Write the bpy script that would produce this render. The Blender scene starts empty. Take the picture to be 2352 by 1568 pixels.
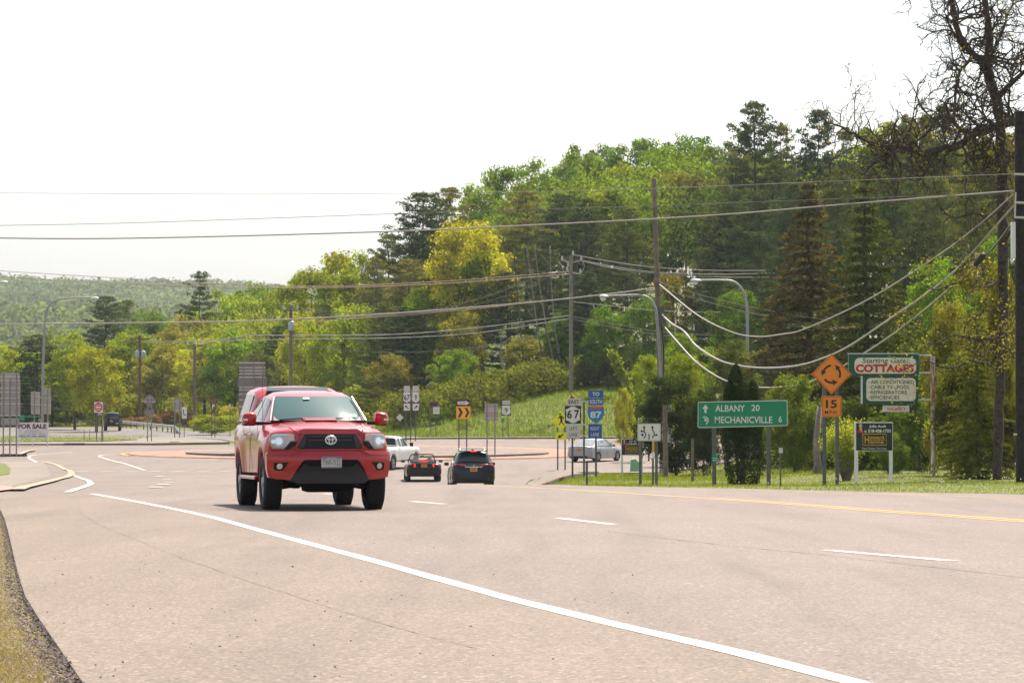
import bpy, bmesh, math, random
import numpy as np
from mathutils import Vector, Matrix
R = math.radians
scene = bpy.context.scene
# ---------------------------------------------------------------- camera, world, sun, exposure
EYE = 1.5; F = 7000.0; HZ = 880.0
PITCH = math.atan((HZ-784)/F)
cam_d = bpy.data.cameras.new('camera'); cam = bpy.data.objects.new('camera', cam_d)
scene.collection.objects.link(cam); scene.camera = cam
cam_d.sensor_width = 36; cam_d.lens = 36*F/2352; cam_d.clip_end = 12000; cam_d.clip_start = 0.2
cam.location = (0, 0, EYE); cam.rotation_euler = (math.pi/2+PITCH, 0, 0)
SUN_EL = 58; SUN_AZ = 24          # azimuth clockwise from +Y (towards +X)
w = bpy.data.worlds.new('World'); scene.world = w; w.use_nodes = True
nt = w.node_tree; nt.nodes.clear()
sky = nt.nodes.new('ShaderNodeTexSky'); sky.sky_type = 'NISHITA'; sky.sun_disc = False
sky.sun_elevation = R(SUN_EL); sky.sun_rotation = R(SUN_AZ)
sky.air_density = 1.0; sky.dust_density = 3.0; sky.ozone_density = 0.6; sky.altitude = 0
bg = nt.nodes.new('ShaderNodeBackground'); bg.inputs[1].default_value = 0.115
wo = nt.nodes.new('ShaderNodeOutputWorld')
hsv = nt.nodes.new('ShaderNodeHueSaturation'); hsv.inputs['Saturation'].default_value = .6   # thin white overcast haze
nt.links.new(sky.outputs[0], hsv.inputs['Color']); nt.links.new(hsv.outputs[0], bg.inputs[0]); nt.links.new(bg.outputs[0], wo.inputs[0])
sd = bpy.data.lights.new('sun', 'SUN'); sd.energy = 4.9; sd.angle = R(0.5); sd.color = (1.0, 0.905, 0.76)
sun = bpy.data.objects.new('sun', sd); scene.collection.objects.link(sun)
sv = Vector((math.cos(R(SUN_EL))*math.sin(R(SUN_AZ)), math.cos(R(SUN_EL))*math.cos(R(SUN_AZ)), math.sin(R(SUN_EL))))
sun.rotation_euler = sv.to_track_quat('Z', 'Y').to_euler(); sun.location = (0, 0, 60)
scene.view_settings.view_transform = 'Standard'; scene.view_settings.look = 'None'
scene.view_settings.exposure = 1.0; scene.view_settings.gamma = 1.0
scene.render.resolution_x = 1024; scene.render.resolution_y = 682
scene.render.engine = 'CYCLES'
C = scene.collection
random.seed(7); RNG = np.random.default_rng(7)

# ---------------------------------------------------------------- materials
def lin(c):
    if isinstance(c, str):
        c = c.lstrip('#'); c = [int(c[i:i+2], 16)/255 for i in (0, 2, 4)]
        return tuple((x/12.92 if x <= .04045 else ((x+.055)/1.055)**2.4) for x in c)
    return tuple(c)
MATS = {}
def mat(name, col, rough=.6, metal=0, coat=0, noise=None, emis=None, spec=.5, ior=None, bump=None, alpha=None, trans=0):
    """noise=(scale, amount) multiplies the colour by a soft noise"""
    if name in MATS: return MATS[name]
    m = bpy.data.materials.new(name); m.use_nodes = True; t = m.node_tree; b = t.nodes['Principled BSDF']
    col = lin(col); b.inputs['Base Color'].default_value = (*col, 1)
    b.inputs['Roughness'].default_value = rough; b.inputs['Metallic'].default_value = metal
    b.inputs['Coat Weight'].default_value = coat; b.inputs['Coat Roughness'].default_value = .03
    b.inputs['Specular IOR Level'].default_value = spec
    if trans: b.inputs['Transmission Weight'].default_value = trans
    if ior: b.inputs['IOR'].default_value = ior
    if alpha is not None: b.inputs['Alpha'].default_value = alpha
    if emis:
        b.inputs['Emission Color'].default_value = (*lin(emis[0]), 1); b.inputs['Emission Strength'].default_value = emis[1]
    if noise or bump:
        tc = t.nodes.new('ShaderNodeTexCoord'); n = t.nodes.new('ShaderNodeTexNoise')
        n.inputs['Detail'].default_value = 6; n.inputs['Scale'].default_value = (noise or bump)[0]
        t.links.new(tc.outputs['Object'], n.inputs['Vector'])
        if noise:
            r = t.nodes.new('ShaderNodeMapRange'); a = noise[1]
            r.inputs[1].default_value = .3; r.inputs[2].default_value = .7; r.inputs[3].default_value = 1-a; r.inputs[4].default_value = 1+a
            v = t.nodes.new('ShaderNodeVectorMath'); v.operation = 'SCALE'; v.inputs[0].default_value = col
            t.links.new(n.outputs['Fac'], r.inputs[0]); t.links.new(r.outputs[0], v.inputs['Scale']); t.links.new(v.outputs[0], b.inputs['Base Color'])
        if bump:
            bp = t.nodes.new('ShaderNodeBump'); bp.inputs['Strength'].default_value = bump[1]; bp.inputs['Distance'].default_value = .02
            t.links.new(n.outputs['Fac'], bp.inputs['Height']); t.links.new(bp.outputs[0], b.inputs['Normal'])
    MATS[name] = m; return m

def node_noise(t, vec, scale, detail=4, rough=.55):
    n = t.nodes.new('ShaderNodeTexNoise'); n.inputs['Scale'].default_value = scale
    n.inputs['Detail'].default_value = detail; n.inputs['Roughness'].default_value = rough
    t.links.new(vec, n.inputs['Vector']); return n.outputs['Fac']
def node_ramp(t, fac, stops):
    r = t.nodes.new('ShaderNodeValToRGB'); e = r.color_ramp.elements
    while len(e) < len(stops): e.new(.5)
    for i, (p, c) in enumerate(stops): e[i].position = p; e[i].color = (*lin(c), 1) if not isinstance(c, float) else (c, c, c, 1)
    t.links.new(fac, r.inputs[0]); return r.outputs[0]
def node_mix(t, a, b, fac, mode='MIX'):
    m = t.nodes.new('ShaderNodeMix'); m.data_type = 'RGBA'; m.blend_type = mode
    for i, s in ((6, a), (7, b), (0, fac)):
        if hasattr(s, 'is_linked') or hasattr(s, 'links'): t.links.new(s, m.inputs[i])
        elif i == 0: m.inputs[0].default_value = s
        else: m.inputs[i].default_value = (*lin(s), 1)
    return m.outputs[2]
def base_mat(name, rough=.9):
    m = bpy.data.materials.new(name); m.use_nodes = True; t = m.node_tree; b = t.nodes['Principled BSDF']
    b.inputs['Roughness'].default_value = rough; b.inputs['Specular IOR Level'].default_value = .3
    tc = t.nodes.new('ShaderNodeTexCoord'); MATS[name] = m
    return m, t, b, tc.outputs['Object']

def mk_asphalt(name, c1, c2, speck=.30, rough=.75):
    m, t, b, v = base_mat(name, rough)
    big = node_noise(t, v, .22, 5, .6)
    mp = t.nodes.new('ShaderNodeMapping'); mp.inputs['Rotation'].default_value = (0, 0, R(-11)); mp.inputs['Scale'].default_value = (1.3, .09, 1)
    t.links.new(v, mp.inputs[0]); streak = node_noise(t, mp.outputs[0], 1.0, 5, .6)
    base = node_ramp(t, big, [(.3, c1), (.7, c2)])
    st = node_ramp(t, streak, [(.25, .74), (.5, 1.0), (.78, 1.10)])
    base = node_mix(t, base, st, 1.0, 'MULTIPLY')
    vor = t.nodes.new('ShaderNodeTexVoronoi'); vor.inputs['Scale'].default_value = 62; t.links.new(v, vor.inputs['Vector'])
    sep = t.nodes.new('ShaderNodeSeparateColor'); t.links.new(vor.outputs['Color'], sep.inputs[0])
    sp = node_ramp(t, sep.outputs[0], [(0.0, 1-speck*1.6), (.4, 1.0), (.84, 1.04), (.94, 1+speck*2.6)])
    base = node_mix(t, base, sp, 1.0, 'MULTIPLY')
    f = node_noise(t, v, 210, 2); fr = node_ramp(t, f, [(.3, 1-speck*.8), (.7, 1+speck*.8)])
    base = node_mix(t, base, fr, 1.0, 'MULTIPLY')
    t.links.new(base, b.inputs['Base Color'])
    bp = t.nodes.new('ShaderNodeBump'); bp.inputs['Strength'].default_value = .35; bp.inputs['Distance'].default_value = .006
    t.links.new(sep.outputs[0], bp.inputs['Height']); t.links.new(bp.outputs[0], b.inputs['Normal'])
    return m
ASPH = mk_asphalt('asphalt_lane', (.126, .097, .083), (.152, .118, .101))
ASPH_S = mk_asphalt('asphalt_shoulder', (.130, .099, .078), (.156, .120, .094))
ASPH_R = mk_asphalt('asphalt_far', (.10, .090, .083), (.12, .108, .10), .15)
CONC = mk_asphalt('concrete', (.15, .127, .105), (.19, .162, .133), .15, .85)
BRICK = mk_asphalt('brick_apron', (.215, .112, .082), (.26, .14, .105), .2)
MULCH = mk_asphalt('mulch', (.13, .095, .075), (.18, .13, .105), .5)
MAUVE = mk_asphalt('paver_strip', (.12, .085, .078), (.16, .115, .10), .3)

def mk_paint(name, col, wear=.5):
    m, t, b, v = base_mat(name, .6)
    f = node_noise(t, v, 60, 4); g = node_noise(t, v, 4, 4)
    c = node_ramp(t, f, [(.36, tuple(x*(1-wear) for x in col)), (.50, col)])
    c = node_mix(t, c, node_ramp(t, g, [(.3, .88), (.7, 1.05)]), 1.0, 'MULTIPLY')
    t.links.new(c, b.inputs['Base Color']); return m
PW = mk_paint('road_paint_white', (.50, .465, .41), .38)
PY = mk_paint('road_paint_yellow', (.48, .29, .06), .3)

def mk_grass(name, cs, sc=1.0):
    m, t, b, v = base_mat(name, .95)
    a = node_noise(t, v, .35*sc, 6, .65); c = node_noise(t, v, 7*sc, 6, .7); d = node_noise(t, v, 45*sc, 3)
    x = node_ramp(t, a, [(.32, cs[0]), (.68, cs[1])]); y = node_ramp(t, c, [(.35, cs[0]), (.7, cs[2])])
    x = node_mix(t, x, y, .5); x = node_mix(t, x, node_ramp(t, d, [(.3, .6), (.7, 1.3)]), 1.0, 'MULTIPLY')
    t.links.new(x, b.inputs['Base Color']); return m
GRASS = mk_grass('grass_ground', [(.075, .10, .014), (.12, .13, .022), (.16, .15, .04)])
GRASSN = mk_grass('verge_ground', [(.13, .11, .04), (.20, .15, .08), (.11, .11, .03)], 2)
FLOOR = mk_grass('wood_floor', [(.04, .05, .012), (.07, .08, .016), (.08, .075, .03)])

def mk_leaf(name, trans=.35, var=.35):
    """colour comes from the object's own colour, varied leaf by leaf"""
    m = bpy.data.materials.new(name); m.use_nodes = True; t = m.node_tree; t.nodes.clear()
    oi = t.nodes.new('ShaderNodeObjectInfo'); at = t.nodes.new('ShaderNodeAttribute'); at.attribute_name = 'rnd'
    tc = t.nodes.new('ShaderNodeTexCoord')
    rr = t.nodes.new('ShaderNodeMapRange'); rr.inputs[3].default_value = 1-var; rr.inputs[4].default_value = 1+var
    t.links.new(at.outputs['Fac'], rr.inputs[0])
    n = node_noise(t, tc.outputs['Object'], .5, 3)
    r2 = t.nodes.new('ShaderNodeMapRange'); r2.inputs[1].default_value = .3; r2.inputs[2].default_value = .7; r2.inputs[3].default_value = .75; r2.inputs[4].default_value = 1.25
    t.links.new(n, r2.inputs[0])
    mu = t.nodes.new('ShaderNodeMath'); mu.operation = 'MULTIPLY'; t.links.new(rr.outputs[0], mu.inputs[0]); t.links.new(r2.outputs[0], mu.inputs[1])
    hs = t.nodes.new('ShaderNodeHueSaturation'); t.links.new(oi.outputs['Color'], hs.inputs['Color']); t.links.new(mu.outputs[0], hs.inputs['Value'])
    h2 = t.nodes.new('ShaderNodeMapRange'); h2.inputs[3].default_value = .487; h2.inputs[4].default_value = .512; t.links.new(at.outputs['Fac'], h2.inputs[0]); t.links.new(h2.outputs[0], hs.inputs['Hue'])
    d = t.nodes.new('ShaderNodeBsdfDiffuse'); tr = t.nodes.new('ShaderNodeBsdfTranslucent')
    b2 = t.nodes.new('ShaderNodeMix'); b2.data_type = 'RGBA'; b2.blend_type = 'MULTIPLY'; b2.inputs[0].default_value = 1
    b2.inputs[7].default_value = (1.25, 1.15, .55, 1); t.links.new(hs.outputs[0], b2.inputs[6])
    t.links.new(hs.outputs[0], d.inputs[0]); t.links.new(b2.outputs[2], tr.inputs[0])
    mx = t.nodes.new('ShaderNodeMixShader'); mx.inputs[0].default_value = trans
    o = t.nodes.new('ShaderNodeOutputMaterial'); t.links.new(d.outputs[0], mx.inputs[1]); t.links.new(tr.outputs[0], mx.inputs[2]); t.links.new(mx.outputs[0], o.inputs[0])
    MATS[name] = m; return m
LEAF = mk_leaf('leaf', .46); NEEDLE = mk_leaf('needle', .22, .45); BLADE = mk_leaf('blade', .4, .25)
BARK = mat('bark', (.10, .075, .055), .95, noise=(6, .45), spec=.2)
BARKG = mat('bark_grey', (.22, .18, .15), .95, noise=(5, .35), spec=.2)
BARKP = mat('bark_pale', (.24, .20, .165), .95, noise=(3, .35), spec=.2)
POLEM = mat('weathered_pole_wood', (.20, .155, .12), .9, noise=(3, .25), spec=.2)
POLEG = mat('grey_pole_wood', (.25, .21, .16), .9, noise=(3, .2), spec=.2)
CREO = mat('creosoted_wood', (.022, .016, .013), .75, noise=(9, .6), bump=(16, .8), spec=.4)
GALV = mat('galvanised_steel', (.30, .30, .30), .55, .35, noise=(8, .2))
GALVD = mat('sign_post_steel', (.13, .13, .125), .7, .2, noise=(8, .25))
ALU = mat('sign_back_aluminium', (.42, .36, .32), .55, .25, noise=(1.5, .15))
BRACE = mat('brace_aluminium', (.60, .56, .53), .5, .3)
WIREM = mat('wire_aluminium', (.36, .33, .31), .7, .2)
WIRED = mat('wire_dark', (.16, .14, .125), .7, .1)
GLASS = mat('auto_glass', (.014, .026, .027), .03, 0, spec=.5, ior=1.45)
WSG = mat('windshield_glass', (.050, .105, .108), .07, 0, .12, spec=.14, ior=1.45)
BLACKP = mat('black_plastic', (.011, .011, .012), .5, spec=.22)
BLACKG = mat('gloss_black_paint', (.004, .004, .007), .22, 0, .30, spec=.3)
TYRE = mat('tyre_rubber', (.018, .018, .018), .85, noise=(20, .3))
RIM = mat('rim_alloy', (.42, .42, .43), .3, .8)
CHROME = mat('chrome', (.75, .75, .76), .12, 1.0)
LENS = mat('clear_lens', (.50, .50, .48), .08, 0, 1.0)
REDL = mat('lit_brake_lamp', (.6, .01, .01), .3, emis=('ff1a10', 1.6))
REDD = mat('tail_lamp_unlit', (.35, .01, .012), .2, 0, 1.0)
WHITEP = mat('white_paint', (.74, .73, .71), .4, 0, .5)

# ---------------------------------------------------------------- ground height
def sst(x, a, b):
    t = np.clip((np.asarray(x, float)-a)/(b-a), 0, 1); return t*t*(3-2*t)
_c = np.array([(-60, -1.9), (-5, -1.35), (8, -1.18), (12, -1.233), (40, -1.777), (66, -2.283), (76, -2.52), (85, -2.82), (100, -3.36), (119, -4.08), (138, -4.80), (150, -5.02), (165, -5.05), (180, -4.88), (212, -4.72), (232, -4.42), (262, -4.40), (300, -4.5), (400, -4.9), (9000, -5)])
_w = np.array([(66, -2.283), (76, -2.52), (90, -2.96), (100, -3.25), (119, -3.72), (140, -4.28), (165, -4.85), (180, -4.9), (212, -4.75)])
_r = np.array([(40, -1.76), (58, -2.12), (72, -2.36), (90, -2.86), (110, -3.25), (140, -3.9), (200, -4.6), (232, -4.5)])
_l = np.array([(66, -2.283), (100, -3.17), (120, -3.72), (140, -4.2), (165, -4.7), (200, -4.75), (300, -4.85), (400, -4.9)])
_f = np.array([(400, 0), (420, 0), (560, -14), (760, -16), (980, 0), (1230, 22), (1380, 20), (1600, 32), (2350, 75), (2600, 77), (4000, 60), (9000, 50)])
def gz(X, Y):
    X = np.asarray(X, float); Y = np.asarray(Y, float)
    c = np.interp(Y, _c[:, 0], _c[:, 1])
    def side(tab, wgt):
        v = np.interp(Y, tab[:, 0], tab[:, 1]); m = (Y > tab[0, 0]) & (Y < tab[-1, 0])
        return np.where(m, wgt*(v-c), 0)
    wl = sst(-X, 8, 13); wr = sst(X, 8, 13); ww = sst(X, .6, 3.0)*(1-wr)
    fade = 1-sst(Y, 205, 228)
    z = c+side(_w, ww)+side(_r, wr)*np.where(Y < 225, 1, 0)
    lv = np.interp(Y, _l[:, 0], _l[:, 1]); z = z+np.where((Y > 66) & (Y < 420), wl*(lv-c), 0)
    # wooded bank on the right
    bw = sst(X, -26, 10)
    y0 = 248+0*X
    z = z+bw*(sst(Y, y0, y0+30)*3.6+np.clip(Y-y0-26, 0, 130)*.055*sst(X, -30, 20))
    far = np.interp(Y, _f[:, 0], _f[:, 1])
    bump = 3*np.sin(X*.0062+Y*.0021)+3*np.sin(X*.0147-Y*.0033+1.3)+2*np.sin(X*.031+2)
    z = z+far+bump*sst(Y, 700, 1400)-sst(Y, 1900, 2400)*np.clip(X+400, -100, 900)*.010
    return z+EYE-.05
def gz1(x, y): return float(gz(x, y))
cp, sp_ = math.cos(PITCH), math.sin(PITCH)
def P(x, y, D, dz=0):
    dx = (x-1176.0); dy = -(y-784.0)
    Y = F*cp-dy*sp_; Z = F*sp_+dy*cp; k = D/Y
    return Vector((dx*k, D, EYE+Z*k+dz))
def hit(x, y, d0=9, d1=700):
    D = d0; p = None
    while D < d1:
        q = P(x, y, D)
        if q.z <= gz1(q.x, q.y)+.05:
            a, b = D-.5, D
            for _ in range(20):
                m = (a+b)/2; q = P(x, y, m)
                if q.z <= gz1(q.x, q.y)+.05: b = m
                else: a = m
            q = P(x, y, b); return Vector((q.x, q.y, gz1(q.x, q.y)))
        D += .5
    return P(x, y, d1)
def vproj(p):
    X, Y, Z = p[0], p[1], p[2]-EYE
    d = Y*cp+Z*sp_; u = -Y*sp_+Z*cp
    return 1176+F*X/d, 784-F*u/d

# ---------------------------------------------------------------- mesh helpers
def link(o, parent=None):
    C.objects.link(o)
    if parent: o.parent = parent
    return o
def tag(o, label=None, cat=None, group=None, kind=None):
    if label: o['label'] = label
    if cat: o['category'] = cat
    if group: o['group'] = group
    if kind: o['kind'] = kind
    return o
def empty(name, loc, rz=0, label=None, cat=None, group=None):
    o = bpy.data.objects.new(name, None); o.location = loc; o.rotation_euler = (0, 0, rz); C.objects.link(o)
    o.empty_display_size = .2
    return tag(o, label, cat, group)
def meshobj(name, verts, faces, m, parent=None, smooth=False, sharp=None, bevel=0):
    me = bpy.data.meshes.new(name); me.from_pydata([tuple(v) for v in verts], [], faces); me.update()
    if m is not None: me.materials.append(m)
    if smooth:
        me.polygons.foreach_set('use_smooth', [True]*len(me.polygons))
        if sharp: me.set_sharp_from_angle(angle=R(sharp))
    o = bpy.data.objects.new(name, me); link(o, parent)
    if bevel:
        b = o.modifiers.new('bevel', 'BEVEL'); b.width = bevel; b.segments = 2; b.limit_method = 'ANGLE'; b.angle_limit = R(35)
    return o
class MB:
    def __init__(s): s.v = []; s.f = []
    def add(s, vs, fs):
        n = len(s.v); s.v += [tuple(v) for v in vs]; s.f += [tuple(i+n for i in f) for f in fs]; return s
    def box(s, c, d, rz=0, M=None):
        x, y, z = d[0]/2, d[1]/2, d[2]/2
        vs = [Vector((a*x, b*y, e*z)) for a in (-1, 1) for b in (-1, 1) for e in (-1, 1)]
        if M is not None: vs = [M @ v for v in vs]
        elif rz: vs = [Matrix.Rotation(rz, 3, 'Z') @ v for v in vs]
        vs = [v+Vector(c) for v in vs]
        return s.add(vs, [(0, 1, 3, 2), (4, 6, 7, 5), (0, 4, 5, 1), (2, 3, 7, 6), (0, 2, 6, 4), (1, 5, 7, 3)])
    def tube(s, pts, rad, n=8, cap=True):
        pts = [Vector(p) for p in pts]
        if not hasattr(rad, '__len__'): rad = [rad]*len(pts)
        rings = []; up0 = None
        for i, p in enumerate(pts):
            t = (pts[min(i+1, len(pts)-1)]-pts[max(i-1, 0)]).normalized()
            if up0 is None: up0 = Vector((0, 0, 1)) if abs(t.z) < .9 else Vector((1, 0, 0))
            a = t.cross(up0)
            if a.length < 1e-4: a = t.cross(Vector((0, 1, 0)))
            a.normalize(); b = a.cross(t).normalized(); up0 = b
            rings.append([p+(a*math.cos(k*2*math.pi/n)+b*math.sin(k*2*math.pi/n))*rad[i] for k in range(n)])
        vs = [v for r in rings for v in r]; fs = []
        for i in range(len(pts)-1):
            for k in range(n):
                k2 = (k+1) % n; fs.append((i*n+k, i*n+k2, (i+1)*n+k2, (i+1)*n+k))
        if cap: fs.append(tuple(range(n-1, -1, -1))); fs.append(tuple((len(pts)-1)*n+k for k in range(n)))
        return s.add(vs, fs)
    def lathe(s, prof, M=None, n=28):
        """prof: (r, h) pairs around local X axis"""
        vs = []; fs = []
        for r, h in prof:
            for k in range(n):
                a = 2*math.pi*k/n; v = Vector((h, r*math.cos(a), r*math.sin(a))); vs.append(M @ v if M is not None else v)
        for i in range(len(prof)-1):
            for k in range(n):
                k2 = (k+1) % n; fs.append((i*n+k, i*n+k2, (i+1)*n+k2, (i+1)*n+k))
        return s.add(vs, fs)
    def prism(s, poly, y0, y1):
        """poly in (x, z), extruded y0..y1"""
        n = len(poly); vs = [(x, y0, z) for x, z in poly]+[(x, y1, z) for x, z in poly]
        fs = [tuple(range(n)), tuple(range(2*n-1, n-1, -1))]+[(i, i+n, (i+1) % n+n, (i+1) % n) for i in range(n)]
        return s.add(vs, fs)
    def obj(s, name, m, parent=None, **k): return meshobj(name, s.v, s.f, m, parent, **k)
def fixn(o):
    bm = bmesh.new(); bm.from_mesh(o.data); bmesh.ops.recalc_face_normals(bm, faces=bm.faces); bm.to_mesh(o.data); bm.free(); return o
def rrect(x0, x1, z0, z1, r, n=5):
    p = []
    for cx, cz, a0 in ((x1-r, z0+r, -90), (x1-r, z1-r, 0), (x0+r, z1-r, 90), (x0+r, z0+r, 180)):
        for i in range(n+1):
            a = R(a0+90*i/n); p.append((cx+r*math.cos(a), cz+r*math.sin(a)))
    return p
def crom(pts, n=6):
    pts = [Vector(p) for p in pts]; q = [pts[0]*2-pts[1]]+pts+[pts[-1]*2-pts[-2]]; out = []
    for i in range(1, len(q)-2):
        a, b, c, d = q[i-1:i+3]
        for k in range(n):
            t = k/n; out.append(.5*((2*b)+(c-a)*t+(2*a-5*b+4*c-d)*t*t+(3*b-a-3*c+d)*t**3))
    out.append(pts[-1]); return out
def sheet(name, poly, dz, m, step=2.0, skirt=.15, kind='structure', zf=None, parent=None, mound=None):
    """horizontal sheet over a plan polygon [(X,Y)], draped on the ground dz above it, with a skirt"""
    bm = bmesh.new(); vs = [bm.verts.new((x, y, 0)) for x, y in poly]
    f = bm.faces.new(vs); f.normal_update(); bmesh.ops.triangulate(bm, faces=[f], ngon_method='EAR_CLIP')
    xs = [p[0] for p in poly]; ys = [p[1] for p in poly]
    for ax, lo, hi in ((0, min(xs), max(xs)), (1, min(ys), max(ys))):
        c = math.floor(lo/step)*step+step
        while c < hi:
            co = (c, 0, 0) if ax == 0 else (0, c, 0); no = (1, 0, 0) if ax == 0 else (0, 1, 0)
            bmesh.ops.bisect_plane(bm, geom=bm.verts[:]+bm.edges[:]+bm.faces[:], plane_co=co, plane_no=no, dist=1e-4)
            c += step
    for v in bm.verts:
        v.co.z = gz1(v.co.x, v.co.y)+dz+(mound(v.co.x, v.co.y) if mound else 0)
    bmesh.ops.recalc_face_normals(bm, faces=bm.faces)
    if sum(f.normal.z for f in bm.faces) < 0: bmesh.ops.reverse_faces(bm, faces=bm.faces)
    if skirt:
        be = [e for e in bm.edges if e.is_boundary]
        r = bmesh.ops.extrude_edge_only(bm, edges=be)
        for v in [g for g in r['geom'] if isinstance(g, bmesh.types.BMVert)]: v.co.z -= skirt+dz
    me = bpy.data.meshes.new(name); bm.to_mesh(me); bm.free(); me.materials.append(m)
    o = bpy.data.objects.new(name, me); link(o, parent); tag(o, kind=kind) if kind else None
    return o
def ribbon_geo(pts, width, dz, step=1.0):
    """world plan points -> quads draped on ground"""
    P2 = [Vector((p[0], p[1], 0)) for p in pts]; out = [P2[0]]
    for a, b in zip(P2, P2[1:]):
        n = max(1, int((b-a).length/step))
        for i in range(1, n+1): out.append(a.lerp(b, i/n))
    vs = []; fs = []
    for i, p in enumerate(out):
        t = (out[min(i+1, len(out)-1)]-out[max(i-1, 0)]).normalized(); nn = Vector((-t.y, t.x, 0))
        wd = width(i/len(out)) if callable(width) else width
        for s in (-.5, .5):
            q = p+nn*s*wd; vs.append((q.x, q.y, gz1(q.x, q.y)+dz))
        if i: fs.append((2*i-2, 2*i-1, 2*i+1, 2*i))
    return vs, fs
def ribbon(name, lines, width, dz, m, step=1.0, kind='structure'):
    mb = MB()
    for l in lines:
        vs, fs = ribbon_geo(l, width, dz, step); mb.add(vs, fs)
    o = mb.obj(name, m)
    bm = bmesh.new(); bm.from_mesh(o.data)
    for f in bm.faces:
        f.normal_update()
        if f.normal.z < 0: f.normal_flip()
    bm.to_mesh(o.data); bm.free()
    return tag(o, kind=kind)
def H(pts): return [tuple(hit(x, y)[:2]) for x, y in pts]
def text_mesh(s, shear=0, bold=0, spacing=1.0):
    cu = bpy.data.curves.new('t', 'FONT'); cu.body = s; cu.size = 1; cu.extrude = 0; cu.shear = shear; cu.offset = bold; cu.space_character = spacing
    cu.resolution_u = 3
    o = bpy.data.objects.new('t', cu); C.objects.link(o)
    dg = bpy.context.evaluated_depsgraph_get(); me = bpy.data.meshes.new_from_object(o.evaluated_get(dg))
    vs = np.array([v.co[:2] for v in me.vertices]); fs = [tuple(p.vertices) for p in me.polygons]
    bpy.data.objects.remove(o); bpy.data.curves.remove(cu); bpy.data.meshes.remove(me)
    mn = vs.min(0); mx = vs.max(0); return (vs-mn)/(mx-mn), fs
def put_text(mb, s, x0, x1, z0, z1, y, **k):
    vs, fs = text_mesh(s, **k)
    mb.add([(x0+v[0]*(x1-x0), y, z0+v[1]*(z1-z0)) for v in vs], fs)
def color(o, c): o.color = (*c, 1)
# ---------------------------------------------------------------- terrain
def axis(segs):
    out = []
    for a, b, st in segs:
        v = a
        while v < b-1e-6: out.append(v); v += st
    out.append(segs[-1][1]); return np.array(out)
xs = axis([(-2500, -900, 80), (-900, -140, 20), (-140, -50, 5), (-50, 50, 1.0), (50, 140, 5), (140, 900, 20), (900, 2500, 80)])
ys = axis([(-60, 8, 4), (8, 60, 1.5), (60, 300, 2.0), (300, 480, 6), (480, 3000, 40), (3000, 5000, 250)])
GX, GY = np.meshgrid(xs, ys); GZ = gz(GX, GY)
nx, ny = len(xs), len(ys)
vs = np.stack([GX, GY, GZ], -1).reshape(-1, 3)
i = np.arange((ny-1)*(nx-1)); r_, c_ = i//(nx-1), i % (nx-1); a = r_*nx+c_
me = bpy.data.meshes.new('ground'); me.from_pydata(vs.tolist(), [], np.stack([a, a+1, a+1+nx, a+nx], 1).tolist()); me.materials.append(GRASS)
me.polygons.foreach_set('use_smooth', [True]*len(me.polygons))
ground = link(bpy.data.objects.new('ground', me)); tag(ground, kind='structure')

# roads: everything paved is one sheet of asphalt, with the islands and kerbs laid on it
e_left = H([(190, 1568), (130, 1480), (92, 1425), (58, 1370), (42, 1320), (30, 1270), (20, 1225), (10, 1190), (-4, 1160)])
near = [(6, -30), (.7, 0), (-.87, 8)]+e_left+[(-14, 60), (-20, 75), (-26, 100), (-36, 140), (-48, 165), (-48, 234), (-14, 236), (-6, 241), (14, 244), (60, 250), (60, 168),
        (24, 168), (8, 167), (3.2, 164), (.9, 158), (.2, 140), (.3, 118), (.5, 100), (.6, 88), (.9, 78), (1.8, 73), (2.9, 70.6), (5, 66.7), (7.3, 62.3), (9.9, 58.8), (14, 50), (20, 20), (28, -30)]
road = sheet('road', near, .05, ASPH, 2.0, .25)
# paler shoulder outside the edge line
edge_pts = H([(1990, 1576), (1700, 1501), (1400, 1432), (1176, 1377), (1000, 1328), (850, 1286), (700, 1246), (600, 1219), (500, 1191), (430, 1175), (340, 1157), (270, 1144), (212, 1134)])
edge_pts = [(2.88, 5), (2.3, 8)]+edge_pts
sh = [(-.3, 5), (-.87, 8)]+[(x+.0, y) for x, y in e_left]
def insetleft(p, d): return (p[0]-d, p[1])
sheet('road_shoulder', [insetleft(p, .03) for p in edge_pts]+[(-13, 62)]+sh[::-1], .054, ASPH_S, 2.0, 0)
Lw = lambda t: .17
white = [edge_pts]
white.append(H([(155, 1131), (185, 1121), (205, 1114), (209, 1110), (203, 1104), (180, 1096), (160, 1087), (120, 1076), (85, 1062), (66, 1052), (68, 1047), (85, 1044), (120, 1041), (165, 1038)]))
white.append(H([(232, 1050), (228, 1049), (229, 1046), (240, 1044.5), (262, 1043.5)])+[])
white.append(H([(230, 1049), (250, 1056), (285, 1064), (315, 1074), (335, 1080)]))
mk = ribbon('edge_line', [[(p[0], p[1]) for p in l] for l in white[:1]], lambda t: .135+.008*math.sin(t*90), .0565, PW, .8)
ribbon('roundabout_line', white[1:], .17, .064, PW, .8)
# lane dashes
O = hit(1902, 1262); Bp = hit(1280, 1188); dr = (Vector(Bp)-Vector(O)); dr.z = 0; per = dr.length; dr.normalize()
dashes = []
for k, (a_, b_) in enumerate([((1900, 1263), (2190, 1288)), ((1280, 1189), (1408, 1204)), ((945, 1151), (1021, 1157)), ((745, 1133), (776, 1135.5))]):
    dashes.append(H([a_, b_]))
ribbon('lane_dash', dashes, .15, .0535, PW, 1)
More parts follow.
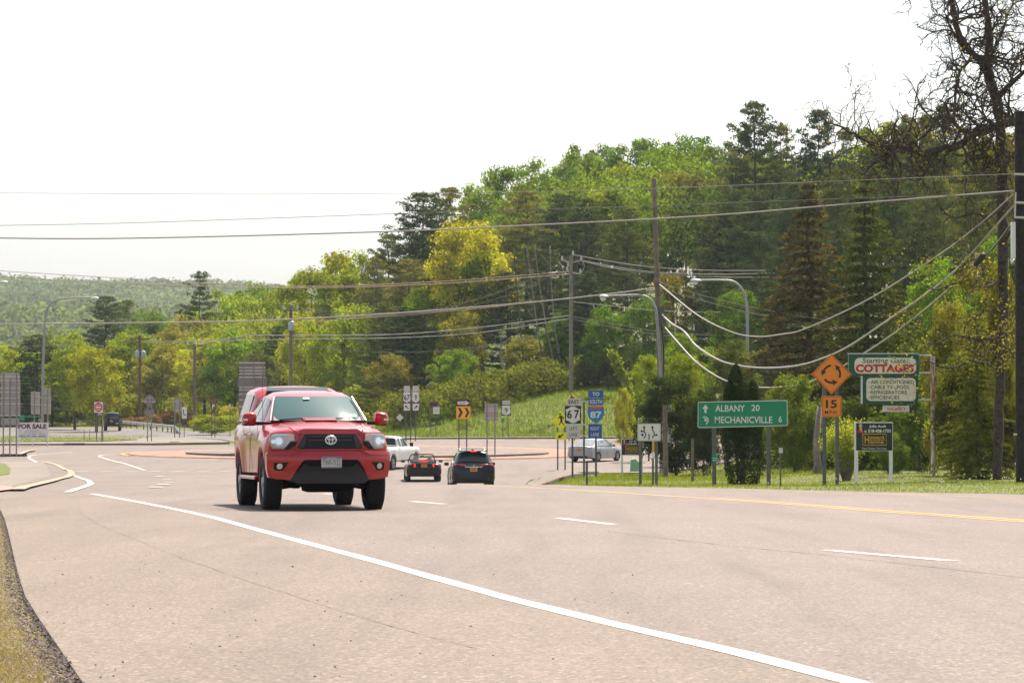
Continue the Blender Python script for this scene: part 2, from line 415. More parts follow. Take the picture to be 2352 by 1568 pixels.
# yellow lines
y1 = H([(2400, 1202), (2200, 1187), (2000, 1173), (1800, 1157), (1600, 1143), (1400, 1130), (1250, 1121), (1180, 1117.5)])
y1 = [(y1[0][0]+6, y1[0][1]-22)]+y1+[(-1.4, 76), (-3.6, 88), (-6, 105), (-8, 125), (-9.5, 145)]
y2 = H([(1975, 1168.5), (1800, 1155), (1600, 1141), (1400, 1128), (1260, 1119.5)])
ribbon('centre_line', [y1, [(x+.26, y+.1) for x, y in y1[1:6]]], .12, .0535, PY, .8)
y3 = H([(2352, 1143), (2150, 1138), (1900, 1132), (1700, 1125.5)])
ribbon('turn_lane_line', [y3], .10, .0535, PY, .8)
ye = H([(780, 1125), (900, 1121), (1000, 1119)])
ribbon('yield_line', [H([(x, 1083.5), (x+20, 1083)]) for x in range(180, 760, 55)], .7, .07, PW, .5)
ribbon('yield_guide_dash', [H([(x, y), (x+11, y+1)]) for x, y in ((362, 1094), (378, 1101), (382, 1107), (371, 1113), (352, 1119))], .3, .07, PW, .5)
# central island of the roundabout
def circ(cx, cy, rx, ry, n=48): return [(cx+rx*math.cos(2*math.pi*i/n), cy+ry*math.sin(2*math.pi*i/n)) for i in range(n)]
CX, CY = -10.3, 206
sheet('truck_apron', circ(CX, CY, 15.5, 16.5), .10, BRICK, 2, .15)
ribbon('apron_edge_line', [circ(CX, CY, 15.9, 16.9)+[(CX+15.9, CY)]], .25, .075, PY, 1)
sheet('island_kerb', circ(CX+.6, CY-1, 12.2, 10.8), .22, CONC, 2, .15)
sheet('island_mulch', circ(CX+.6, CY-1, 11.8, 10.4), .225, MULCH, 1.5, 0, mound=lambda x, y: .35*max(0, 1-math.hypot(x-CX-.6, y-CY)/11.5))
# far side: pavement with kerb, then bank
farw = [(-13, 236.6), (-6, 241.6), (14, 244.6), (60, 250.6), (60, 252.4), (14, 246.4), (-6, 243.4), (-13, 238.8)]
sheet('far_pavement', farw, .17, CONC, 2, .2)
sheet('sidewalk_path', [(-12.4, 238.9), (-5.6, 243.6), (-8.5, 252), (-12.5, 262), (-18, 275), (-24, 290), (-27, 289), (-21.5, 274), (-15.8, 260), (-13.5, 247)], .06, ASPH_R, 2, .1)
# right corner pavement by the kerb ramp
rc = [(1.05, 138), (1.0, 150), (1.8, 158), (3.9, 163.4), (4.6, 161), (3.2, 155), (3.4, 146), (2.6, 139), (1.6, 133)]
sheet('corner_pavement', rc, .16, CONC, 1.5, .15)
sheet('ramp_pavers', [(1.3, 139), (1.3, 143), (2.5, 143.6), (2.4, 139)], .168, BRICK, 1.5, 0)
ribbon('corner_kerb', [[(.95, 128), (.9, 150), (1.7, 158.6), (3.9, 164)]], .25, .18, CONC, 1)
# long island at the far left with grass strip, and the road beyond
isl = [(-60, 233.8), (-46, 235), (-36, 236), (-28, 238), (-22.5, 243), (-24, 252), (-28, 262), (-34, 272), (-60, 276)]
sheet('island_pavement', isl, .17, CONC, 2, .2)
ribbon('island_gutter', [[(-60, 233.2), (-46, 234.4), (-36, 235.4), (-28, 237.3)]], .8, .058, mat('gutter_dark', (.07, .06, .06), .9), 2)
sheet('island_grass', [(-60, 241), (-46, 242), (-38, 243), (-32.5, 246), (-31, 252), (-35, 262), (-60, 270)], .22, GRASS, 2, .05)
sheet('far_road', [(-90, 284), (-60, 281), (-36, 277), (-25, 262), (-22, 245), (-16, 240), (-14.5, 246), (-20, 268), (-28, 300), (-40, 330), (-60, 346), (-90, 352)], .055, ASPH_R, 2, .1)
# left corner
sheet('left_pavement', H([(-30, 1060), (100, 1062), (130, 1070), (158, 1084), (160, 1092), (120, 1104), (75, 1115), (38, 1126), (-20, 1128)]), .08, CONC, 1.0, .15)
sheet('left_paver_strip', H([(103, 1063.5), (128, 1071.5), (153, 1084.5), (152, 1090), (115, 1101), (72, 1112), (36, 1123), (28, 1118), (70, 1106), (112, 1094), (118, 1086), (108, 1073)]), .086, MAUVE, 1.0, 0)
lkerb = H([(100, 1061), (130, 1068.5), (158, 1081), (165, 1087), (162, 1093), (120, 1106), (75, 1117.5), (40, 1128)])
ribbon('left_kerb', [lkerb], .3, .10, mat('kerb_stone', (.27, .21, .145), .85, noise=(5, .15)), .6)
sheet('left_ramp_pavers', H([(-20, 1117), (20, 1120), (34, 1126), (-20, 1133)]), .09, mat('red_pavers', (.42, .17, .13), .85, noise=(6, .2)), 1, 0)
sheet('left_grass', H([(-20, 1063), (12, 1067), (24, 1078), (22, 1090), (-20, 1097)]), .12, GRASS, 1, .1)
sheet('splitter_island', H([(-30, 1035), (25, 1036), (78, 1034), (80, 1037), (50, 1043), (42, 1047), (-30, 1048)]), .16, MAUVE, 1, .15)
ribbon('splitter_kerb', [H([(-30, 1047.5), (45, 1046.5), (60, 1040), (82, 1035.5)])], .35, .18, mat('kerb_stone', (.5, .42, .3)), 1)
# storm drains
for (x0, x1, yy) in ((273, 322, 1021.5), (685/1.0-0, 705, 1018)):
    pass
dm = mat('iron_drain', (.05, .025, .02), .8)
for k, (px, py, ww_, lb) in enumerate([(170, 1022, 1.6, 'rusty iron storm drain inlet in the far kerb below the do not enter sign'), (400, 1018.5, .8, 'small dark storm drain in the kerb below the curved arrow sign'), (30, 1048, 1.7, 'rusty drain inlet in the kerb below the tall bank of sign backs')]):
    p = hit(px, py); mb = MB(); mb.box((0, 0, .08), (ww_, .5, .06)); mb.box((0, .28, .13), (ww_, .06, .16))
    for j in range(6): mb.box((-ww_/2+(j+.5)*ww_/6, 0, .115), (.05, .44, .012))
    o = mb.obj('storm_drain', dm); o.location = p; tag(o, lb, 'storm drain', 'storm drains')
# cracks and seams in the asphalt (wandering thin lines)
crk = mat('crack_tar', (.095, .076, .064), .9)
def wander(pts, amp, step=.25):
    out = []; n_ = 0
    for a_, b_ in zip(pts, pts[1:]):
        a_ = Vector((*a_, 0)); b_ = Vector((*b_, 0)); k = max(1, int((b_-a_).length/step))
        for q in range(k):
            n_ = .8*n_+random.uniform(-amp, amp); p = a_.lerp(b_, q/k); out.append((p.x+n_, p.y))
    return out
ribbon('road_seam', [wander(H([(2400, 1332), (2150, 1302), (1900, 1275), (1650, 1250), (1480, 1230), (1380, 1218)]), .012)], lambda t: .006+.018*random.random()**2, .0522, crk, .1)
ribbon('road_crack', [wander(H([(180, 1165), (192, 1185), (240, 1212), (420, 1284), (620, 1352), (900, 1440), (1130, 1500)]), .010)], lambda t: .002+.006*random.random()**2, .0562, crk, .1)
# dark stones and grit on the shoulder
mb = MB()
for k in range(150):
    if k < 60: x, y = random.gauss(560, 220), random.gauss(1400, 90)
    else: x, y = random.uniform(60, 1500), 1140+425*random.random()**.8
    if y > 1560 or y < 1140 or x < 60: continue
    p = hit(x, y); s = random.uniform(.002, .009)*(1.5 if k < 8 else 1)
    vv = [Vector((random.uniform(.6, 1)*a_*s, random.uniform(.6, 1)*b_*s, random.uniform(.4, .9)*c__*s+s*.5)) for a_, b_, c__ in ((1, 0, 0), (-1, 0, 0), (0, 1, 0), (0, -1, 0), (0, 0, 1), (0, 0, -1))]
    mb.add([v+p+Vector((0, 0, .052)) for v in vv], [(0, 2, 4), (2, 1, 4), (1, 3, 4), (3, 0, 4), (2, 0, 5), (1, 2, 5), (3, 1, 5), (0, 3, 5)])
tag(mb.obj('loose_grit', mat('dark_stone', (.04, .035, .035), .9)), 'scattered dark grit and small stones on the pale road shoulder', 'grit', kind='stuff')
# verge at the left edge: ground, broken asphalt rubble, gravel, dry grass
vg = [(-.3, 5), (-.87, 8)]+[(x-.0, y) for x, y in e_left]+[(-14, 60), (-22, 78), (-34, 80), (-40, 40), (-12, 5)]
sheet('verge', vg, .015, GRASSN, 2, 0)
def leaf_quads(centers, size, name, m, aspect=1.0, flat=0.0, rnd=None, nrm=None):
    """many small leaf faces as one mesh; centers (N,3); size scalar or (N,)"""
    N = len(centers); d = RNG.normal(size=(N, 3)); d[:, 2] *= (1-flat); d /= np.linalg.norm(d, axis=1)[:, None]+1e-9
    e = RNG.normal(size=(N, 3)); e -= (e*d).sum(1)[:, None]*d; e /= np.linalg.norm(e, axis=1)[:, None]+1e-9
    if nrm is not None:              # leaves face roughly outwards from their clump
        w_ = nrm*1.0+RNG.normal(size=(N, 3))*.42; w_ /= np.linalg.norm(w_, axis=1)[:, None]+1e-9
        d = d-(d*w_).sum(1)[:, None]*w_; d /= np.linalg.norm(d, axis=1)[:, None]+1e-9; e = np.cross(w_, d)
    s = np.asarray(size)*RNG.uniform(.7, 1.3, N); u = d*s[:, None]*.5; v = e*(s*aspect)[:, None]*.5
    V = np.stack([centers-u, centers+v*.8-u*.1, centers+u, centers-v*.8+u*.1], 1).reshape(-1, 3)
    return quads_mesh(V, name, m, rnd if rnd is not None else RNG.uniform(0, 1, N))
def quads_mesh(V, name, m, rnd, k=4):
    N = len(V)//k; me = bpy.data.meshes.new(name); me.vertices.add(N*k); me.vertices.foreach_set('co', V.astype(np.float32).ravel())
    me.loops.add(N*k); me.loops.foreach_set('vertex_index', np.arange(N*k, dtype=np.int32))
    me.polygons.add(N); me.polygons.foreach_set('loop_start', np.arange(0, N*k, k, dtype=np.int32))
    me.update(calc_edges=True); me.materials.append(m)
    at = me.attributes.new('rnd', 'FLOAT', 'POINT'); at.data.foreach_set('value', np.repeat(rnd, k).astype(np.float32))
    return me
def blades(name, XY, h, wd, col, label, lean=.35, m=None, dz=0.0, cat='grass'):
    """grass blades (thin triangles) standing on the ground"""
    N = len(XY); z = gz(XY[:, 0], XY[:, 1])+dz; b = np.stack([XY[:, 0], XY[:, 1], z], 1)
    a = RNG.uniform(0, 2*np.pi, N); dx = np.stack([np.cos(a), np.sin(a), 0*a], 1)*wd*.5
    hh = h*RNG.uniform(.4, 1.2, N); a2 = RNG.uniform(0, 2*np.pi, N); ln = np.stack([np.cos(a2)*lean*hh, np.sin(a2)*lean*hh, hh], 1)
    V = np.stack([b-dx, b+dx, b+ln], 1).reshape(-1, 3)
    o = link(bpy.data.objects.new(name, quads_mesh(V, name, m or BLADE, RNG.uniform(0, 1, N), 3))); color(o, col)
    return tag(o, label, cat, kind='stuff')
# rubble strip
E = [Vector((x, y, 0)) for x, y in [(-1.55, 11.5)]+e_left]
def along(k):
    seg = random.choices(range(len(E)-1), weights=[(E[i+1]-E[i]).length/(E[i].y-8)**1.1 for i in range(len(E)-1)])[0]
    return E[seg].lerp(E[seg+1], random.random())
mb = MB(); mb2 = MB()
for k in range(8200):
    p = along(k); dark = k < 3400; off = (-random.random()**1.5*.14+.006 if dark else -.05-abs(random.gauss(0, .20)))
    if p.y > 26: off *= .5
    s = random.uniform(.003, .012)*(1.15 if dark else 1)*(1 if random.random() < .95 else 1.8)
    c0 = Vector((p.x+off, p.y, gz1(p.x+off, p.y)+(.018+.03*max(0, 1+off/.10) if dark else .018)))
    vv = [Vector((random.uniform(.5, 1)*a_*s, random.uniform(.5, 1)*b_*s, random.uniform(.3, .8)*c__*s)) for a_, b_, c__ in ((1, 0, 0), (-1, 0, 0), (0, 1, 0), (0, -1, 0), (0, 0, 1), (0, 0, -1))]
    (mb if dark else mb2).add([v+c0 for v in vv], [(0, 2, 4), (2, 1, 4), (1, 3, 4), (3, 0, 4), (2, 0, 5), (1, 2, 5), (3, 1, 5), (0, 3, 5)])
tag(mb.obj('asphalt_rubble', mat('rubble', (.15, .115, .10), .9, noise=(30, .5))), 'crumbling dark broken asphalt along the left road edge', 'rubble', kind='stuff')
tag(mb2.obj('verge_gravel', mat('gravel', (.33, .26, .21), .9, noise=(15, .4))), 'pale gravel scattered over the verge beside the left road edge', 'gravel', kind='stuff')
pts = []
for k in range(46000):
    p = along(k); o_ = (.13 if p.y < 26 else .03)+abs(random.gauss(0, .75))*(1 if k < 17000 else .45); pts.append((p.x-o_, p.y+random.uniform(-.3, .3)))
pts = np.array(pts)
blades('verge_grass', pts[:17000], .05, .005, (.165, .165, .035), 'short green grass on the left verge beside the crumbling asphalt edge', .8)
blades('dry_verge_grass', pts[17000:], .04, .004, (.29, .215, .125), 'dry straw coloured grass on the left verge', 1.2)
# lawn, dandelions
def rnd_in(n, x0, x1, y0, y1, test):
    X = RNG.uniform(x0, x1, n*4); Y = RNG.uniform(y0, y1, n*4); k = test(X, Y); return np.stack([X[k], Y[k]], 1)[:n]
bx_ = np.array([(168, 24), (167, 8), (164, 3.4), (158, 4.8), (140, 3.2), (128, 1.2), (100, .8), (88, .9), (78, 1.1), (73, 2.0), (70.6, 3.1), (66.7, 5.2), (62.3, 7.6), (58.8, 10.2), (50, 14.3)])[::-1]
lawn = lambda X, Y: X > np.interp(Y, bx_[:, 0], bx_[:, 1])
L1 = rnd_in(42000, .8, 22, 58, 120, lawn)
blades('lawn_grass', L1, .055, .016, (.18, .225, .026), 'mown green lawn grass between the road and the cottages sign', .7)
L2 = rnd_in(14000, .8, 14, 115, 167, lawn)
blades('far_lawn_grass', L2, .10, .03, (.18, .225, .026), 'green lawn grass round the route sign posts', .7)
D_ = rnd_in(330, 4, 20, 62, 112, lawn); mb = MB()
for x, y in D_:
    if random.random() > (x/18)**1.2: continue
    z = gz1(x, y)+random.uniform(.08, .2); s = .02
    mb.add([(x+s, y, z), (x-s, y, z), (x, y+s, z), (x, y-s, z), (x, y, z+s), (x, y, z-s)], [(0, 2, 4), (2, 1, 4), (1, 3, 4), (3, 0, 4), (2, 0, 5), (1, 2, 5), (3, 1, 5), (0, 3, 5)])
tag(mb.obj('dandelion_clocks', mat('seed_white', (.6, .58, .54), .9)), 'white dandelion seed heads dotted over the lawn', 'dandelions', kind='stuff')
B1 = rnd_in(34000, -12, 16, 247, 285, lambda X, Y: (X > -9.5+(250-Y)*.45) & (Y > 250))
blades('bank_grass', B1, .30, .06, (.175, .25, .026), 'long sunlit grass on the bank behind the roundabout', .5)
B2 = rnd_in(9000, -60, -31, 241, 270, lambda X, Y: Y > 242)
blades('island_grass_tufts', B2, .12, .03, (.17, .20, .025), 'rough grass on the long traffic island by the far road', .6, dz=.22)
B3 = rnd_in(14000, -70, -12, 276, 350, lambda X, Y: (Y > 352+(X+40)*.6) | (X > -24) & (Y > 262-(X+18)*3))
blades('roadside_weeds', B3, .5, .07, (.17, .20, .03), 'rough weeds beside the far road under the trees', .5)
# ---------------------------------------------------------------- trees
def clump_pts(cs, rs, n, squash=.75):
    """points on/inside lumps; cs (K,3), rs (K,), n per lump"""
    K = len(cs); d = RNG.normal(size=(K, n, 3)); d[..., 2] += .25; d /= np.linalg.norm(d, axis=2)[..., None]
    r = rs[:, None]*(.45+.6*RNG.random((K, n)))
    p = cs[:, None, :]+d*r[..., None]*np.array([1, 1, squash]); clump_pts.n = d.reshape(-1, 3); return p.reshape(-1, 3)
def dec_crown(name, seed, H_=16, Rr=4.4, K=75, n=150, leaf=.30, low=.18, m=None):
    global RNG
    RNG = np.random.default_rng(seed); cs = []; zc = H_*(low+1)/2; hz_ = H_*(1-low)/2
    while len(cs) < K:
        d = RNG.normal(size=3); d /= np.linalg.norm(d); t = d[2]
        rr = RNG.uniform(.45, 1)**.6
        # egg profile with a few bays
        lob = 1+.18*math.sin(3*math.atan2(d[1], d[0])+seed)+.12*math.sin(5*math.atan2(d[1], d[0])+2*t)
        p = np.array([d[0]*Rr*rr*lob, d[1]*Rr*rr*lob, zc+t*hz_*rr*.9])
        cs.append(p)
    cs = np.array(cs); rs = RNG.uniform(.75, 1.55, K)*Rr/4.4
    P_ = clump_pts(cs, rs, n)
    rn = np.clip(np.repeat(RNG.uniform(.15, .85, K), n)+RNG.uniform(-.25, .25, K*n), 0, 1)
    return leaf_quads(P_, leaf, name, m or LEAF, .8, .2, rn, clump_pts.n)
def pine_crown(name, seed, H_=20, bare=.3, Rr=4.0, tuft=.42, dens=26, gappy=.25):
    global RNG
    RNG = np.random.default_rng(seed); cs = []; rs = []; z = bare*H_; br = []
    while z < H_*.985:
        f = (z-bare*H_)/(H_*(1-bare)); L0 = Rr*(1-f)**.5*(.55+.45*min(1, f*5+.4))
        nb = 5 if f < .8 else 4; a0 = RNG.uniform(0, 6.28)
        for k in range(nb):
            if RNG.random() < gappy: continue
            a = a0+k*6.28/nb+RNG.uniform(-.3, .3); L = L0*RNG.uniform(.45, 1.3)+.25; rise = RNG.uniform(-.05, .25)+.25*f
            br.append(((0, 0, z), (math.cos(a)*L, math.sin(a)*L, z+rise*L)))
            nt_ = max(2, int(L/.55))
            for q in range(nt_):
                t = .3+.72*(q+.5)/nt_
                side = RNG.uniform(-.28, .28)*L*t
                cs.append((math.cos(a)*L*t-math.sin(a)*side, math.sin(a)*L*t+math.cos(a)*side, z+rise*L*t*t+.12)); rs.append(RNG.uniform(.4, .75))
        z += RNG.uniform(.55, .95)*(1-.35*f)
    cs.append((0, 0, H_)); rs.append(.35)
    cs = np.array(cs); rs = np.array(rs); n = dens
    P_ = clump_pts(cs, rs, n, .42)
    rn = np.clip(np.repeat(RNG.uniform(.2, .8, len(cs)), n)+RNG.uniform(-.2, .2, len(cs)*n), 0, 1)
    return leaf_quads(P_, tuft, name, NEEDLE, .32, .1, rn, clump_pts.n), br
def spruce_crown(name, seed, H_=15, Rr=3.2, droop=.35, dens=1.0, leaf=.26):
    global RNG
    RNG = np.random.default_rng(seed); out = []; z = .4
    while z < H_:
        f = z/H_; L0 = Rr*((1-f)**.80)*(1+.10*math.sin(z*2.1+seed))+.15; nb = 8 if f < .7 else 6; a0 = RNG.uniform(0, 6.28)
        for k in range(nb):
            a = a0+k*6.28/nb+RNG.uniform(-.25, .25); L = L0*RNG.uniform(.5, 1.3)
            n = int(L*58*dens)+10; t = RNG.random(n)**.7; wd = .24*(1-.5*t)+.06
            s = RNG.normal(size=n)*wd*.7; x = L*t
            zz = z-droop*L*t*t+.12*L*t-np.abs(RNG.normal(size=n))*.12+.05
            out.append(np.stack([x*math.cos(a)-s*math.sin(a), x*math.sin(a)+s*math.cos(a), zz], 1))
        z += .42+.16*RNG.random()
    P_ = np.concatenate(out); return leaf_quads(P_, leaf, name, NEEDLE, .4, .2)
def trunk_mesh(name, seed, H_, r, m, limbs=7, lz=.35, lr=3.0, lean=0, top=.8):
    random.seed(seed); mb = MB(); pts = []; n = 7
    for i in range(n+1):
        t = i/n; pts.append(Vector((lean*t*t+random.uniform(-.12, .12)*t*H_/16, random.uniform(-.12, .12)*t, t*H_*top)))
    mb.tube(crom(pts, 2), [r*(1.25-1.1*i/(2*n)) if i else r*1.4 for i in range(2*n+1)], 8)
    for k in range(limbs):
        t = lz+(1-lz)*k/limbs*.9; p = pts[0].lerp(pts[-1], t); a = random.uniform(0, 6.28); L = lr*random.uniform(.6, 1.1)*(1.1-t*.5)
        q = p+Vector((math.cos(a)*L*.5, math.sin(a)*L*.5, L*.45)); s = p+Vector((math.cos(a)*L, math.sin(a)*L, L*1.05))
        mb.tube([p, q, s], [r*.42*(1.1-t), r*.26, r*.08], 5)
    o = mb.obj(name, m, smooth=True); me = o.data; bpy.data.objects.remove(o); return me
KIND = {}; LOW = dict(dec0=.12, dec1=.2, dec2=.16, dec3=.25, dec4=.1, tall=.42)
for i in range(5):
    KIND[f'dec{i}'] = (dec_crown('crown', 11+i, 16, 4.4, 105, 130, .32, (.12, .2, .16, .25, .1)[i]), trunk_mesh('trunk', 40+i, 16, .2, BARK), 16, 4.9)
KIND['tall'] = (dec_crown('crown', 31, 22, 3.6, 85, 140, .33, .42), trunk_mesh('trunk', 61, 22, .2, BARKG, 5, .55, 2.5), 22, 4.2)
for i in range(4):
    cr, br = pine_crown('crown', 21+i, 20, (.3, .15, .45, .2)[i], (4.0, 4.4, 3.6, 3.2)[i], .42, 30, (.2, .12, .3, .35)[i])
    t_ = trunk_mesh('trunk', 50+i, 20, .22, BARK, 0, top=.97); KIND[f'pine{i}'] = (cr, t_, 20, 4.3)
for i in range(3):
    KIND[f'spruce{i}'] = (spruce_crown('crown', 71+i, 15, 3.3, (.35, .25, .4)[i]), trunk_mesh('trunk', 80+i, 15, .17, BARK, 0, top=.95), 15, 3.3)
for i in range(3): KIND[f'shr{i}'] = (dec_crown('crown', 101+i, 8, 2.6, 150, 150, .17, 0), trunk_mesh('trunk', 104+i, 8, .08, BARK, 5, .1, 1.5), 8, 2.9)
KIND['bush0'] = (dec_crown('crown', 91, 4, 2.0, 46, 170, .16, .02), trunk_mesh('trunk', 92, 4, .06, BARK, 5, .1, 1.2), 4, 2.2)
KIND['bush1'] = (dec_crown('crown', 93, 4, 2.0, 40, 170, .15, .04), trunk_mesh('trunk', 94, 4, .06, BARK, 5, .1, 1.2), 4, 2.2)
COL = dict(bright=(.255, .32, .028), yellow=(.35, .36, .034), green=(.165, .255, .026), deep=(.110, .195, .022), olive=(.235, .225, .04), rust=(.22, .16, .05),
           pine=(.125, .150, .042), pined=(.078, .105, .038), pineo=(.19, .185, .048), spruce=(.105, .120, .030), brown=(.135, .118, .046), dark=(.03, .04, .016), blue=(.075, .105, .058))
TN = dict(shr='shrub', dec='leafy_tree', tal='leafy_tree', pin='pine_tree', spr='spruce_tree', bus='shrub')
TC = dict(shr='shrub', dec='tree', tal='tree', pin='tree', spr='tree', bus='shrub')
def tree(kind, x, ytop, D, hw, col, label, group=None, zoff=0, name=None, cat=None, rot=None):
    """x, ytop: where the photo shows its tip; D metres away; hw half width in the same pixels"""
    cr, tr, H0, R0 = KIND[kind]; p = P(x, 800, D); g = gz1(p.x, D)-.1+zoff
    top = P(x, ytop, D).z; h = max(.5, top-g); rx = hw*D/F
    e = empty(name or TN[kind[:3]], (p.x, D, g), random.uniform(0, 6.28) if rot is None else rot, label, cat or TC[kind[:3]], group)
    c = COL[col] if isinstance(col, str) else col
    rx *= {G1: 1.6, G2: 1.6, rowg: 1.45}.get(group, 1.0); rx *= {'pin': 1.15, 'spr': 1.6}.get(kind[:3], 1); v = random.uniform(.88, 1.14); c = (c[0]*v*random.uniform(.94, 1.06), c[1]*v, c[2]*v)
    k = h/(H0*1.03); sh_ = kind[:3] in ('bus', 'shr')
    if kind[:3] == 'shr': kc = h/(H0*1.03); z0 = 0
    elif kind[:3] in ('dec', 'tal'):
        lo = LOW[kind]; full = h/1.03; ch = full*.97 if sh_ else min(full*(1-lo*.8), rx*(3.1 if kind[:3] == 'dec' else 4.2)); kc = ch/(H0*(1-lo)); z0 = full-H0*kc
    elif kind[:3] == 'pin':
        kc = min(k, rx/R0*1.25); z0 = h/1.02-H0*kc
    else: kc = k; z0 = 0
    o = bpy.data.objects.new('crown', cr); link(o, e); o.scale = (rx/R0, rx/R0, kc); o.location.z = z0; color(o, c)
    t = bpy.data.objects.new('trunk', tr); link(t, e); s = min(rx/R0, k*1.3); t.scale = (s, s, k)
    return e
random.seed(5)
rowg = 'shaded trees along the foot of the wooded hill'; G1 = 'trees beyond the far road'; G2 = 'trees of the wooded hill'; G3 = 'trees and bushes round the cottages sign'
T = tree
# far left
T('dec0', -25, 765, 340, 50, 'bright', 'bright green tree at the far left edge beyond the road', G1)
T('pine1', 85, 765, 345, 62, 'pined', 'dark pine behind the curved street lamp by the for sale board', G1)
T('pine3', 120, 790, 350, 40, 'pine', 'slim grey green pine just right of the curved street lamp post', G1)
T('dec1', 60, 790, 352, 45, 'green', 'small rounded green tree behind the for sale board', G1)
T('dec2', 172, 750, 320, 42, 'bright', 'leafy light green tree between the street lamp and the do not enter sign', G1)
T('dec3', 222, 778, 305, 46, 'yellow', 'yellow green tree with airy crown above the do not enter sign', G1)
T('pine1', 243, 676, 420, 46, 'pined', 'dark broad pine whose top meets the curved lamp head', G1)
T('pine0', 295, 685, 440, 34, 'pine', 'second dark pine right beside the broad one by the lamp head', G1)
T('dec4', 350, 692, 430, 46, 'green', 'rounded green tree between the two dark pines on the left', G1)
T('dec0', 300, 742, 370, 48, 'bright', 'light green tree behind the brown pole with two transformers', G1)
T('dec1', 372, 775, 360, 50, 'olive', 'olive leafy tree right of the brown pole with transformers', G1)
T('dec2', 415, 712, 390, 52, 'olive', 'yellowish tree left of the lone ragged pine', G1)
T('pine2', 457, 618, 400, 36, 'pined', 'lone ragged dark pine standing clear against the far hills', G1)
T('dec3', 520, 640, 430, 58, 'bright', 'bright green round tree just right of the lone ragged pine', G1)
T('dec4', 590, 622, 440, 60, 'green', 'tall green tree under the hazy ridge left of the pole with one transformer', G1)
T('dec0', 645, 640, 430, 45, 'bright', 'green tree right behind the pole with one transformer', G1)
T('dec1', 470, 760, 350, 52, 'yellow', 'yellow olive tree behind the pole with a plain crossarm', G1)
T('dec2', 540, 745, 345, 56, 'green', 'mid green tree above the tall ladder like sign back', G1)
T('dec3', 600, 790, 335, 44, 'pine', 'dark shaded tree behind the tall ladder like sign back', G1)
T('pine1', 640, 745, 345, 38, 'pined', 'dark pine beside the pole with one transformer', G1)
T('dec4', 700, 690, 330, 48, 'yellow', 'yellow green lower tree just right of the pole with one transformer', G1)
T('dec0', 715, 588, 360, 52, 'bright', 'bright tree at the left shoulder of the tall yellow green group', G1)
T('dec1', 762, 549, 370, 70, 'yellow', 'tallest yellow green tree above the pickup roof', G1)
T('dec2', 826, 560, 365, 62, 'bright', 'bright green tree right of the tallest yellow green one', G1)
T('dec3', 790, 668, 320, 56, 'bright', 'leafy bright tree directly above the red pickup', G1)
# small left shrubs
T('bush0', 487, 948, 285, 60, 'bright', 'round bright bush behind the brown sign with a letter', 'bushes by the far road')
T('bush1', 565, 915, 300, 62, 'yellow', 'yellow green bush at the foot of the tall ladder like sign back', 'bushes by the far road')
T('bush1', 250, 905, 352, 55, 'yellow', 'yellow green bush behind the black off roader', 'bushes by the far road')
T('bush0', 150, 915, 352, 45, 'green', 'green bush behind the do not enter sign', 'bushes by the far road')
T('bush1', 30, 930, 352, 60, 'bright', 'bright bush left of the for sale board', 'bushes by the far road')
T('bush0', 320, 880, 365, 40, 'olive', 'olive bush under the brown pole with transformers', 'bushes by the far road')
for i_, (x, y, D, hw) in enumerate([(350, 948, 340, 26), (390, 940, 345, 30), (430, 945, 345, 26), (310, 955, 345, 26), (455, 950, 338, 22)]):
    T('bush0', x, y, D, hw, (.34, .20, .10), ['rusty pink brush behind the diamond sign back', 'rusty pink brush left of the two post sign back', 'rusty pink brush behind the curved arrow sign', 'low rusty brush beside the guardrail start', 'small rusty brush by the round bright bush'][i_], 'rusty brush behind the guardrail')
# wooded hill: middle
T('pine0', 866, 588, 330, 38, 'pineo', 'brownish pine right behind the pickup roof edge', G2)
T('pine1', 893, 533, 345, 50, 'pine', 'slim dark pine with a thin spiky top left of the big pine', G2)
T('pine1', 940, 590, 320, 52, 'pineo', 'broad olive pine below the slim spiky ones', G2)
T('pine1', 972, 435, 340, 72, 'pined', 'big dark pine with flat ragged layers leading the hill skyline', G2)
T('pine0', 1037, 424, 350, 58, 'pineo', 'grey green pine joined to the big ragged pine at the skyline', G2)
T('dec0', 1078, 470, 300, 70, 'yellow', 'broad golden green tree in front of the big ragged pine', G2)
T('dec4', 1105, 402, 360, 48, 'green', 'dense green treetop right of the grey green pine', G2)
T('dec1', 1170, 352, 370, 62, 'green', 'wide green treetop stepping up the skyline', G2)
T('dec2', 1235, 346, 375, 58, 'green', 'green treetop on the skyline left of the mid utility pole', G2)
T('pine0', 1210, 430, 330, 60, 'pineo', 'olive pine behind the three leaning trunks', G2)
T('pine1', 1290, 440, 325, 62, 'pined', 'dark pine behind the crossarm of the mid utility pole', G2)
T('dec3', 1340, 306, 385, 56, 'green', 'green rounded treetop on the skyline above the mid utility pole', G2)
T('dec4', 1390, 305, 390, 45, 'deep', 'darker green crown on the skyline beside the rounded one', G2)
T('dec0', 1440, 345, 370, 55, 'bright', 'light green crown in the notch of the skyline', G2)
T('dec1', 1480, 288, 390, 52, 'green', 'tall green crown on the skyline left of the bare tall pole', G2)
T('dec2', 1530, 318, 380, 50, 'green', 'green crown on the skyline behind the bare tall pole top', G2)
T('dec4', 1575, 279, 395, 56, 'deep', 'highest rounded deep green crown on the skyline', G2)
T('dec3', 1640, 298, 385, 45, 'green', 'green crown dipping toward the big spiky pine', G2)
T('dec0', 1545, 360, 340, 62, 'olive', 'golden olive crown below the highest rounded one', G2)
T('dec1', 1400, 400, 340, 62, 'bright', 'sunlit light green crown behind the bare tall pole', G2)
T('pine1', 1345, 450, 315, 55, 'pined', 'dark shaded pine left of the bare tall pole', G2)
T('pine0', 1440, 470, 310, 52, 'pine', 'mid green pine just left of the bare tall pole', G2)
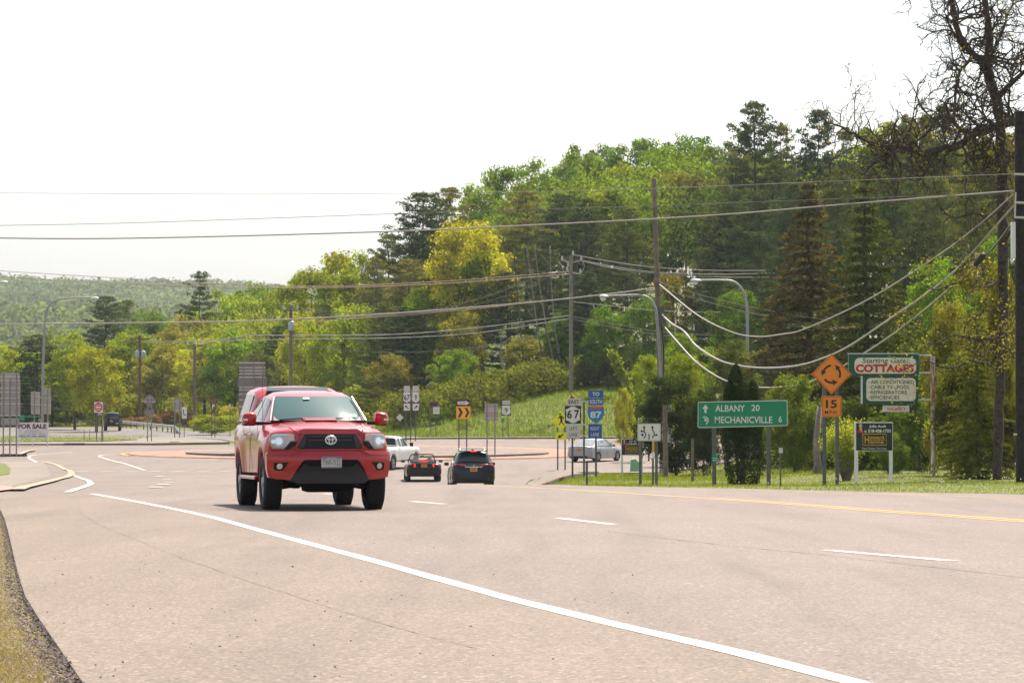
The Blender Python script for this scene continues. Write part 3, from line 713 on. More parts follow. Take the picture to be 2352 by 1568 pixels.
T('dec2', 1480, 430, 320, 48, 'green', 'leafy green tree touching the bare tall pole on its left', G2)
T('pine2', 1600, 400, 320, 60, 'pineo', 'open olive pine right of the bare tall pole', G2)
T('pine1', 1650, 460, 290, 58, 'pine', 'pine with flat sunlit boughs above the right street lamp', G2)
T('pine1', 1735, 225, 300, 66, 'pined', 'big pine with spiky top, highest left of the bare oak', G2)
T('pine3', 1795, 275, 305, 45, 'pineo', 'thin pine just right of the highest spiky one', G2)
T('pine0', 1690, 330, 330, 50, 'pineo', 'olive pine left of the highest spiky one', G2)
T('pine1', 1745, 430, 270, 70, 'pined', 'dark pine with layered boughs below the highest spiky one', G2)
T('pine0', 1880, 243, 290, 58, 'blue', 'blue green pine with a wispy top left of the oak limb tip', G2)
T('pine3', 1945, 285, 285, 48, 'pine', 'slim pine behind the tip of the long oak limb', G2)
T('tall', 2005, 252, 300, 46, 'bright', 'narrow light green treetop, left one of the trio behind the long oak limb', G2)
T('tall', 2062, 238, 300, 42, 'bright', 'narrow light green treetop, middle one of the trio behind the long oak limb', G2)
T('tall', 2110, 222, 300, 42, 'olive', 'narrow light green treetop, right one of the trio behind the long oak limb', G2)
T('pine1', 2080, 330, 260, 70, 'pine', 'dense pine behind the middle of the long oak limb', G2)
T('pine0', 2170, 235, 280, 52, 'pine', 'pine behind the oak where its trunk forks', G2)
T('pine0', 2250, 290, 270, 60, 'olive', 'olive crown behind the oak trunk', G2)
T('dec1', 2320, 270, 270, 56, 'olive', 'olive crown behind the black utility pole top', G2)
# wooded hill: lower row with dark interior
rowg = 'shaded trees along the foot of the wooded hill'
low = [('pine1', 880, 690, 300, 50, 'pine', 'mid green pine low behind the pickup cab'), ('pine1', 925, 700, 298, 48, 'pined', 'dark low pine above the diamond marker by the path'), ('dec1', 975, 640, 300, 48, 'green', 'leafy green tree low above the twin route shields'),
 ('pine2', 1010, 600, 305, 46, 'pined', 'tall dark pine stems right of the twin route shields'), ('dec2', 1060, 700, 292, 45, 'olive', 'olive tree low above the yellow chevron sign'), ('dec4', 1110, 560, 300, 52, 'green', 'green tree above the yellow chevron sign'),
 ('pine1', 1165, 620, 296, 48, 'pined', 'dark pine just left of the three leaning trunks'), ('dec3', 1215, 760, 290, 44, 'olive', 'low olive tree at the foot of the three leaning trunks'), ('pine2', 1255, 540, 300, 46, 'pined', 'dark pine right of the three leaning trunks'),
 ('dec1', 1300, 700, 290, 45, 'deep', 'deep green tree behind the mid utility pole stem'), ('pine1', 1350, 620, 290, 48, 'pined', 'dark pine behind the left street lamp head'), ('dec2', 1395, 690, 284, 44, 'deep', 'deep green tree below the left street lamp arm'),
 ('pine2', 1440, 600, 292, 44, 'pined', 'dark stems below the left street lamp bend'), ('dec4', 1490, 660, 282, 44, 'deep', 'deep green tree directly behind the bare tall pole'), ('dec3', 1555, 600, 288, 48, 'olive', 'open olive tree between the two street lamps'),
 ('dec1', 1580, 745, 240, 58, 'green', 'mid green leafy tree below the right street lamp head'), ('pine1', 1640, 620, 260, 50, 'pined', 'dark pine under the right street lamp arm'), ('dec0', 1700, 640, 235, 50, 'deep', 'deep green tree behind the right street lamp pole'),
 ('pine1', 1800, 560, 240, 58, 'pined', 'dark pine behind the brown spruce'), ('pine1', 1930, 520, 225, 58, 'pined', 'dark pine between the brown and the olive spruce'), ('pine1', 2110, 500, 220, 66, 'pined', 'dark pine right of the olive spruce'),
 ('pine1', 2230, 420, 215, 66, 'pine', 'dark pine behind the oak trunk'), ('dec2', 2340, 480, 210, 66, 'deep', 'deep green tree behind the black utility pole'), ('dec1', 1040, 790, 285, 40, 'green', 'young green tree above the chevron sign on the bank top'), ('dec4', 900, 800, 290, 42, 'olive', 'low olive tree above the paved path')]
low += [('pine1', 1690, 430, 288, 66, 'pined', 'dark pine left below the highest spiky one'), ('pine0', 1825, 410, 262, 60, 'pined', 'dark pine with thin top just left of the brown spruce tip'),
 ('pine1', 1925, 380, 255, 62, 'pine', 'dense pine between the tips of the brown and the olive spruce'), ('pine1', 2050, 410, 238, 66, 'pined', 'dark pine right of the olive spruce tip'), ('pine0', 2150, 400, 245, 62, 'pine', 'pine behind the tangled lower oak limbs'),
 ('pine1', 2190, 560, 205, 62, 'pined', 'dark low pine behind the bright maple'), ('pine1', 1770, 640, 215, 56, 'pined', 'low dark pine right of the right street lamp'), ('pine1', 2330, 600, 190, 60, 'pined', 'dark low pine at the right edge behind the black pole')]
for a_ in low: T(*a_, rowg)
# right, near trees
T('spruce0', 1858, 395, 150, 118, 'brown', 'tall brown tinged spruce with thinning needles left of the diamond warning sign', G3)
T('spruce1', 1988, 385, 138, 112, 'spruce', 'tall olive spruce with drooping boughs behind the cottages sign', G3)
T('spruce2', 2060, 640, 150, 80, 'spruce', 'smaller spruce between the olive spruce and the bright maple', G3)
T('dec2', 2160, 575, 165, 85, (.17, .29, .024), 'bright fresh green maple lit from behind, left of the oak trunk', G3)
T('dec0', 2275, 640, 160, 60, (.16, .25, .024), 'bright green young tree right behind the oak trunk', G3)
T('shr1', 1825, 838, 128, 74, (.17, .215, .035), 'round light green apple like tree left of the diamond warning sign', G3)
T('shr0', 2110, 900, 118, 72, (.085, .14, .025), 'mid green shrub mass behind the rusty sign pole', G3, name='shrub', cat='shrub')
T('shr1', 2050, 985, 112, 40, (.09, .15, .025), 'low green bush right of the real estate board by the rusty pole', G3, name='shrub', cat='shrub')
T('shr2', 2220, 790, 104, 90, (.125, .13, .025), 'olive leaved shrub tree left of the black utility pole', G3, name='shrub', cat='shrub')
T('shr0', 2310, 900, 98, 60, (.10, .11, .025), 'dark lower shrub at the foot of the black utility pole', G3, name='shrub', cat='shrub')
T('shr1', 1552, 838, 150, 96, (.040, .056, .015), 'big dark rounded bush right of the tall pole foot', G3, name='shrub', cat='shrub')
T('shr2', 1615, 880, 145, 50, (.045, .06, .016), 'dark bush between the big rounded one and the cypress', G3, name='shrub', cat='shrub')
T('dec4', 1490, 800, 190, 40, 'bright', 'light green young tree left behind the tall pole', G3)
T('dec0', 1570, 790, 180, 60, 'bright', 'light green tree above the big dark bush', G3)
T('dec1', 1690, 760, 170, 60, (.14, .17, .04), 'olive treetop behind the dark cypress', G3)
T('shr0', 1965, 900, 125, 50, (.05, .075, .018), 'dark bush behind the yellow green fan shrub', G3, name='shrub', cat='shrub')
T('bush1', 1432, 880, 215, 26, 'yellow', 'narrow yellow green sapling left of the tall pole', G3)
T('bush0', 1462, 885, 235, 46, 'green', 'low green bush at the bank top left of the tall pole', 'bushes on the bank')
T('bush1', 1380, 905, 270, 42, 'green', 'green bush on the bank behind the lane plaques', 'bushes on the bank')
T('bush0', 1000, 925, 262, 26, 'green', 'small round bush behind the low brown sign', 'bushes on the bank')
T('bush1', 1060, 955, 258, 20, 'bright', 'bright little bush behind the yellow chevron sign', 'bushes on the bank')
T('bush0', 1120, 930, 275, 34, 'bright', 'bright bush behind the blank sign back on the island', 'bushes on the bank')
T('bush0', 1230, 890, 285, 50, 'green', 'wide green bush at the bank top behind the single route shield', 'bushes on the bank')
T('bush1', 1310, 885, 285, 44, 'olive', 'olive bush at the foot of the mid utility pole', 'bushes on the bank')
T('bush1', 940, 905, 285, 40, 'deep', 'deep green bush above the paved path', 'bushes on the bank')
T('spruce1', 2245, 705, 97, 62, (.16, .17, .035), 'loose olive evergreen with layered boughs in front of the oak trunk', G3)
T('shr1', 2185, 655, 108, 66, (.22, .21, .04), 'tall airy yellow olive shrub between the rusty sign pole and the oak trunk', G3)
T('shr2', 2300, 560, 100, 52, (.21, .20, .04), 'yellow olive foliage hiding the oak trunk beside the black pole', G3)
# arborvitae: several dark upright spires on one foot
def arbor():
    p = P(1705, 900, 93); p.z = gz1(p.x, 93); D = p.y; s = D/F
    e = empty('arborvitae', p, 0, 'dark upright arborvitae with twin spires behind the green distance sign', 'shrub', G3)
    pts = []; rnd = []
    def spire(cx, cz0, cz1, r0, r1, n, cy=0):
        t = RNG.random(n); a = RNG.uniform(0, 6.28, n); r = (r0+(r1-r0)*t)*np.sqrt(np.maximum(0, 1-np.maximum(0, (t-.8)/.2)**2))*np.minimum(1, .62+t*1.8)*(.72+.33*RNG.random(n))*(1+.12*np.sin(3*a+8*t))
        pts.append(np.stack([(cx-1705)*s+r*np.cos(a)*s, cy+r*np.sin(a)*s, (cz0+(cz1-cz0)*t)*s], 1))
    spire(1707, 0, 232, 52, 32, 9500); spire(1690, 120, 276, 32, 12, 4600, .1); spire(1674, 110, 235, 22, 9, 2200); spire(1729, 110, 240, 28, 10, 3000); spire(1722, 60, 150, 36, 26, 2600, -.1); spire(1683, 70, 190, 30, 28, 2600, -.1)
    me = leaf_quads(np.concatenate(pts), .085, 'crown', NEEDLE, .45, -.3); o = link(bpy.data.objects.new('crown', me), e); color(o, (.045, .07, .02))
    mb = MB(); mb.tube([(0, 0, -.1), (.02, 0, 1.5)], [.09, .06], 8); mb.tube([(-.1, .05, -.1), (-.2, .05, 1.6)], [.06, .04], 8); mb.obj('trunk', BARK, e)
arbor()
# yellow green fan shrub
def fan():
    p = hit(1968, 1102); p.y += 3; p.z = gz1(p.x, p.y); s = p.y/F
    e = empty('fan_shrub', p, 0, 'yellow green vase shaped shrub fanning out behind the real estate board', 'shrub', G3)
    mb = MB(); pts = []
    for k in range(120):
        a = RNG.uniform(0, 6.28); sp = RNG.random()**.6; L = RNG.uniform(100, 168)*s; r = sp*70*s
        b = Vector((math.cos(a)*.12, math.sin(a)*.12, 0)); m_ = Vector((math.cos(a)*r*.45, math.sin(a)*r*.45, L*.55)); t = Vector((math.cos(a)*r, math.sin(a)*r, L*(1-.25*sp)))
        mb.tube([b, m_, t], [.014, .009, .004], 4, False)
        for q in range(75):
            u = .22+.78*RNG.random(); w_ = (b.lerp(m_, u*2) if u < .5 else m_.lerp(t, u*2-1)); pts.append(np.array(w_)+RNG.normal(size=3)*.06)
    mb.obj('stem', BARKG, e)
    o = link(bpy.data.objects.new('crown', leaf_quads(np.array(pts), .075, 'crown', LEAF, .6)), e); color(o, (.36, .42, .06))
fan()
# grey apple trunk standing on the lawn
p = P(1877, 900, 118); p.z = gz1(p.x, 118); mb = MB(); mb.tube([(0, 0, -.1), (.02, 0, .4), (-.05, 0, 1.2), (.1, 0, 2.6)], [.22, .15, .13, .1], 9); o = mb.obj('grey_trunk', BARKG, smooth=True); o.location = p
tag(o, 'short grey tree trunk standing on the lawn left of the diamond sign posts', 'tree trunk')
# leaning pale trunks in the wood
lt = [([(1208, 562), (1222, 660), (1240, 790), (1262, 880)], 292, 'dark leaning trunk, left one of the three in front of the wood', BARKG), ([(1228, 560), (1237, 640), (1255, 750), (1280, 885)], 290, 'pale leaning trunk in the middle of the three, in front of the wood', BARKP), ([(1263, 565), (1268, 680), (1280, 790), (1300, 890)], 291, 'thin pale leaning trunk, right one of the three in front of the wood', BARKP)]
def leaning(pl, D, lb, m_, r=.10):
    pw = [P(x, y, D-3) for x, y in pl]; b = Vector((pw[-1].x, pw[-1].y, gz1(pw[-1].x, pw[-1].y)-.2)); pw[-1] = Vector((pw[-1].x+.1, pw[-1].y, max(b.z, pw[-1].z)))
    mb = MB(); q = crom(pw+[b], 5); mb.tube([v-b for v in q], [r*(.45+.7*i/len(q)) for i in range(len(q))], 7)
    for k in range(5):
        a_ = q[2+k*3]-b; mb.tube([a_, a_+Vector((random.uniform(-1, 1), 0, random.uniform(.2, 1)))*1.3], [.04, .015], 4)
    o = mb.obj('leaning_trunk', m_, smooth=True); o.location = b; tag(o, lb, 'tree trunk', 'leaning trunks in front of the wood')
for a_ in lt: leaning(*a_)
leaning([(1180, 570), (1190, 700), (1200, 800), (1205, 890)], 293, 'dark upright trunk left of the three leaning ones', BARK, .12)
leaning([(1150, 770), (1152, 830), (1158, 880)], 286, 'short pale snag low in the wood above the single route shield', BARKP, .1)
leaning([(1330, 560), (1322, 660), (1335, 780), (1338, 880)], 293, 'dark wavy trunk right behind the mid utility pole', BARK, .15)
leaning([(1400, 700), (1402, 800), (1405, 885)], 292, 'dark straight trunk under the left street lamp head', BARK, .15)
# vine covered snag
vp = [P(1405, 808, 232), P(1422, 845, 232), P(1440, 880, 232), P(1448, 930, 232)]; b = Vector((vp[-1].x, vp[-1].y, gz1(vp[-1].x, vp[-1].y)))
e = empty('vine_snag', b, 0, 'leaning snag wrapped in bright yellow green vine left of the tall pole', 'tree', G3)
mb = MB(); mb.tube([v-b for v in vp]+[(0, 0, -.2)], [.05, .08, .1, .12, .14], 6); mb.obj('trunk', BARK, e)
q = crom([v-b for v in vp]+[Vector((0, 0, 0))], 12); pts = np.concatenate([np.array(v)+RNG.normal(size=(45, 3))*.17 for v in q])
o = link(bpy.data.objects.new('foliage', leaf_quads(pts, .22, 'foliage', LEAF, .8)), e); color(o, (.22, .28, .035))
# undergrowth along the foot of the wood: one continuous mass of low growth
cs = []; 
for k in range(620):
    X = RNG.uniform(-11, 34); Y = 283+RNG.random()*12-min(14, max(0, 7-X))*1.6-max(0, X-8)*.5; cs.append((X, Y, gz1(X, Y)+RNG.uniform(.2, 2.6)))
cs = np.array(cs); P_ = clump_pts(cs, RNG.uniform(.7, 1.5, len(cs)), 95)
rn = np.clip(np.repeat(RNG.uniform(.1, .9, len(cs)), 95), 0, 1)
o = link(bpy.data.objects.new('undergrowth', leaf_quads(P_, .27, 'undergrowth', LEAF, .8, .2, rn, clump_pts.n))); color(o, (.135, .16, .024)); tag(o, 'tangled green undergrowth along the foot of the wooded hill', 'undergrowth', kind='stuff')
cs = []
for k in range(560):
    X = RNG.uniform(-75, -12); Y = 352+RNG.random()*14+(X+40)*.3 if X < -30 else 300+RNG.random()*25+(-X-12)*2; cs.append((X, Y, gz1(X, Y)+RNG.uniform(.2, 3.2)))
cs = np.array(cs); P_ = clump_pts(cs, RNG.uniform(.8, 1.7, len(cs)), 90)
rn = np.clip(np.repeat(RNG.uniform(.1, .9, len(cs)), 90), 0, 1)
o = link(bpy.data.objects.new('roadside_scrub', leaf_quads(P_, .32, 'roadside_scrub', LEAF, .8, .2, rn, clump_pts.n))); color(o, (.20, .225, .028)); tag(o, 'light green scrub beyond the far road under the trees', 'undergrowth', kind='stuff')
# right-hand scrub behind the lawn
cs = []
for k in range(330):
    X = RNG.uniform(12, 30); Y = 128+RNG.random()*16+(X-12)*.1; cs.append((X, Y, gz1(X, Y)+RNG.uniform(.2, 2.8 if X < 18 else 6)))
cs = np.array(cs); P_ = clump_pts(cs, RNG.uniform(.5, 1.0, len(cs)), 130)
o = link(bpy.data.objects.new('lawn_edge_scrub', leaf_quads(P_, .16, 'lawn_edge_scrub', LEAF, .8, .2, None, clump_pts.n))); color(o, (.085, .125, .02)); tag(o, 'green scrub closing off the back of the lawn behind the cottages sign', 'undergrowth', kind='stuff')
# the wood behind, nobody could count it
def wood(name, n, xr, yr, hr, rr, nl, leaf, label, cols, test=None, hf=None, patch=False):
    cs = []
    V = []; rn = []; NN = []
    g_ = 0
    while len(cs) < n and g_ < n*60:
        g_ += 1; Y = RNG.uniform(*yr); X = RNG.uniform(xr[0], xr[1])*Y
        if test and not test(X, Y): continue
        cs.append((X, Y))
    for X, Y in cs:
        h = RNG.uniform(*hr) if hf is None else max(5, hf(X, Y)); r = RNG.uniform(*rr); g = gz1(X, Y)
        if hf:
            K = 26; q = RNG.normal(size=(K, 3)); q[:, 2] = np.abs(q[:, 2])*1.2-.45; q /= np.linalg.norm(q, axis=1)[:, None]; hh = min(h*.42, r*1.35); kk = r*RNG.uniform(.55, .95, K)[:, None]
            cc = np.array([X, Y, g+h-hh-.8])+q*kk*np.array([1, 1, hh/r]); V.append(clump_pts(cc, RNG.uniform(.8, 1.5, K), nl//K)); NN.append(clump_pts.n)
            c0 = RNG.random(); rn.append(np.clip(c0+np.repeat(RNG.uniform(-.25, .25, K), nl//K)+RNG.uniform(-.1, .1, K*(nl//K)), 0, 1)); continue
        d = RNG.normal(size=(nl, 3)); d[:, 2] = np.abs(d[:, 2])*1.0-.25; d /= np.linalg.norm(d, axis=1)[:, None]
        lob = 1+.25*np.sin(4*np.arctan2(d[:, 1], d[:, 0])+X)*np.sin(3*d[:, 2]+Y)
        k = r*lob*(.8+.25*RNG.random(nl)); c0 = RNG.random() if not patch else np.clip(.5+.35*math.sin(X*.03+Y*.011)*math.sin(Y*.017+1)+RNG.normal()*.15, 0, 1)
        cz = g+h-min(h*.5, r*1.5); V.append(np.stack([X+d[:, 0]*k, Y+d[:, 1]*k, cz+d[:, 2]*k*min(h*.5, r*1.5)/r], 1)) if hf else V.append(np.stack([X+d[:, 0]*k, Y+d[:, 1]*k, g+h*.5+d[:, 2]*k*h*.5/r], 1)); NN.append(d); rn.append(np.clip(c0+RNG.uniform(-.12, .12, nl), 0, 1))
    o = link(bpy.data.objects.new(name, leaf_quads(np.concatenate(V), leaf, name, LEAF, .8, .2, np.concatenate(rn), np.concatenate(NN)))); color(o, cols); return tag(o, label, 'woodland', kind='stuff')
SKY_ = np.array([(0, 800), (200, 760), (280, 715), (400, 740), (500, 680), (600, 655), (680, 650), (720, 610), (780, 575), (850, 600), (900, 570), (960, 480), (1080, 455), (1120, 425), (1180, 378), (1240, 366), (1300, 362), (1340, 330), (1400, 328), (1440, 352), (1480, 312), (1530, 328), (1575, 300), (1640, 318), (1690, 330), (1740, 290), (1800, 320), (1880, 290), (1950, 310), (2060, 275), (2150, 255), (2250, 270), (2400, 280)], float)
def skyh(X, Y, cap=27):
    """height that keeps a tree just under the skyline of the wooded hill"""
    v = 1176+7000*X/Y; return min(cap, (880-(np.interp(v, SKY_[:, 0], SKY_[:, 1])+28+abs(RNG.normal())*26))/7000*Y+EYE-gz1(X, Y))
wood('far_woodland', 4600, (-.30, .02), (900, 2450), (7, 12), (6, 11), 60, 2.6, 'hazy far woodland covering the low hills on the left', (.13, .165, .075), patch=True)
wood('middle_woodland', 420, (-.28, -.02), (450, 800), (11, 17), (4, 7), 170, 1.5, 'pale green valley woodland behind the roadside trees', (.18, .23, .04))
wood('hill_wood', 430, (-.03, .19), (335, 430), (18, 25), (3.4, 5.2), 620, .42, 'green wood filling the hill behind the front trees', (.14, .20, .026), test=lambda X, Y: X > -16+(Y-330)*.05, hf=skyh, patch=True)
wood('left_wood', 120, (-.15, -.045), (365, 430), (10, 16), (3.5, 5), 620, .42, 'light green wood behind the roadside trees at the left', (.20, .235, .03), hf=lambda X, Y: skyh(X, Y, 16), patch=True)
wood('hill_wood_right', 210, (.06, .19), (304, 336), (10, 15), (3, 4.6), 560, .40, 'dark wood behind the spruces and the oak', (.055, .085, .022), hf=lambda X, Y: min(22, skyh(X, Y)-2.5))
# ---------------------------------------------------------------- big bare oak at the right
def oak():
    random.seed(21)
    D0 = 95; b0 = P(2290, 1108, D0); b0.z = gz1(b0.x, b0.y)-.2
    e = empty('oak_tree', b0, 0, 'large crooked oak, nearly bare, with a long limb reaching left above the wires', 'tree')
    s = D0/F
    def L(pl, dy=0, dd=0): return [P(x, y, D0+dy+dd*i/(len(pl)-1))-b0 for i, (x, y) in enumerate(pl)]
    mb = MB(); tw = MB(); buds = []
    limbs = []
    def limb(pl, r0, r1, dy=0, dd=0, seg=5, tube=mb):
        r0 *= (.38 if r0 > .38 else .46 if r0 > .25 else .6); r1 *= .58
        q = crom(L(pl, dy, dd), seg); n = len(q)
        q = [v+Vector((random.gauss(0, .35), 0, random.gauss(0, .35)))*(r0*.35 if 0 < i < n-1 else 0) for i, v in enumerate(q)]
        rr = [(r0+(r1-r0)*i/(n-1))*random.uniform(.93, 1.07) for i in range(n)]
        tube.tube(q, rr, 8); limbs.append((q, rr)); return q
    limb([(2290, 1115), (2296, 900), (2304, 700), (2302, 520), (2300, 440), (2297, 293), (2288, 226), (2266, 158)], .40, .29)
    limb([(2266, 158), (2250, 138), (2228, 117), (2202, 73), (2184, 0), (2175, -60)], .27, .14, 0, -1)
    limb([(2268, 165), (2273, 117), (2269, 44), (2260, 0), (2255, -60)], .22, .13, 0, 1)
    limb([(2288, 226), (2307, 208), (2345, 172), (2400, 140)], .15, .10, 0, -2)
    limb([(2274, 130), (2290, 100), (2307, 59), (2316, 30), (2331, 8), (2352, 0)], .09, .04, 0, 2)
    limb([(2230, 133), (2220, 148), (2205, 164), (2200, 185), (2196, 205), (2193, 245), (2190, 283)], .09, .07, 0, -2)
    limb([(2205, 164), (2192, 150), (2188, 130), (2184, 105), (2178, 85), (2176, 68)], .05, .02, -1, -1)
    limb([(2304, 262), (2331, 275), (2360, 280)], .16, .2, 0, -1)
    limb([(2340, 277), (2278, 293), (2234, 310), (2205, 331), (2161, 344), (2117, 349), (2095, 344), (2058, 337), (2035, 341), (2010, 330), (1985, 322), (1944, 299), (1903, 281), (1874, 258)], .23, .03, -1, -4)
    limb([(2035, 341), (2024, 355), (2020, 366), (1997, 384), (1982, 400), (1970, 412)], .09, .03, -3, -1)
    limb([(2234, 312), (2210, 300), (2190, 281), (2188, 262)], .14, .09, -1.5, 0)
    limb([(2205, 331), (2180, 350), (2160, 372), (2140, 400)], .09, .04, -1.5, -2)
    limb([(1944, 299), (1946, 288), (1953, 272), (1960, 258)], .035, .012, -4, 0)
    limb([(2328, 357), (2310, 376), (2295, 383), (2272, 372), (2262, 350), (2255, 335)], .10, .07, -1, -1)
    limb([(2250, 335), (2205, 292), (2150, 290), (2110, 284), (2088, 270)], .05, .015, -2, -3)
    limb([(2300, 470), (2270, 500), (2240, 490), (2190, 500), (2150, 470)], .10, .03, -.5, -3)
    limb([(2302, 560), (2330, 520), (2360, 500)], .1, .06, 0, -2)
    limb([(2303, 640), (2260, 660), (2200, 650), (2150, 665), (2110, 650)], .09, .02, 0, -3)
    limb([(2304, 760), (2250, 780), (2190, 770), (2140, 790), (2080, 775)], .08, .02, 0, -3)
    limb([(2304, 850), (2240, 830), (2180, 845), (2125, 830), (2075, 850)], .08, .015, 0, -3)
    limb([(2290, 226), (2283, 190), (2268, 140), (2262, 105)], .06, .03, 1, 1)
    limb([(2297, 300), (2262, 270), (2255, 235), (2262, 205)], .07, .03, 1, 1)
    main = mb.obj('trunk', mat('oak_bark', (.075, .058, .048), .95, noise=(9, .5), bump=(14, .8), spec=.2), e, smooth=True)
    def twig(p, d, r, ln, lev):
        q = [p]; n = 6
        for i in range(n):
            d = (d+Vector((random.gauss(0, .42), random.gauss(0, .3), random.gauss(.02, .42)))).normalized(); q.append(q[-1]+d*ln/n)
        tw.tube(q, [r*(1-.75*i/n) for i in range(n+1)], 5 if lev < 2 else 3, False)
        if lev < 3:
            for i in range(1, n+1):
                if random.random() < (.7, .5, .32)[lev]:
                    dd = (d+Vector((random.gauss(0, .9), random.gauss(0, .6), random.gauss(.1, .9)))).normalized()
                    twig(q[i], dd, r*.62, ln*random.uniform(.4, .65), lev+1)
        if lev >= 1:
            buds.extend([np.array(q[-1])+np.random.normal(size=3)*.09 for _ in range(3)])
    np.random.seed(4)
    for q, rr in limbs:
        n = len(q)
        for i in range(2, n):
            if rr[i] > .15: continue
            if random.random() < .52:
                d = (q[i]-q[i-1]).normalized(); side = Vector((random.gauss(0, 1), random.gauss(0, .6), random.gauss(.15, .8))).normalized()
                d = (d*.5+side).normalized(); ln = random.uniform(.7, 1.9)*(.6+rr[i]*8)
                twig(q[i], d, min(.045, rr[i]*.6), min(ln, 1.9), 1 if rr[i] < .03 else 0)
    tw.obj('twigs', MATS['oak_bark'], e)
    buds = np.array([b_ for b_ in buds])
    zz_ = buds[:, 2]+b0.z; keep = np.random.random(len(buds)) < np.where(zz_ > 9.3, .05, np.where(zz_ > 6, .16, .3))
    buds = buds[keep]
    lo = buds[buds[:, 2]+b0.z < 5.6]
    buds = np.concatenate([buds]+[lo+np.random.normal(size=lo.shape)*.16 for _ in range(2)])
    o = link(bpy.data.objects.new('young_leaves', leaf_quads(buds, .09, 'young_leaves', LEAF, .7)), e); color(o, (.26, .23, .05))
oak()

# ---------------------------------------------------------------- utility poles, lamps, wires
def pole(x, ytop, D, r0, r1, m, label, xb=None, name='utility_pole', cat='utility pole', zb=None):
    p = P(xb if xb is not None else x, 900, D); p.z = gz1(p.x, D)-.05 if zb is None else zb
    t = P(x, ytop, D)-p
    e = empty(name, p, 0, label, cat)
    mb = MB(); mb.tube([(t.x*k, 0, t.z*k-.2*(k == 0)) for k in (0, .25, .5, .75, 1)], [r0+(r1-r0)*k for k in (0, .25, .5, .75, 1)], 14); mb.obj('pole_shaft', m, e, smooth=True, sharp=40)
    return e, p
def ins(mb, c, r=.06, h=.2): mb.tube([c, (c[0], c[1], c[2]+h*.4), (c[0], c[1], c[2]+h)], [r*.6, r, r*.4], 8)
# tall bare pole in the middle
e, b = pole(1502, 411, 165, .185, .12, POLEM, 'tall bare wooden pole beside the street lamp, leaning slightly left', xb=1524)
r = lambda x, y, D=165, dy=0: P(x, y, D+dy)-b
mb = MB(); mb.tube([r(1519, 742, dy=-.25), r(1524, 800, dy=-.28), r(1527, 1080, dy=-.3)], .045, 6); mb.obj('cable_guard', mat('black_cable', (.015, .014, .013), .6), e)
mb = MB(); mb.box(r(1513, 652, dy=-.2), (.5, .12, .1)); mb.obj('dead_end_bracket', mat('clamp_dark', (.10, .10, .10), .5, .5), e); mb = MB(); mb.box(r(1519, 712, dy=-.2), (.3, .25, .35)); mb.box(r(1523, 735, dy=-.2), (.3, .2, .5)); mb.tube([r(1512, 705, dy=-.2), r(1520, 730, dy=-.25), r(1527, 755, dy=-.3)], .05, 6); mb.obj('cable_clamp', mat('clamp_dark', (.10, .10, .10), .5, .5), e)
o, _ = pole(1527, 930, 140, .12, .11, POLEM, 'short wooden stub post in front of the tall pole foot', xb=1529, name='wooden_post', cat='post')
o, _ = pole(1536, 900, 168, .12, .12, GALV, 'grey metal conduit standing right behind the tall pole foot', xb=1541, name='conduit_post', cat='post')
# mid utility pole with crossarms
e, b = pole(1311.5, 590, 262, .19, .15, POLEG, 'grey utility pole with angled crossarms in front of the wood')
r = lambda x, y, dy=0: P(x, y, 262+dy)-b
mb = MB()
mb.tube([r(1291, 597), r(1312, 603), r(1335, 598)], .07, 6); mb.tube([r(1303, 623), r(1312, 626), r(1333, 629)], .08, 6); mb.tube([r(1291, 595), r(1305, 605)], .05, 5); mb.tube([r(1312, 604), r(1316, 584)], .05, 5)
mb.obj('crossarm', mat('pale_crossarm', (.42, .38, .34), .7), e)
for (x, y) in ((1291, 597), (1335, 598), (1316, 585), (1305, 612), (1333, 627), (1303, 622)):
    mb = MB(); ins(mb, r(x, y+1), .11, .4); mb.obj('insulator', mat('insulator_porcelain', (.5, .48, .45), .3), e)
mb = MB(); mb.tube(crom([r(1337, 600), r(1342, 610), r(1338, 622), (r(1332, 628))], 4), .03, 4); mb.obj('jumper_wire', WIREM, e); mb = MB(); mb.tube(crom([r(1284, 602), r(1290, 610), r(1294, 622)], 4), .03, 4); mb.obj('jumper_wire', WIREM, e)
# left poles
def armpole(x, ytop, D, ya, xl, xr, m, label, trans=(), r_=.15):
    e, b = pole(x, ytop, D, r_*1.15, r_, m, label)
    r = lambda u, v, dy=0: P(u, v, D+dy)-b
    mb = MB(); mb.box((r(xl, ya)+r(xr, ya))/2+Vector((0, -.25, 0)), ((xr-xl)*D/F, .1, .14)); mb.obj('crossarm', m, e)
    for u in (xl+1, xr-1): mb = MB(); ins(mb, r(u, ya, -.25)+Vector((0, 0, .08)), .12, .35); mb.obj('insulator', mat('insulator_porcelain', (.5, .48, .45), .3), e)
    mb = MB(); ins(mb, r(x, ytop), .1, .4); mb.obj('insulator', mat('insulator_porcelain', (.5, .48, .45), .3), e)
    for u, v in trans:
        mb = MB(); c = r(u, v); mb.tube([c-Vector((0, 0, .45)), c-Vector((0, 0, .4)), c+Vector((0, 0, .35)), c+Vector((0, 0, .45))], [.22, .27, .27, .18], 12); mb.tube([c+Vector((0, 0, .45)), c+Vector((0, 0, .65))], [.05, .03], 6)
        mb.obj('transformer', mat('transformer_grey', (.42, .48, .50), .45), e, smooth=True, sharp=50)
    return e
armpole(668, 702, 285, 713, 650, 684, POLEM, 'utility pole with a plain crossarm and one grey transformer above the pickup roof', [(669, 748)])
armpole(321, 770, 350, 778, 300, 345, mat('red_brown_pole', (.20, .10, .055), .9, noise=(3, .2)), 'reddish brown pole with crossarm and two grey transformers', [(316, 814), (329, 814)])
armpole(447, 790, 310, 794, 430, 466, POLEM, 'dark wooden utility pole with small crossarm behind the far guardrail')
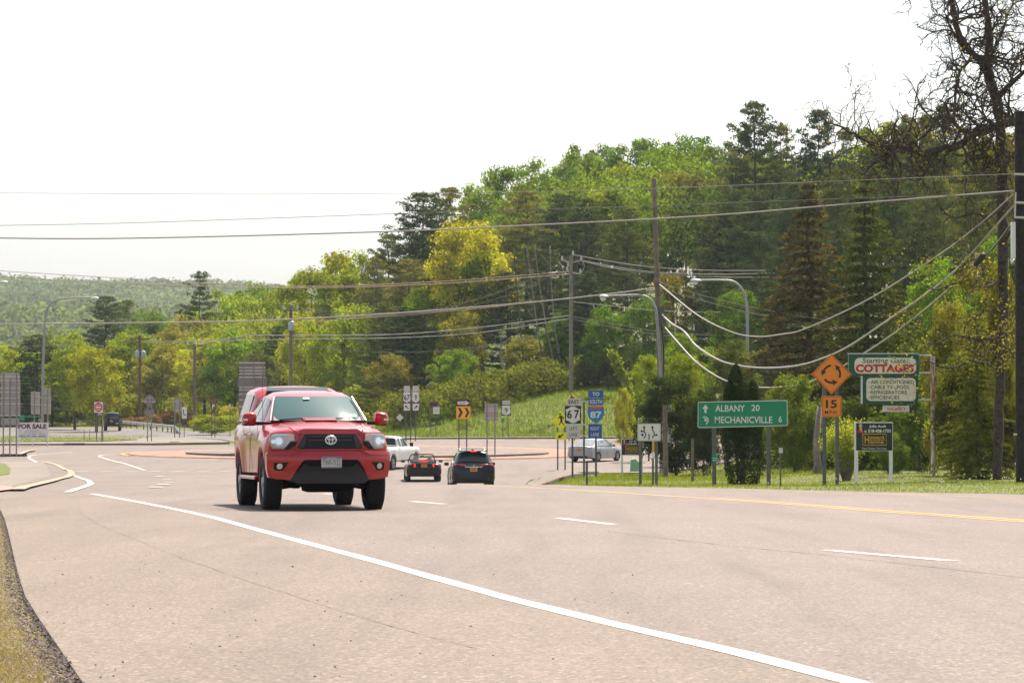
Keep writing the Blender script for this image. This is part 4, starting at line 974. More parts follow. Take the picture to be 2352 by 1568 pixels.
e, b = pole(247.5, 790, 360, .13, .12, POLEM, 'small far pole half hidden in the yellow green tree')
mb = MB(); c = P(248, 826, 360)-b; mb.tube([c-Vector((0, 0, .5)), c+Vector((0, 0, .5))], .25, 10); mb.obj('transformer', mat('transformer_grey', (.42, .48, .50), .45), e)
# black pole at the right border
e, b = pole(2343, 256, 84, .17, .15, CREO, 'black creosoted utility pole cut by the right edge of the photo', xb=2347)
r = lambda x, y, dy=0: P(x, y, 84+dy)-b
mb = MB(); mb.box(r(2327, 552, -.2), (.12, .14, 1.0)); mb.obj('riser_cover', WHITEP, e, bevel=.02)
mb = MB()
for yy in (400, 465, 499): mb.tube([r(2330, yy, -.2), r(2356, yy+1, -.2)], .035, 6)
mb.tube([r(2333, 442, -.15), r(2331, 500, -.2)], .02, 5); mb.obj('cable_bracket', BRACE, e)
mb = MB(); mb.box(r(2332, 1037-40, -.19), (.1, .02, .05)); mb.obj('pole_tag', mat('tag_aluminium', (.6, .55, .45), .4, .5), e)
# street lamps
def lamp(pts, D, r0, r1, head, label, xb, m=None, w=.75):
    p = P(xb, 900, D); p.z = gz1(p.x, D)-.05; e = empty('street_lamp', p, 0, label, 'street lamp')
    q = [P(x, y, D)-p for x, y in pts]; q = [Vector((q[0].x, 0, -.1))]+q; q = [q[0]]+crom(q[1:], 5)
    for v in q: v.y = 0
    mb = MB(); mb.tube(q, [r0+(r1-r0)*i/(len(q)-1) for i in range(len(q))], 10); mb.obj('lamp_post', m or GALV, e, smooth=True, sharp=50)
    h = P(head[0], head[1], D)-p; h.y = 0; dirx = head[2]; mb = MB(); L_ = w
    prof = [(-.0, .07, .06), (.25, .14, .09), (.55, .19, .12), (.85, .16, .1), (1.0, .04, .03)]
    vs = []; fs = []; n = 12
    for t, ry, rz_ in prof:
        for k in range(n):
            a = 2*math.pi*k/n; vs.append((h.x+dirx*t*L_, h.y+ry*math.cos(a), h.z+rz_*math.sin(a)*(1 if math.sin(a) > 0 else .6)))
    for i in range(len(prof)-1):
        for k in range(n): fs.append((i*n+k, i*n+(k+1) % n, (i+1)*n+(k+1) % n, (i+1)*n+k))
    mb.add(vs, fs+[tuple(range(n)), tuple((len(prof)-1)*n+k for k in range(n))]); fixn(mb.obj('lamp_head', mat('lamp_head_grey', (.58, .58, .58), .4, .2), e, smooth=True))
    mb = MB(); c = (h.x+dirx*.58*L_, h.y, h.z-.09); vs = []
    for j, (rr, dz) in enumerate([(.16, .02), (.15, -.06), (.1, -.12), (.02, -.15)]):
        vs += [(c[0]+rr*math.cos(2*math.pi*k/n), c[1]+rr*math.sin(2*math.pi*k/n), c[2]+dz) for k in range(n)]
    mb.add(vs, [(j*n+k, j*n+(k+1) % n, (j+1)*n+(k+1) % n, (j+1)*n+k) for j in range(3) for k in range(n)]); mb.obj('lens', mat('lamp_lens', (.62, .72, .76), .1, 0, .6), e, smooth=True)
    return e
lamp([(97, 975), (99, 850), (102, 760), (107, 715), (118, 696), (140, 686), (190, 683.5), (214, 684)], 270, .125, .055, (208, 684.5, 1), 'tall curved street lamp arching right beside the for sale board', 97)
lamp([(-120, 1000), (-118, 800), (-112, 700), (-100, 668), (-70, 652), (-30, 648), (5, 648)], 255, .12, .055, (-2, 648, 1), 'street lamp whose grey head just reaches in at the left edge', -120)
lamp([(1521, 950), (1514, 800), (1508, 722), (1503, 702), (1493, 687), (1474, 678.5), (1440, 678), (1396, 680)], 163, .085, .05, (1398, 681, -1), 'left street lamp, its curved arm leaving the tall bare pole', 1524, w=.5)
lamp([(1716.5, 1000), (1716.5, 800), (1716, 720), (1713, 690), (1704, 664), (1685, 647), (1655, 643.5), (1612, 643.5)], 172, .10, .055, (1612, 644.5, -1), 'right street lamp with curved arm standing before the dark pines', 1716, w=.65)
# wires
def wire(pts, D0, D1, px, label, m=WIREM, name='overhead_wire', cat='wire', bead=0):
    n = len(pts); q = crom([P(x, y, D0+(D1-D0)*(x-pts[0][0])/(pts[-1][0]-pts[0][0])) for x, y in pts], 8)
    b = q[0].copy(); mb = MB(); mb.tube([v-b for v in q], [px*.78*v.y/F/2*(1+(.5 if bead and k % 2 else 0)) for k, v in enumerate(q)], 5)
    o = mb.obj(name, m, smooth=True); o.location = b; return tag(o, label, cat, 'overhead wires')
wire([(-60, 443), (600, 446), (1170, 441), (1550, 431), (1895, 417), (2335, 399)], 120, 84, 1.3, 'topmost thin wire crossing the whole sky')
wire([(-60, 519), (300, 512), (940, 490), (1263, 480), (1570, 470), (1895, 458), (2335, 444)], 120, 84, 1.6, 'second thin wire across the sky, between the topmost and the thick one', WIRED)
wire([(-60, 546), (200, 548), (500, 543), (940, 530), (1263, 515), (1500, 503), (1700, 490), (1895, 473), (2120, 455), (2335, 438)], 120, 84, 4.2, 'thick pale cable crossing the sky to the black pole')
wire([(-60, 632), (300, 651), (680, 661), (1000, 652), (1312, 629)], 330, 262, 2.4, 'reddish wire from the left to the mid pole, lower one of the pair', mat('wire_copper', (.50, .34, .28), .5, .3))
wire([(-60, 618), (300, 640), (680, 657), (1000, 647), (1300, 624)], 330, 262, 2.0, 'reddish wire from the left to the mid pole, upper one of the pair', MATS['wire_copper'])
wire([(-60, 745), (330, 741), (600, 736), (900, 720), (1200, 696), (1400, 675), (1506, 661)], 170, 165, 4.0, 'thick pale cable running left from the tall bare pole')
wire([(666, 742), (850, 728), (1100, 708), (1312, 684)], 285, 262, 2.2, 'thin wire just below the thick cable, pole to pole', MATS['wire_copper'])
wire([(668, 705), (760, 716), (900, 719), (1050, 700), (1200, 650), (1314, 586)], 285, 262, 1.8, 'sagging wire rising steeply to the mid pole top', WIRED)
wire([(684, 713), (780, 724), (900, 727), (1050, 710), (1200, 665), (1303, 612)], 285, 262, 1.4, 'second sagging wire rising to the mid pole, just under the first', WIRED)
wire([(447, 794), (560, 772), (668, 770), (900, 768), (1100, 752), (1312, 724)], 300, 262, 2.2, 'twisted wire at the height of the transformer, upper one', WIREM, bead=1)
wire([(330, 785), (500, 783), (668, 779), (900, 776), (1100, 764), (1312, 731)], 320, 262, 2.0, 'twisted wire at the height of the transformer, lower one', WIREM, bead=1)
wire([(668, 790), (800, 805), (960, 808), (1150, 790), (1312, 745)], 285, 262, 1.4, 'faint low wire sagging between the poles', WIRED)
wire([(447, 920), (500, 935), (548, 936), (600, 905), (668, 820)], 310, 285, 1.6, 'low service wire looping behind the ladder like sign back', WIRED)
wire([(1316, 585), (1400, 600), (1505, 614), (1640, 621), (1790, 621)], 262, 250, 2.2, 'uppermost of the three wires running right from the mid pole')
wire([(1335, 598), (1420, 614), (1505, 625), (1640, 630), (1785, 627)], 262, 250, 2.2, 'middle one of the three wires running right from the mid pole')
wire([(1336, 600), (1420, 618), (1505, 628), (1640, 636), (1780, 637)], 262, 250, 2.2, 'lowest of the three wires running right from the mid pole')
wire([(1314, 693), (1400, 702), (1505, 713), (1640, 717), (1780, 715)], 262, 250, 1.8, 'single level wire passing behind the tall pole')
wire([(1314, 727), (1400, 742), (1505, 760), (1640, 770), (1740, 770)], 262, 250, 1.8, 'lower wire right of the mid pole, upper of two', WIRED)
wire([(1314, 733), (1400, 750), (1505, 768), (1640, 780), (1740, 783)], 262, 250, 1.8, 'lower wire right of the mid pole, lower of two', WIRED)
wire([(1512, 648), (1620, 680), (1717, 703), (1850, 728), (1990, 745)], 165, 140, 1.8, 'slack wire descending right from the tall pole, upper of two', WIRED)
wire([(1516, 662), (1620, 692), (1717, 717), (1850, 742), (1990, 760)], 165, 140, 1.8, 'slack wire descending right from the tall pole, lower of two', WIRED)
wire([(1512, 651), (1600, 722), (1680, 762), (1740, 773), (1800, 767), (1850, 755), (1990, 690), (2150, 590), (2250, 515), (2332, 442)], 165, 84, 4.2, 'uppermost swooping cable between the tall pole and the black pole')
wire([(1522, 725), (1545, 745), (1570, 760), (1600, 795), (1650, 826), (1700, 840), (1760, 845), (1830, 840), (1890, 823), (1950, 795), (2040, 735), (2120, 680), (2200, 615), (2334, 466)], 165, 84, 6.2, 'thick middle swooping cable between the tall pole and the black pole')
wire([(1524, 748), (1560, 790), (1600, 832), (1650, 866), (1700, 884), (1760, 890), (1830, 884), (1890, 865), (1950, 833), (2040, 775), (2120, 714), (2200, 645), (2262, 590), (2334, 500)], 165, 84, 5.0, 'lowest swooping cable, passing behind the diamond warning sign')
mb = MB(); a_ = P(2238, 610, 87); c_ = P(2262, 583, 86.6); mb.tube([(0, 0, 0), (c_-a_)*.15, (c_-a_)*.85, c_-a_], [.03, .1, .1, .03], 10); o = mb.obj('splice_case', mat('black_case', (.02, .02, .02), .5), smooth=True); o.location = a_; tag(o, 'black splice case hanging on the lowest cable near the black pole', 'cable box')
wire([(2250, 600), (2290, 560), (2332, 502)], 87, 84, 3.5, 'dark looped cable beside the splice case', mat('black_cable', (.015, .014, .013), .6))

# ---------------------------------------------------------------- signs
SG = {k: mat('sign_'+k, v, .45, noise=(1.3, .07)) for k, v in dict(green=(.0, .23, .115), white=(.76, .70, .68), orange=(.90, .24, .012), black=(.012, .014, .014), yellow=(.92, .42, .004), lime=(.80, .80, .0), blue=(.01, .085, .36), ltblue=(.008, .20, .52), red=(.50, .012, .02),
      brown=(.13, .035, .025), darkgreen=(.012, .09, .055), ivory=(.84, .76, .62), crimson=(.62, .015, .03), nearblack=(.010, .022, .016), gold=(.62, .36, .02), grey=(.60, .54, .52), skin=(.62, .38, .28), teal=(.0, .25, .16), text=(.40, .40, .40)).items()}
def faint(s, rows, m, parent=None, y=-.016, h=1.2):
    """writing too small to read: rows of short word-length marks (x0, x1, y)"""
    for x0, x1, yy in rows:
        x = x0; k = 0; pl = []
        while x < x1-.5:
            wl = min(x1-x, (3.2, 1.9, 2.6, 4.1)[k % 4]*(x1-x0)/14); pl.append([(x, yy), (x+wl, yy)]); x += wl+(x1-x0)*.05; k += 1
        s.stroke('faint_lettering', pl[:1]+pl[1:], h, m, y, parent) if len(pl) == 1 else [s.stroke('faint_lettering', [q], h, m, y, parent) for q in pl]
class Sign:
    def __init__(s, name, label, x, D, cat='sign', rz=0, group=None, base=True):
        p = P(x, 900, D); p.z = gz1(p.x, D); s.D = D; s.k = D/F*1.0; s.e = empty(name, p, rz, label, cat, group)
        s.x0, s.y0 = vproj(p); s.par = s.e; s.lay = 0
    def c(s, x, y): return ((x-s.x0)*s.k, (s.y0-y)*s.k)
    def post(s, x, ytop, r=.035, m=None, ybot=None, name='post', y=.05):
        mb = MB(); a_ = s.c(x, ytop); zb = -.15 if ybot is None else s.c(x, ybot)[1]
        g = 0
        y = r+.025 if y > 0 else y; mb.box((a_[0], y, (a_[1]+zb)/2), (2*r, 2*r, a_[1]-zb)); return mb.obj(name, m or GALVD, s.e)
    def poly(s, name, pts, m, y=0, th=.02, parent=None, bevel=0):
        mb = MB(); q = [s.c(*p) for p in pts]
        ar = sum(q[i][0]*q[(i+1) % len(q)][1]-q[(i+1) % len(q)][0]*q[i][1] for i in range(len(q)))
        if ar < 0: q = q[::-1]
        mb.prism(q, y, y+th); return mb.obj(name, m, parent or s.e)
    def rect(s, name, x0, x1, yt, yb, m, y=0, th=.02, r=None, parent=None):
        a_ = s.c(x0, yb); b_ = s.c(x1, yt); r = (x1-x0)*.06 if r is None else r; mb = MB(); mb.prism(rrect(a_[0], b_[0], a_[1], b_[1], max(.002, r*s.k)), y, y+th); return mb.obj(name, m, parent or s.e)
    def text(s, t, x0, x1, yt, yb, m, y=-.008, parent=None, name='lettering', **k):
        mb = MB(); a_ = s.c(x0, yb); b_ = s.c(x1, yt); put_text(mb, t, a_[0], b_[0], a_[1], b_[1], y, **k); return mb.obj(name, m, parent or s.e)
    def texts(s, items, m, parent=None, y=-.008, name='lettering', **k):
        for (t, x0, x1, yt, yb) in items:
            mb = MB(); a_ = s.c(x0, yb); b_ = s.c(x1, yt); put_text(mb, t, a_[0], b_[0], a_[1], b_[1], y, **k); mb.obj(name, m, parent or s.e)
    def stroke(s, name, paths, wpx, m, y=-.008, parent=None):
        mb = MB()
        for pl in paths:
            q = [Vector((*s.c(*p), 0)) for p in pl]; vs = []
            for i, p in enumerate(q):
                t = (q[min(i+1, len(q)-1)]-q[max(i-1, 0)]).normalized(); n_ = Vector((-t.y, t.x, 0))*wpx*s.k/2; vs += [p+n_, p-n_]
            mb.prism  # flat strip
            mb.add([(v.x, y, v.y) for v in vs], [(2*i, 2*i+1, 2*i+3, 2*i+2) for i in range(len(q)-1)])
        return mb.obj(name, m, parent or s.e)
    def flats(s, name, polys, m, y=-.008, parent=None):
        mb = MB()
        for pl in polys: mb.add([(s.c(*p)[0], y, s.c(*p)[1]) for p in pl], [tuple(range(len(pl)))])
        return mb.obj(name, m, parent or s.e)
def arc(cx, cy, r, a0, a1, n=14, ry=None): return [(cx+r*math.cos(R(a0+(a1-a0)*i/n)), cy-(ry or r)*math.sin(R(a0+(a1-a0)*i/n))) for i in range(n+1)]
def arrowhead(tip, dx, dy, L, W):
    n = math.hypot(dx, dy); dx /= n; dy /= n; b = (tip[0]-dx*L, tip[1]-dy*L); return [tip, (b[0]-dy*W/2, b[1]+dx*W/2), (b[0]+dy*W/2, b[1]-dx*W/2)]
# green distance sign
s = Sign('distance_sign', 'wide green distance sign with two town names before the dark arborvitae', 1703, 88)
s.post(1641, 975, .055); s.post(1766, 972, .055)
f = s.poly('sign_panel', [(1603.5, 923), (1606, 922.6), (1806, 918.6), (1808.7, 921), (1809.5, 975), (1807, 977.7), (1606, 982.6), (1602.5, 980)], SG['white'], 0, .02)
s.poly('sign_face', [(1604.5, 925), (1607, 924.2), (1805, 920.4), (1807.2, 922.5), (1807.8, 974), (1805.5, 976), (1606.5, 980.8), (1604, 978.5)], SG['green'], -.004, .004, f)
s.texts([('ALBANY', 1643, 1711, 930, 945), ('20', 1726, 1745, 929, 943.5), ('MECHANICVILLE', 1642, 1774, 956, 971.5), ('6', 1788.5, 1796, 955, 970)], SG['white'], f, bold=.012)
s.flats('arrow', [arrowhead((1620.5, 928.5), 0, -1, 10, 14), [(1618, 938), (1623, 938), (1623, 948), (1618, 948)], arrowhead((1613, 957.5), -1, -.1, 7, 7)], SG['white'], parent=f)
s.stroke('curved_arrow', [[(1617, 957.5), (1622, 957.5), (1626, 961), (1627, 965), (1625, 970), (1622, 974)], arc(1621, 964.5, 2, 0, 360)], 2.6, SG['white'], parent=f)
t = Sign('mile_marker', 'small green reference marker fixed low on the distance sign post', 1641, 87.9, 'marker'); t.rect('marker_plate', 1634.5, 1648, 1043.5, 1061, SG['teal'], -.08, .01); faint(t, [(1637, 1646, 1051.5), (1636.5, 1646, 1056.5)], SG['white'], y=-.085, h=1.6); t.post(1641, 1062, .03)
# roundabout warning sign
s = Sign('warning_sign', 'orange diamond roundabout warning sign with an orange speed plaque below', 1909, 88)
s.post(1894, 870, .05); s.post(1923.5, 870, .05)
cx, cy, h = 1910.5, 859, 46.5
def dia(cx, cy, h): return [(cx, cy-h), (cx+h, cy), (cx, cy+h), (cx-h, cy)]
f = s.poly('diamond_panel', dia(cx, cy, h), SG['orange'], 0, .02, bevel=.01)
s.flats('border', [[a_, b_, c_, d_] for a_, b_, c_, d_ in zip(dia(cx, cy, h-2.2), dia(cx, cy, h-2.2)[1:]+dia(cx, cy, h-2.2)[:1], dia(cx, cy, h-3.6)[1:]+dia(cx, cy, h-3.6)[:1], dia(cx, cy, h-3.6))], SG['black'], -.004, f)
R_ = 19.5; arcs = []; heads = []
for a0 in (95, 215, 335):
    arcs.append(arc(cx, cy, R_, a0, a0+62)); e_ = arc(cx, cy, R_, a0, a0+62)[-1]; th = R(a0+62); dx, dy = -math.sin(th), -math.cos(th)
    heads.append(arrowhead((e_[0]+dx*12, e_[1]+dy*12), dx, dy, 12, 13))
for a_, h_ in zip(arcs, heads):
    o = s.stroke('circling_arrow', [a_], 4.6, SG['black'], -.004, f)
    s.flats('arrow_head', [h_], SG['black'], -.004, f)
f = s.rect('speed_plaque', 1887.5, 1933, 909, 957, SG['orange'], 0, .02, 3)
bo = s.stroke('border', [[(1890, 911.5), (1930.5, 911.5), (1930.5, 954.5), (1890, 954.5), (1890, 911.5)]], .9, SG['black'], -.004, f)
s.texts([('15', 1897, 1922.5, 918, 937), ], SG['black'], f, -.004, bold=.03); s.texts([('M.P.H.', 1895, 1924, 942.5, 950.5)], SG['black'], f, -.004, bold=.015)
# cottages sign
s = Sign('motel_sign', 'green and cream cottages sign hung from a rusty white pole', 2143, 104)
rust = bpy.data.materials.new('rusty_white_pole'); rust.use_nodes = True; tt = rust.node_tree; bb = tt.nodes['Principled BSDF']; tc = tt.nodes.new('ShaderNodeTexCoord')
mpn = tt.nodes.new('ShaderNodeMapping'); mpn.inputs['Scale'].default_value = (6, 6, 1.1); tt.links.new(tc.outputs['Object'], mpn.inputs[0])
cc = node_ramp(tt, node_noise(tt, mpn.outputs[0], 1.6, 6, .7), [(.45, (.72, .68, .66)), (.56, (.40, .17, .10))]); tt.links.new(cc, bb.inputs['Base Color']); bb.inputs['Roughness'].default_value = .7
x_, z_ = s.c(2143, 818); mb = MB(); mb.tube([(x_, .0, -.2), (x_, 0, z_*.5), (x_, 0, z_)], .078, 12); mb.obj('pole', rust, s.e, smooth=True, sharp=40)
for yy in (815.5, 856, 918): mb = MB(); a_ = s.c(2105, yy); b_ = s.c(2140, yy); mb.tube([(a_[0], 0, a_[1]), (b_[0], 0, b_[1])], .03, 6); mb.obj('bracket_arm', WHITEP, s.e)
f = s.rect('upper_cabinet', 1949, 2109.5, 812, 862, SG['darkgreen'], -.15, .3, .5)
s.rect('cabinet_top', 1948, 2110, 811, 813, WHITEP, -.16, .32, .3, f)
s.rect('cream_panel', 1962, 2103.5, 821.5, 858, SG['ivory'], -.165, .012, 12, f)
s.texts([('Starting Gate', 1980, 2081, 822.5, 837)], SG['darkgreen'], f, -.17, bold=.012, shear=.12)
s.texts([('COTTAGES', 1964.5, 2098.5, 836.5, 855)], SG['crimson'], f, -.172, bold=.05, name='red_lettering')
f = s.rect('lower_cabinet', 1979.5, 2108, 863, 928, SG['darkgreen'], -.15, .3, .5)
s.rect('cabinet_edge', 1978.5, 1980.5, 863, 927, WHITEP, -.16, .32, .3, f)
s.rect('cream_panel', 1989, 2102.5, 868, 920.5, SG['ivory'], -.165, .012, 10, f)
for i_, (tx, xa, xb_) in enumerate([('AIR CONDITIONED', 1999, 2098), ('CABLE TV– POOL', 1999, 2089), ('REFRIGERATORS', 1999, 2081), ('EFFICIENCIES', 1999, 2065)]):
    yy = 873+i_*11.8; s.texts([(tx, xa, xb_, yy, yy+8.3)], SG['black'], f, -.17, bold=.01)
s.flats('bullet', [arc(1995.2, 877.5+i_*11.8, 1.2, 0, 330, 8) for i_ in range(4)], SG['green'], -.17, f)
f = s.rect('vacancy_panel', 2028, 2088, 931.5, 945.5, SG['white'], -.12, .2, .5); s.texts([('VACANCY', 2036, 2080, 935, 942.5)], SG['crimson'], f, -.125, bold=.03)
s.rect('dark_cabinet', 2088.5, 2104, 930, 946, SG['black'], -.1, .2, .5)
# real estate boards
def realty(x0, x1, yt, yb, D, label):
    s = Sign('real_estate_sign', label, (x0+x1)/2, D, group='real estate boards'); w_ = x1-x0; h_ = yb-yt
    X = lambda u: x0+w_*u; Y = lambda v: yt+h_*v
    for u in (.04, .96): s.post(X(u), yt, .055*w_*s.k/1.2, WHITEP)
    f = s.rect('board', x0, x1, yt, yb, WHITEP, -.06, .03, .6); s.rect('board_face', X(.025), X(.985), Y(.035), Y(.985), SG['nearblack'], -.066, .004, .5, f)
    s.texts([('Julia Audi', X(.37), X(.81), Y(.10), Y(.21)), ('c: 518-428-1733', X(.24), X(.94), Y(.25), Y(.36))], SG['white'], f, -.071, bold=.03)
    s.texts([('Real Estate Services', X(.18), X(.83), Y(.87), Y(.95))], SG['text'], f, -.071, bold=.02)
    s.stroke('logo_frame', [[s_ for s_ in [(X(.20), Y(.41)), (X(.82), Y(.41)), (X(.825), Y(.80)), (X(.20), Y(.80)), (X(.195), Y(.405))]]], w_*.02, SG['gold'], -.071, f)
    s.texts([('H', X(.25), X(.37), Y(.48), Y(.74))], SG['gold'], f, -.072, name='logo_initial', bold=.02)
    s.texts([('oward', X(.39), X(.76), Y(.47), Y(.585)), ('anna', X(.39), X(.76), Y(.66), Y(.745))], SG['gold'], f, -.072, name='logo_lettering', bold=.02)
    s.stroke('logo_bar', [[(X(.38), Y(.615)), (X(.79), Y(.615))]], h_*.022, SG['gold'], -.072, f)
    s.flats('portrait', [arc(X(.14), Y(.13), w_*.045, 0, 330, 10, w_*.06), [(X(.11), Y(.2)), (X(.17), Y(.2)), (X(.2), Y(.36)), (X(.10), Y(.36))]], SG['skin'], -.071, f)
    s.flats('jacket', [[(X(.05), Y(.37)), (X(.06), Y(.28)), (X(.12), Y(.24)), (X(.17), Y(.37))], [(X(.19), Y(.37)), (X(.17), Y(.25)), (X(.21), Y(.30)), (X(.22), Y(.37))]], SG['red'], -.073, f)
realty(1964, 2050.5, 969, 1035, 92, 'nearer real estate board on white posts before the fan shrub')
realty(1427, 1476, 1007, 1045, 158, 'farther real estate board partly behind the white lane arrow sign')
# lane use sign
s = Sign('lane_use_sign', 'white lane arrow sign on two posts at the road edge left of the tall pole', 1491, 88)
s.post(1471, 1010, .04); s.post(1508, 1010, .04)
f = s.rect('sign_panel', 1464.5, 1517.5, 972.5, 1012.5, SG['white'], 0, .02, 1.5)
s.stroke('border', [[(1466, 974), (1516, 974), (1516, 1011), (1466, 1011), (1466, 974)]], .5, SG['black'], -.004, f)
s.stroke('lane_arrows', [[(1478, 1006), (1481.5, 1003), (1483.5, 998), (1482, 993), (1478, 990.5), (1473, 990)], [(1479.5, 990), (1479.5, 982)], [(1499, 1006), (1499.5, 1002), (1504, 999), (1507, 998.5)], [(1503, 998), (1502, 992), (1499, 988), (1498.5, 982)], [(1490.7, 996), (1490.7, 1010)]], 2.4, SG['black'], -.005, f)
s.flats('arrow_heads', [arrowhead((1479.5, 976.5), 0, -1, 6, 6.5), arrowhead((1498.5, 976.5), 0, -1, 6, 6.5), arrowhead((1470, 990), -1, 0, 5, 6), arrowhead((1511.5, 998.5), 1, 0, 5, 6), arc(1475.5, 998, 3, 0, 340, 12)], SG['black'], -.006, f)
s = Sign('yellow_marker_post', 'thin post with yellow guy guard sleeve between the lane arrow sign posts', 1501, 92, 'marker'); s.post(1500, 1050, .03)
s.rect('yellow_sleeve', 1497.5, 1503, 1012, 1054, SG['gold'], -.06, .03, .5); s.rect('white_cap', 1496.5, 1503.5, 1038, 1051, WHITEP, -.08, .03, 1)
for (x, yt, D, m_, lb) in ((1348, 1062, 92, GALVD, 'lone thin post in front of the route assembly'), (1591, 1007, 112, POLEM, 'slim wooden stake between the tall pole and the distance sign')):
    s = Sign('stake', lb, x, D, 'post'); s.post(x, yt, .035 if m_ is GALVD else .05, m_)
s = Sign('delineator', 'thin delineator post with grey reflector right of the distance sign', 1793, 76, 'marker'); s.post(1793, 1030, .02); s.rect('reflector', 1789, 1798, 1028, 1040, SG['grey'], 0, .01, 1)
# route assembly: east 67 / to south 87
s = Sign('route_sign_assembly', 'route assembly with the large 67 shield, EAST plate and blue 87 shield on three posts', 1342, 138)
for x, yt in ((1315, 1000), (1341.5, 922), (1369, 1000)): s.post(x, yt, .045)
mb = MB()
for yy in (922, 975, 1000): a_ = s.c(1298, yy); b_ = s.c(1384, yy); mb.box(((a_[0]+b_[0])/2, .03, a_[1]), (b_[0]-a_[0], .02, .05))
mb.obj('cross_brace', BRACE, s.e)
f = s.rect('direction_plate', 1302.5, 1334.5, 914.5, 931, SG['grey'], 0, .015, 1); s.texts([('EAST', 1306, 1330.5, 918, 927.5)], SG['nearblack'], f, -.004, bold=.02)
f = s.rect('state_shield', 1297.5, 1335, 931.5, 972.5, SG['black'], 0, .015, 3)
s.flats('shield_shape', [[(1299.5, 940), (1305, 938), (1311, 934), (1316, 933), (1321, 934), (1327, 938), (1333, 940), (1332, 948), (1331.5, 956), (1333, 964), (1327, 966), (1322, 970), (1316, 971.5), (1311, 970), (1305, 966), (1299.5, 964), (1301, 956), (1301, 948)]], SG['white'], -.004, f)
s.texts([('6', 1302.5, 1313.5, 941, 961), ('7', 1319, 1330.5, 941, 961)], SG['black'], f, -.008, bold=.03)
f = s.rect('lane_plate', 1300.5, 1333, 973.5, 1006, SG['grey'], 0, .015, 1); s.texts([('LEFT', 1308, 1326, 980, 987.5), ('LANE', 1307, 1326.5, 994.5, 1001.5)], SG['nearblack'], f, -.004)
f = s.rect('to_plate', 1351.5, 1386, 896.5, 913, SG['blue'], 0, .015, 1); s.texts([('TO', 1360.5, 1377, 900.5, 909)], SG['white'], f, -.004, bold=.03)
f = s.rect('cardinal_plate', 1352, 1386, 914.5, 930.5, SG['blue'], 0, .015, 1); s.texts([('SOUTH', 1354.5, 1383, 917.5, 927)], SG['white'], f, -.004, bold=.02)
sh_ = [(1352, 933), (1386, 933), (1388, 940), (1388, 950), (1384, 960), (1377, 967), (1369, 971), (1361, 967), (1353, 960), (1349.5, 950), (1349.5, 940)]
f = s.poly('interstate_shield', sh_, SG['ltblue'], 0, .015); s.flats('red_crown', [[(1352.5, 932.5), (1385.5, 932.5), (1387.3, 939), (1350.3, 939)]], SG['red'], -.004, f)
s.texts([('87', 1356, 1382, 944.5, 960)], SG['white'], f, -.005, bold=.03); s.texts([('INTERSTATE', 1356, 1382, 934, 937.5)], SG['grey'], f, -.008)
f = s.rect('lane_plate', 1351.5, 1382.5, 973.5, 1005.5, SG['blue'], 0, .015, 1); s.texts([('RIGHT', 1356.5, 1377, 979.5, 988), ('LANE', 1357.5, 1376, 993.5, 1001.5)], SG['white'], f, -.004)
# pedestrian signs
def ped(x, y, h, D, px0, px1, yp, label, posts):
    s = Sign('pedestrian_sign', label, x, D, group='yellow crossing signs')
    for q in posts: s.post(q, y+h*.4, .04)
    f = s.poly('diamond_panel', dia(x, y, h), SG['lime'], -.01, .02)
    k = h/22.
    s.flats('walking_figure', [arc(x-2*k, y-15.5*k, 2.3*k, 0, 330, 10), [(x-4*k, y-12*k), (x+2*k, y-12.5*k), (x+4*k, y-3*k), (x-1*k, y-1*k)], [(x-1*k, y-3*k), (x+3*k, y-3*k), (x+3.5*k, y+3*k), (x+9*k, y+9*k), (x+7*k, y+10*k), (x+1*k, y+4*k)], [(x-1*k, y-3*k), (x+2*k, y-1*k), (x, y+4*k), (x-4*k, y+9.5*k), (x-6*k, y+9*k), (x-2*k, y+3*k)],
             [(x-4*k, y-12*k), (x-2*k, y-11*k), (x-5*k, y-5*k), (x-8*k, y-5*k), (x-8*k, y-6.5*k), (x-6*k, y-6.5*k)], [(x+2*k, y-12*k), (x+7*k, y-8*k), (x+7*k, y-4*k), (x+5.5*k, y-4*k), (x+5*k, y-7*k), (x+2*k, y-9*k)]], SG['black'], -.014, f)
    f = s.rect('arrow_plaque', px0, px1, yp, yp+17*k, SG['lime'], -.01, .02, .5)
    cx = (px0+px1)/2; cy = yp+8.5*k; s.stroke('arrow', [[(cx+6*k, cy-4.5*k), (cx-2*k, cy+1*k)]], 3*k, SG['black'], -.014, f); s.flats('arrow_head', [arrowhead((cx-8*k, cy+4.5*k), -1, .6, 8*k, 9*k)], SG['black'], -.016, f)
ped(1288.5, 966.5, 22, 172, 1275.5, 1301.5, 992.5, 'nearer yellow pedestrian diamond left of the 67 shield', (1281, 1298))
ped(1314, 921, 19.5, 236, 1301, 1324, 941, 'farther yellow pedestrian diamond peeking over the EAST plate', (1307, 1320))
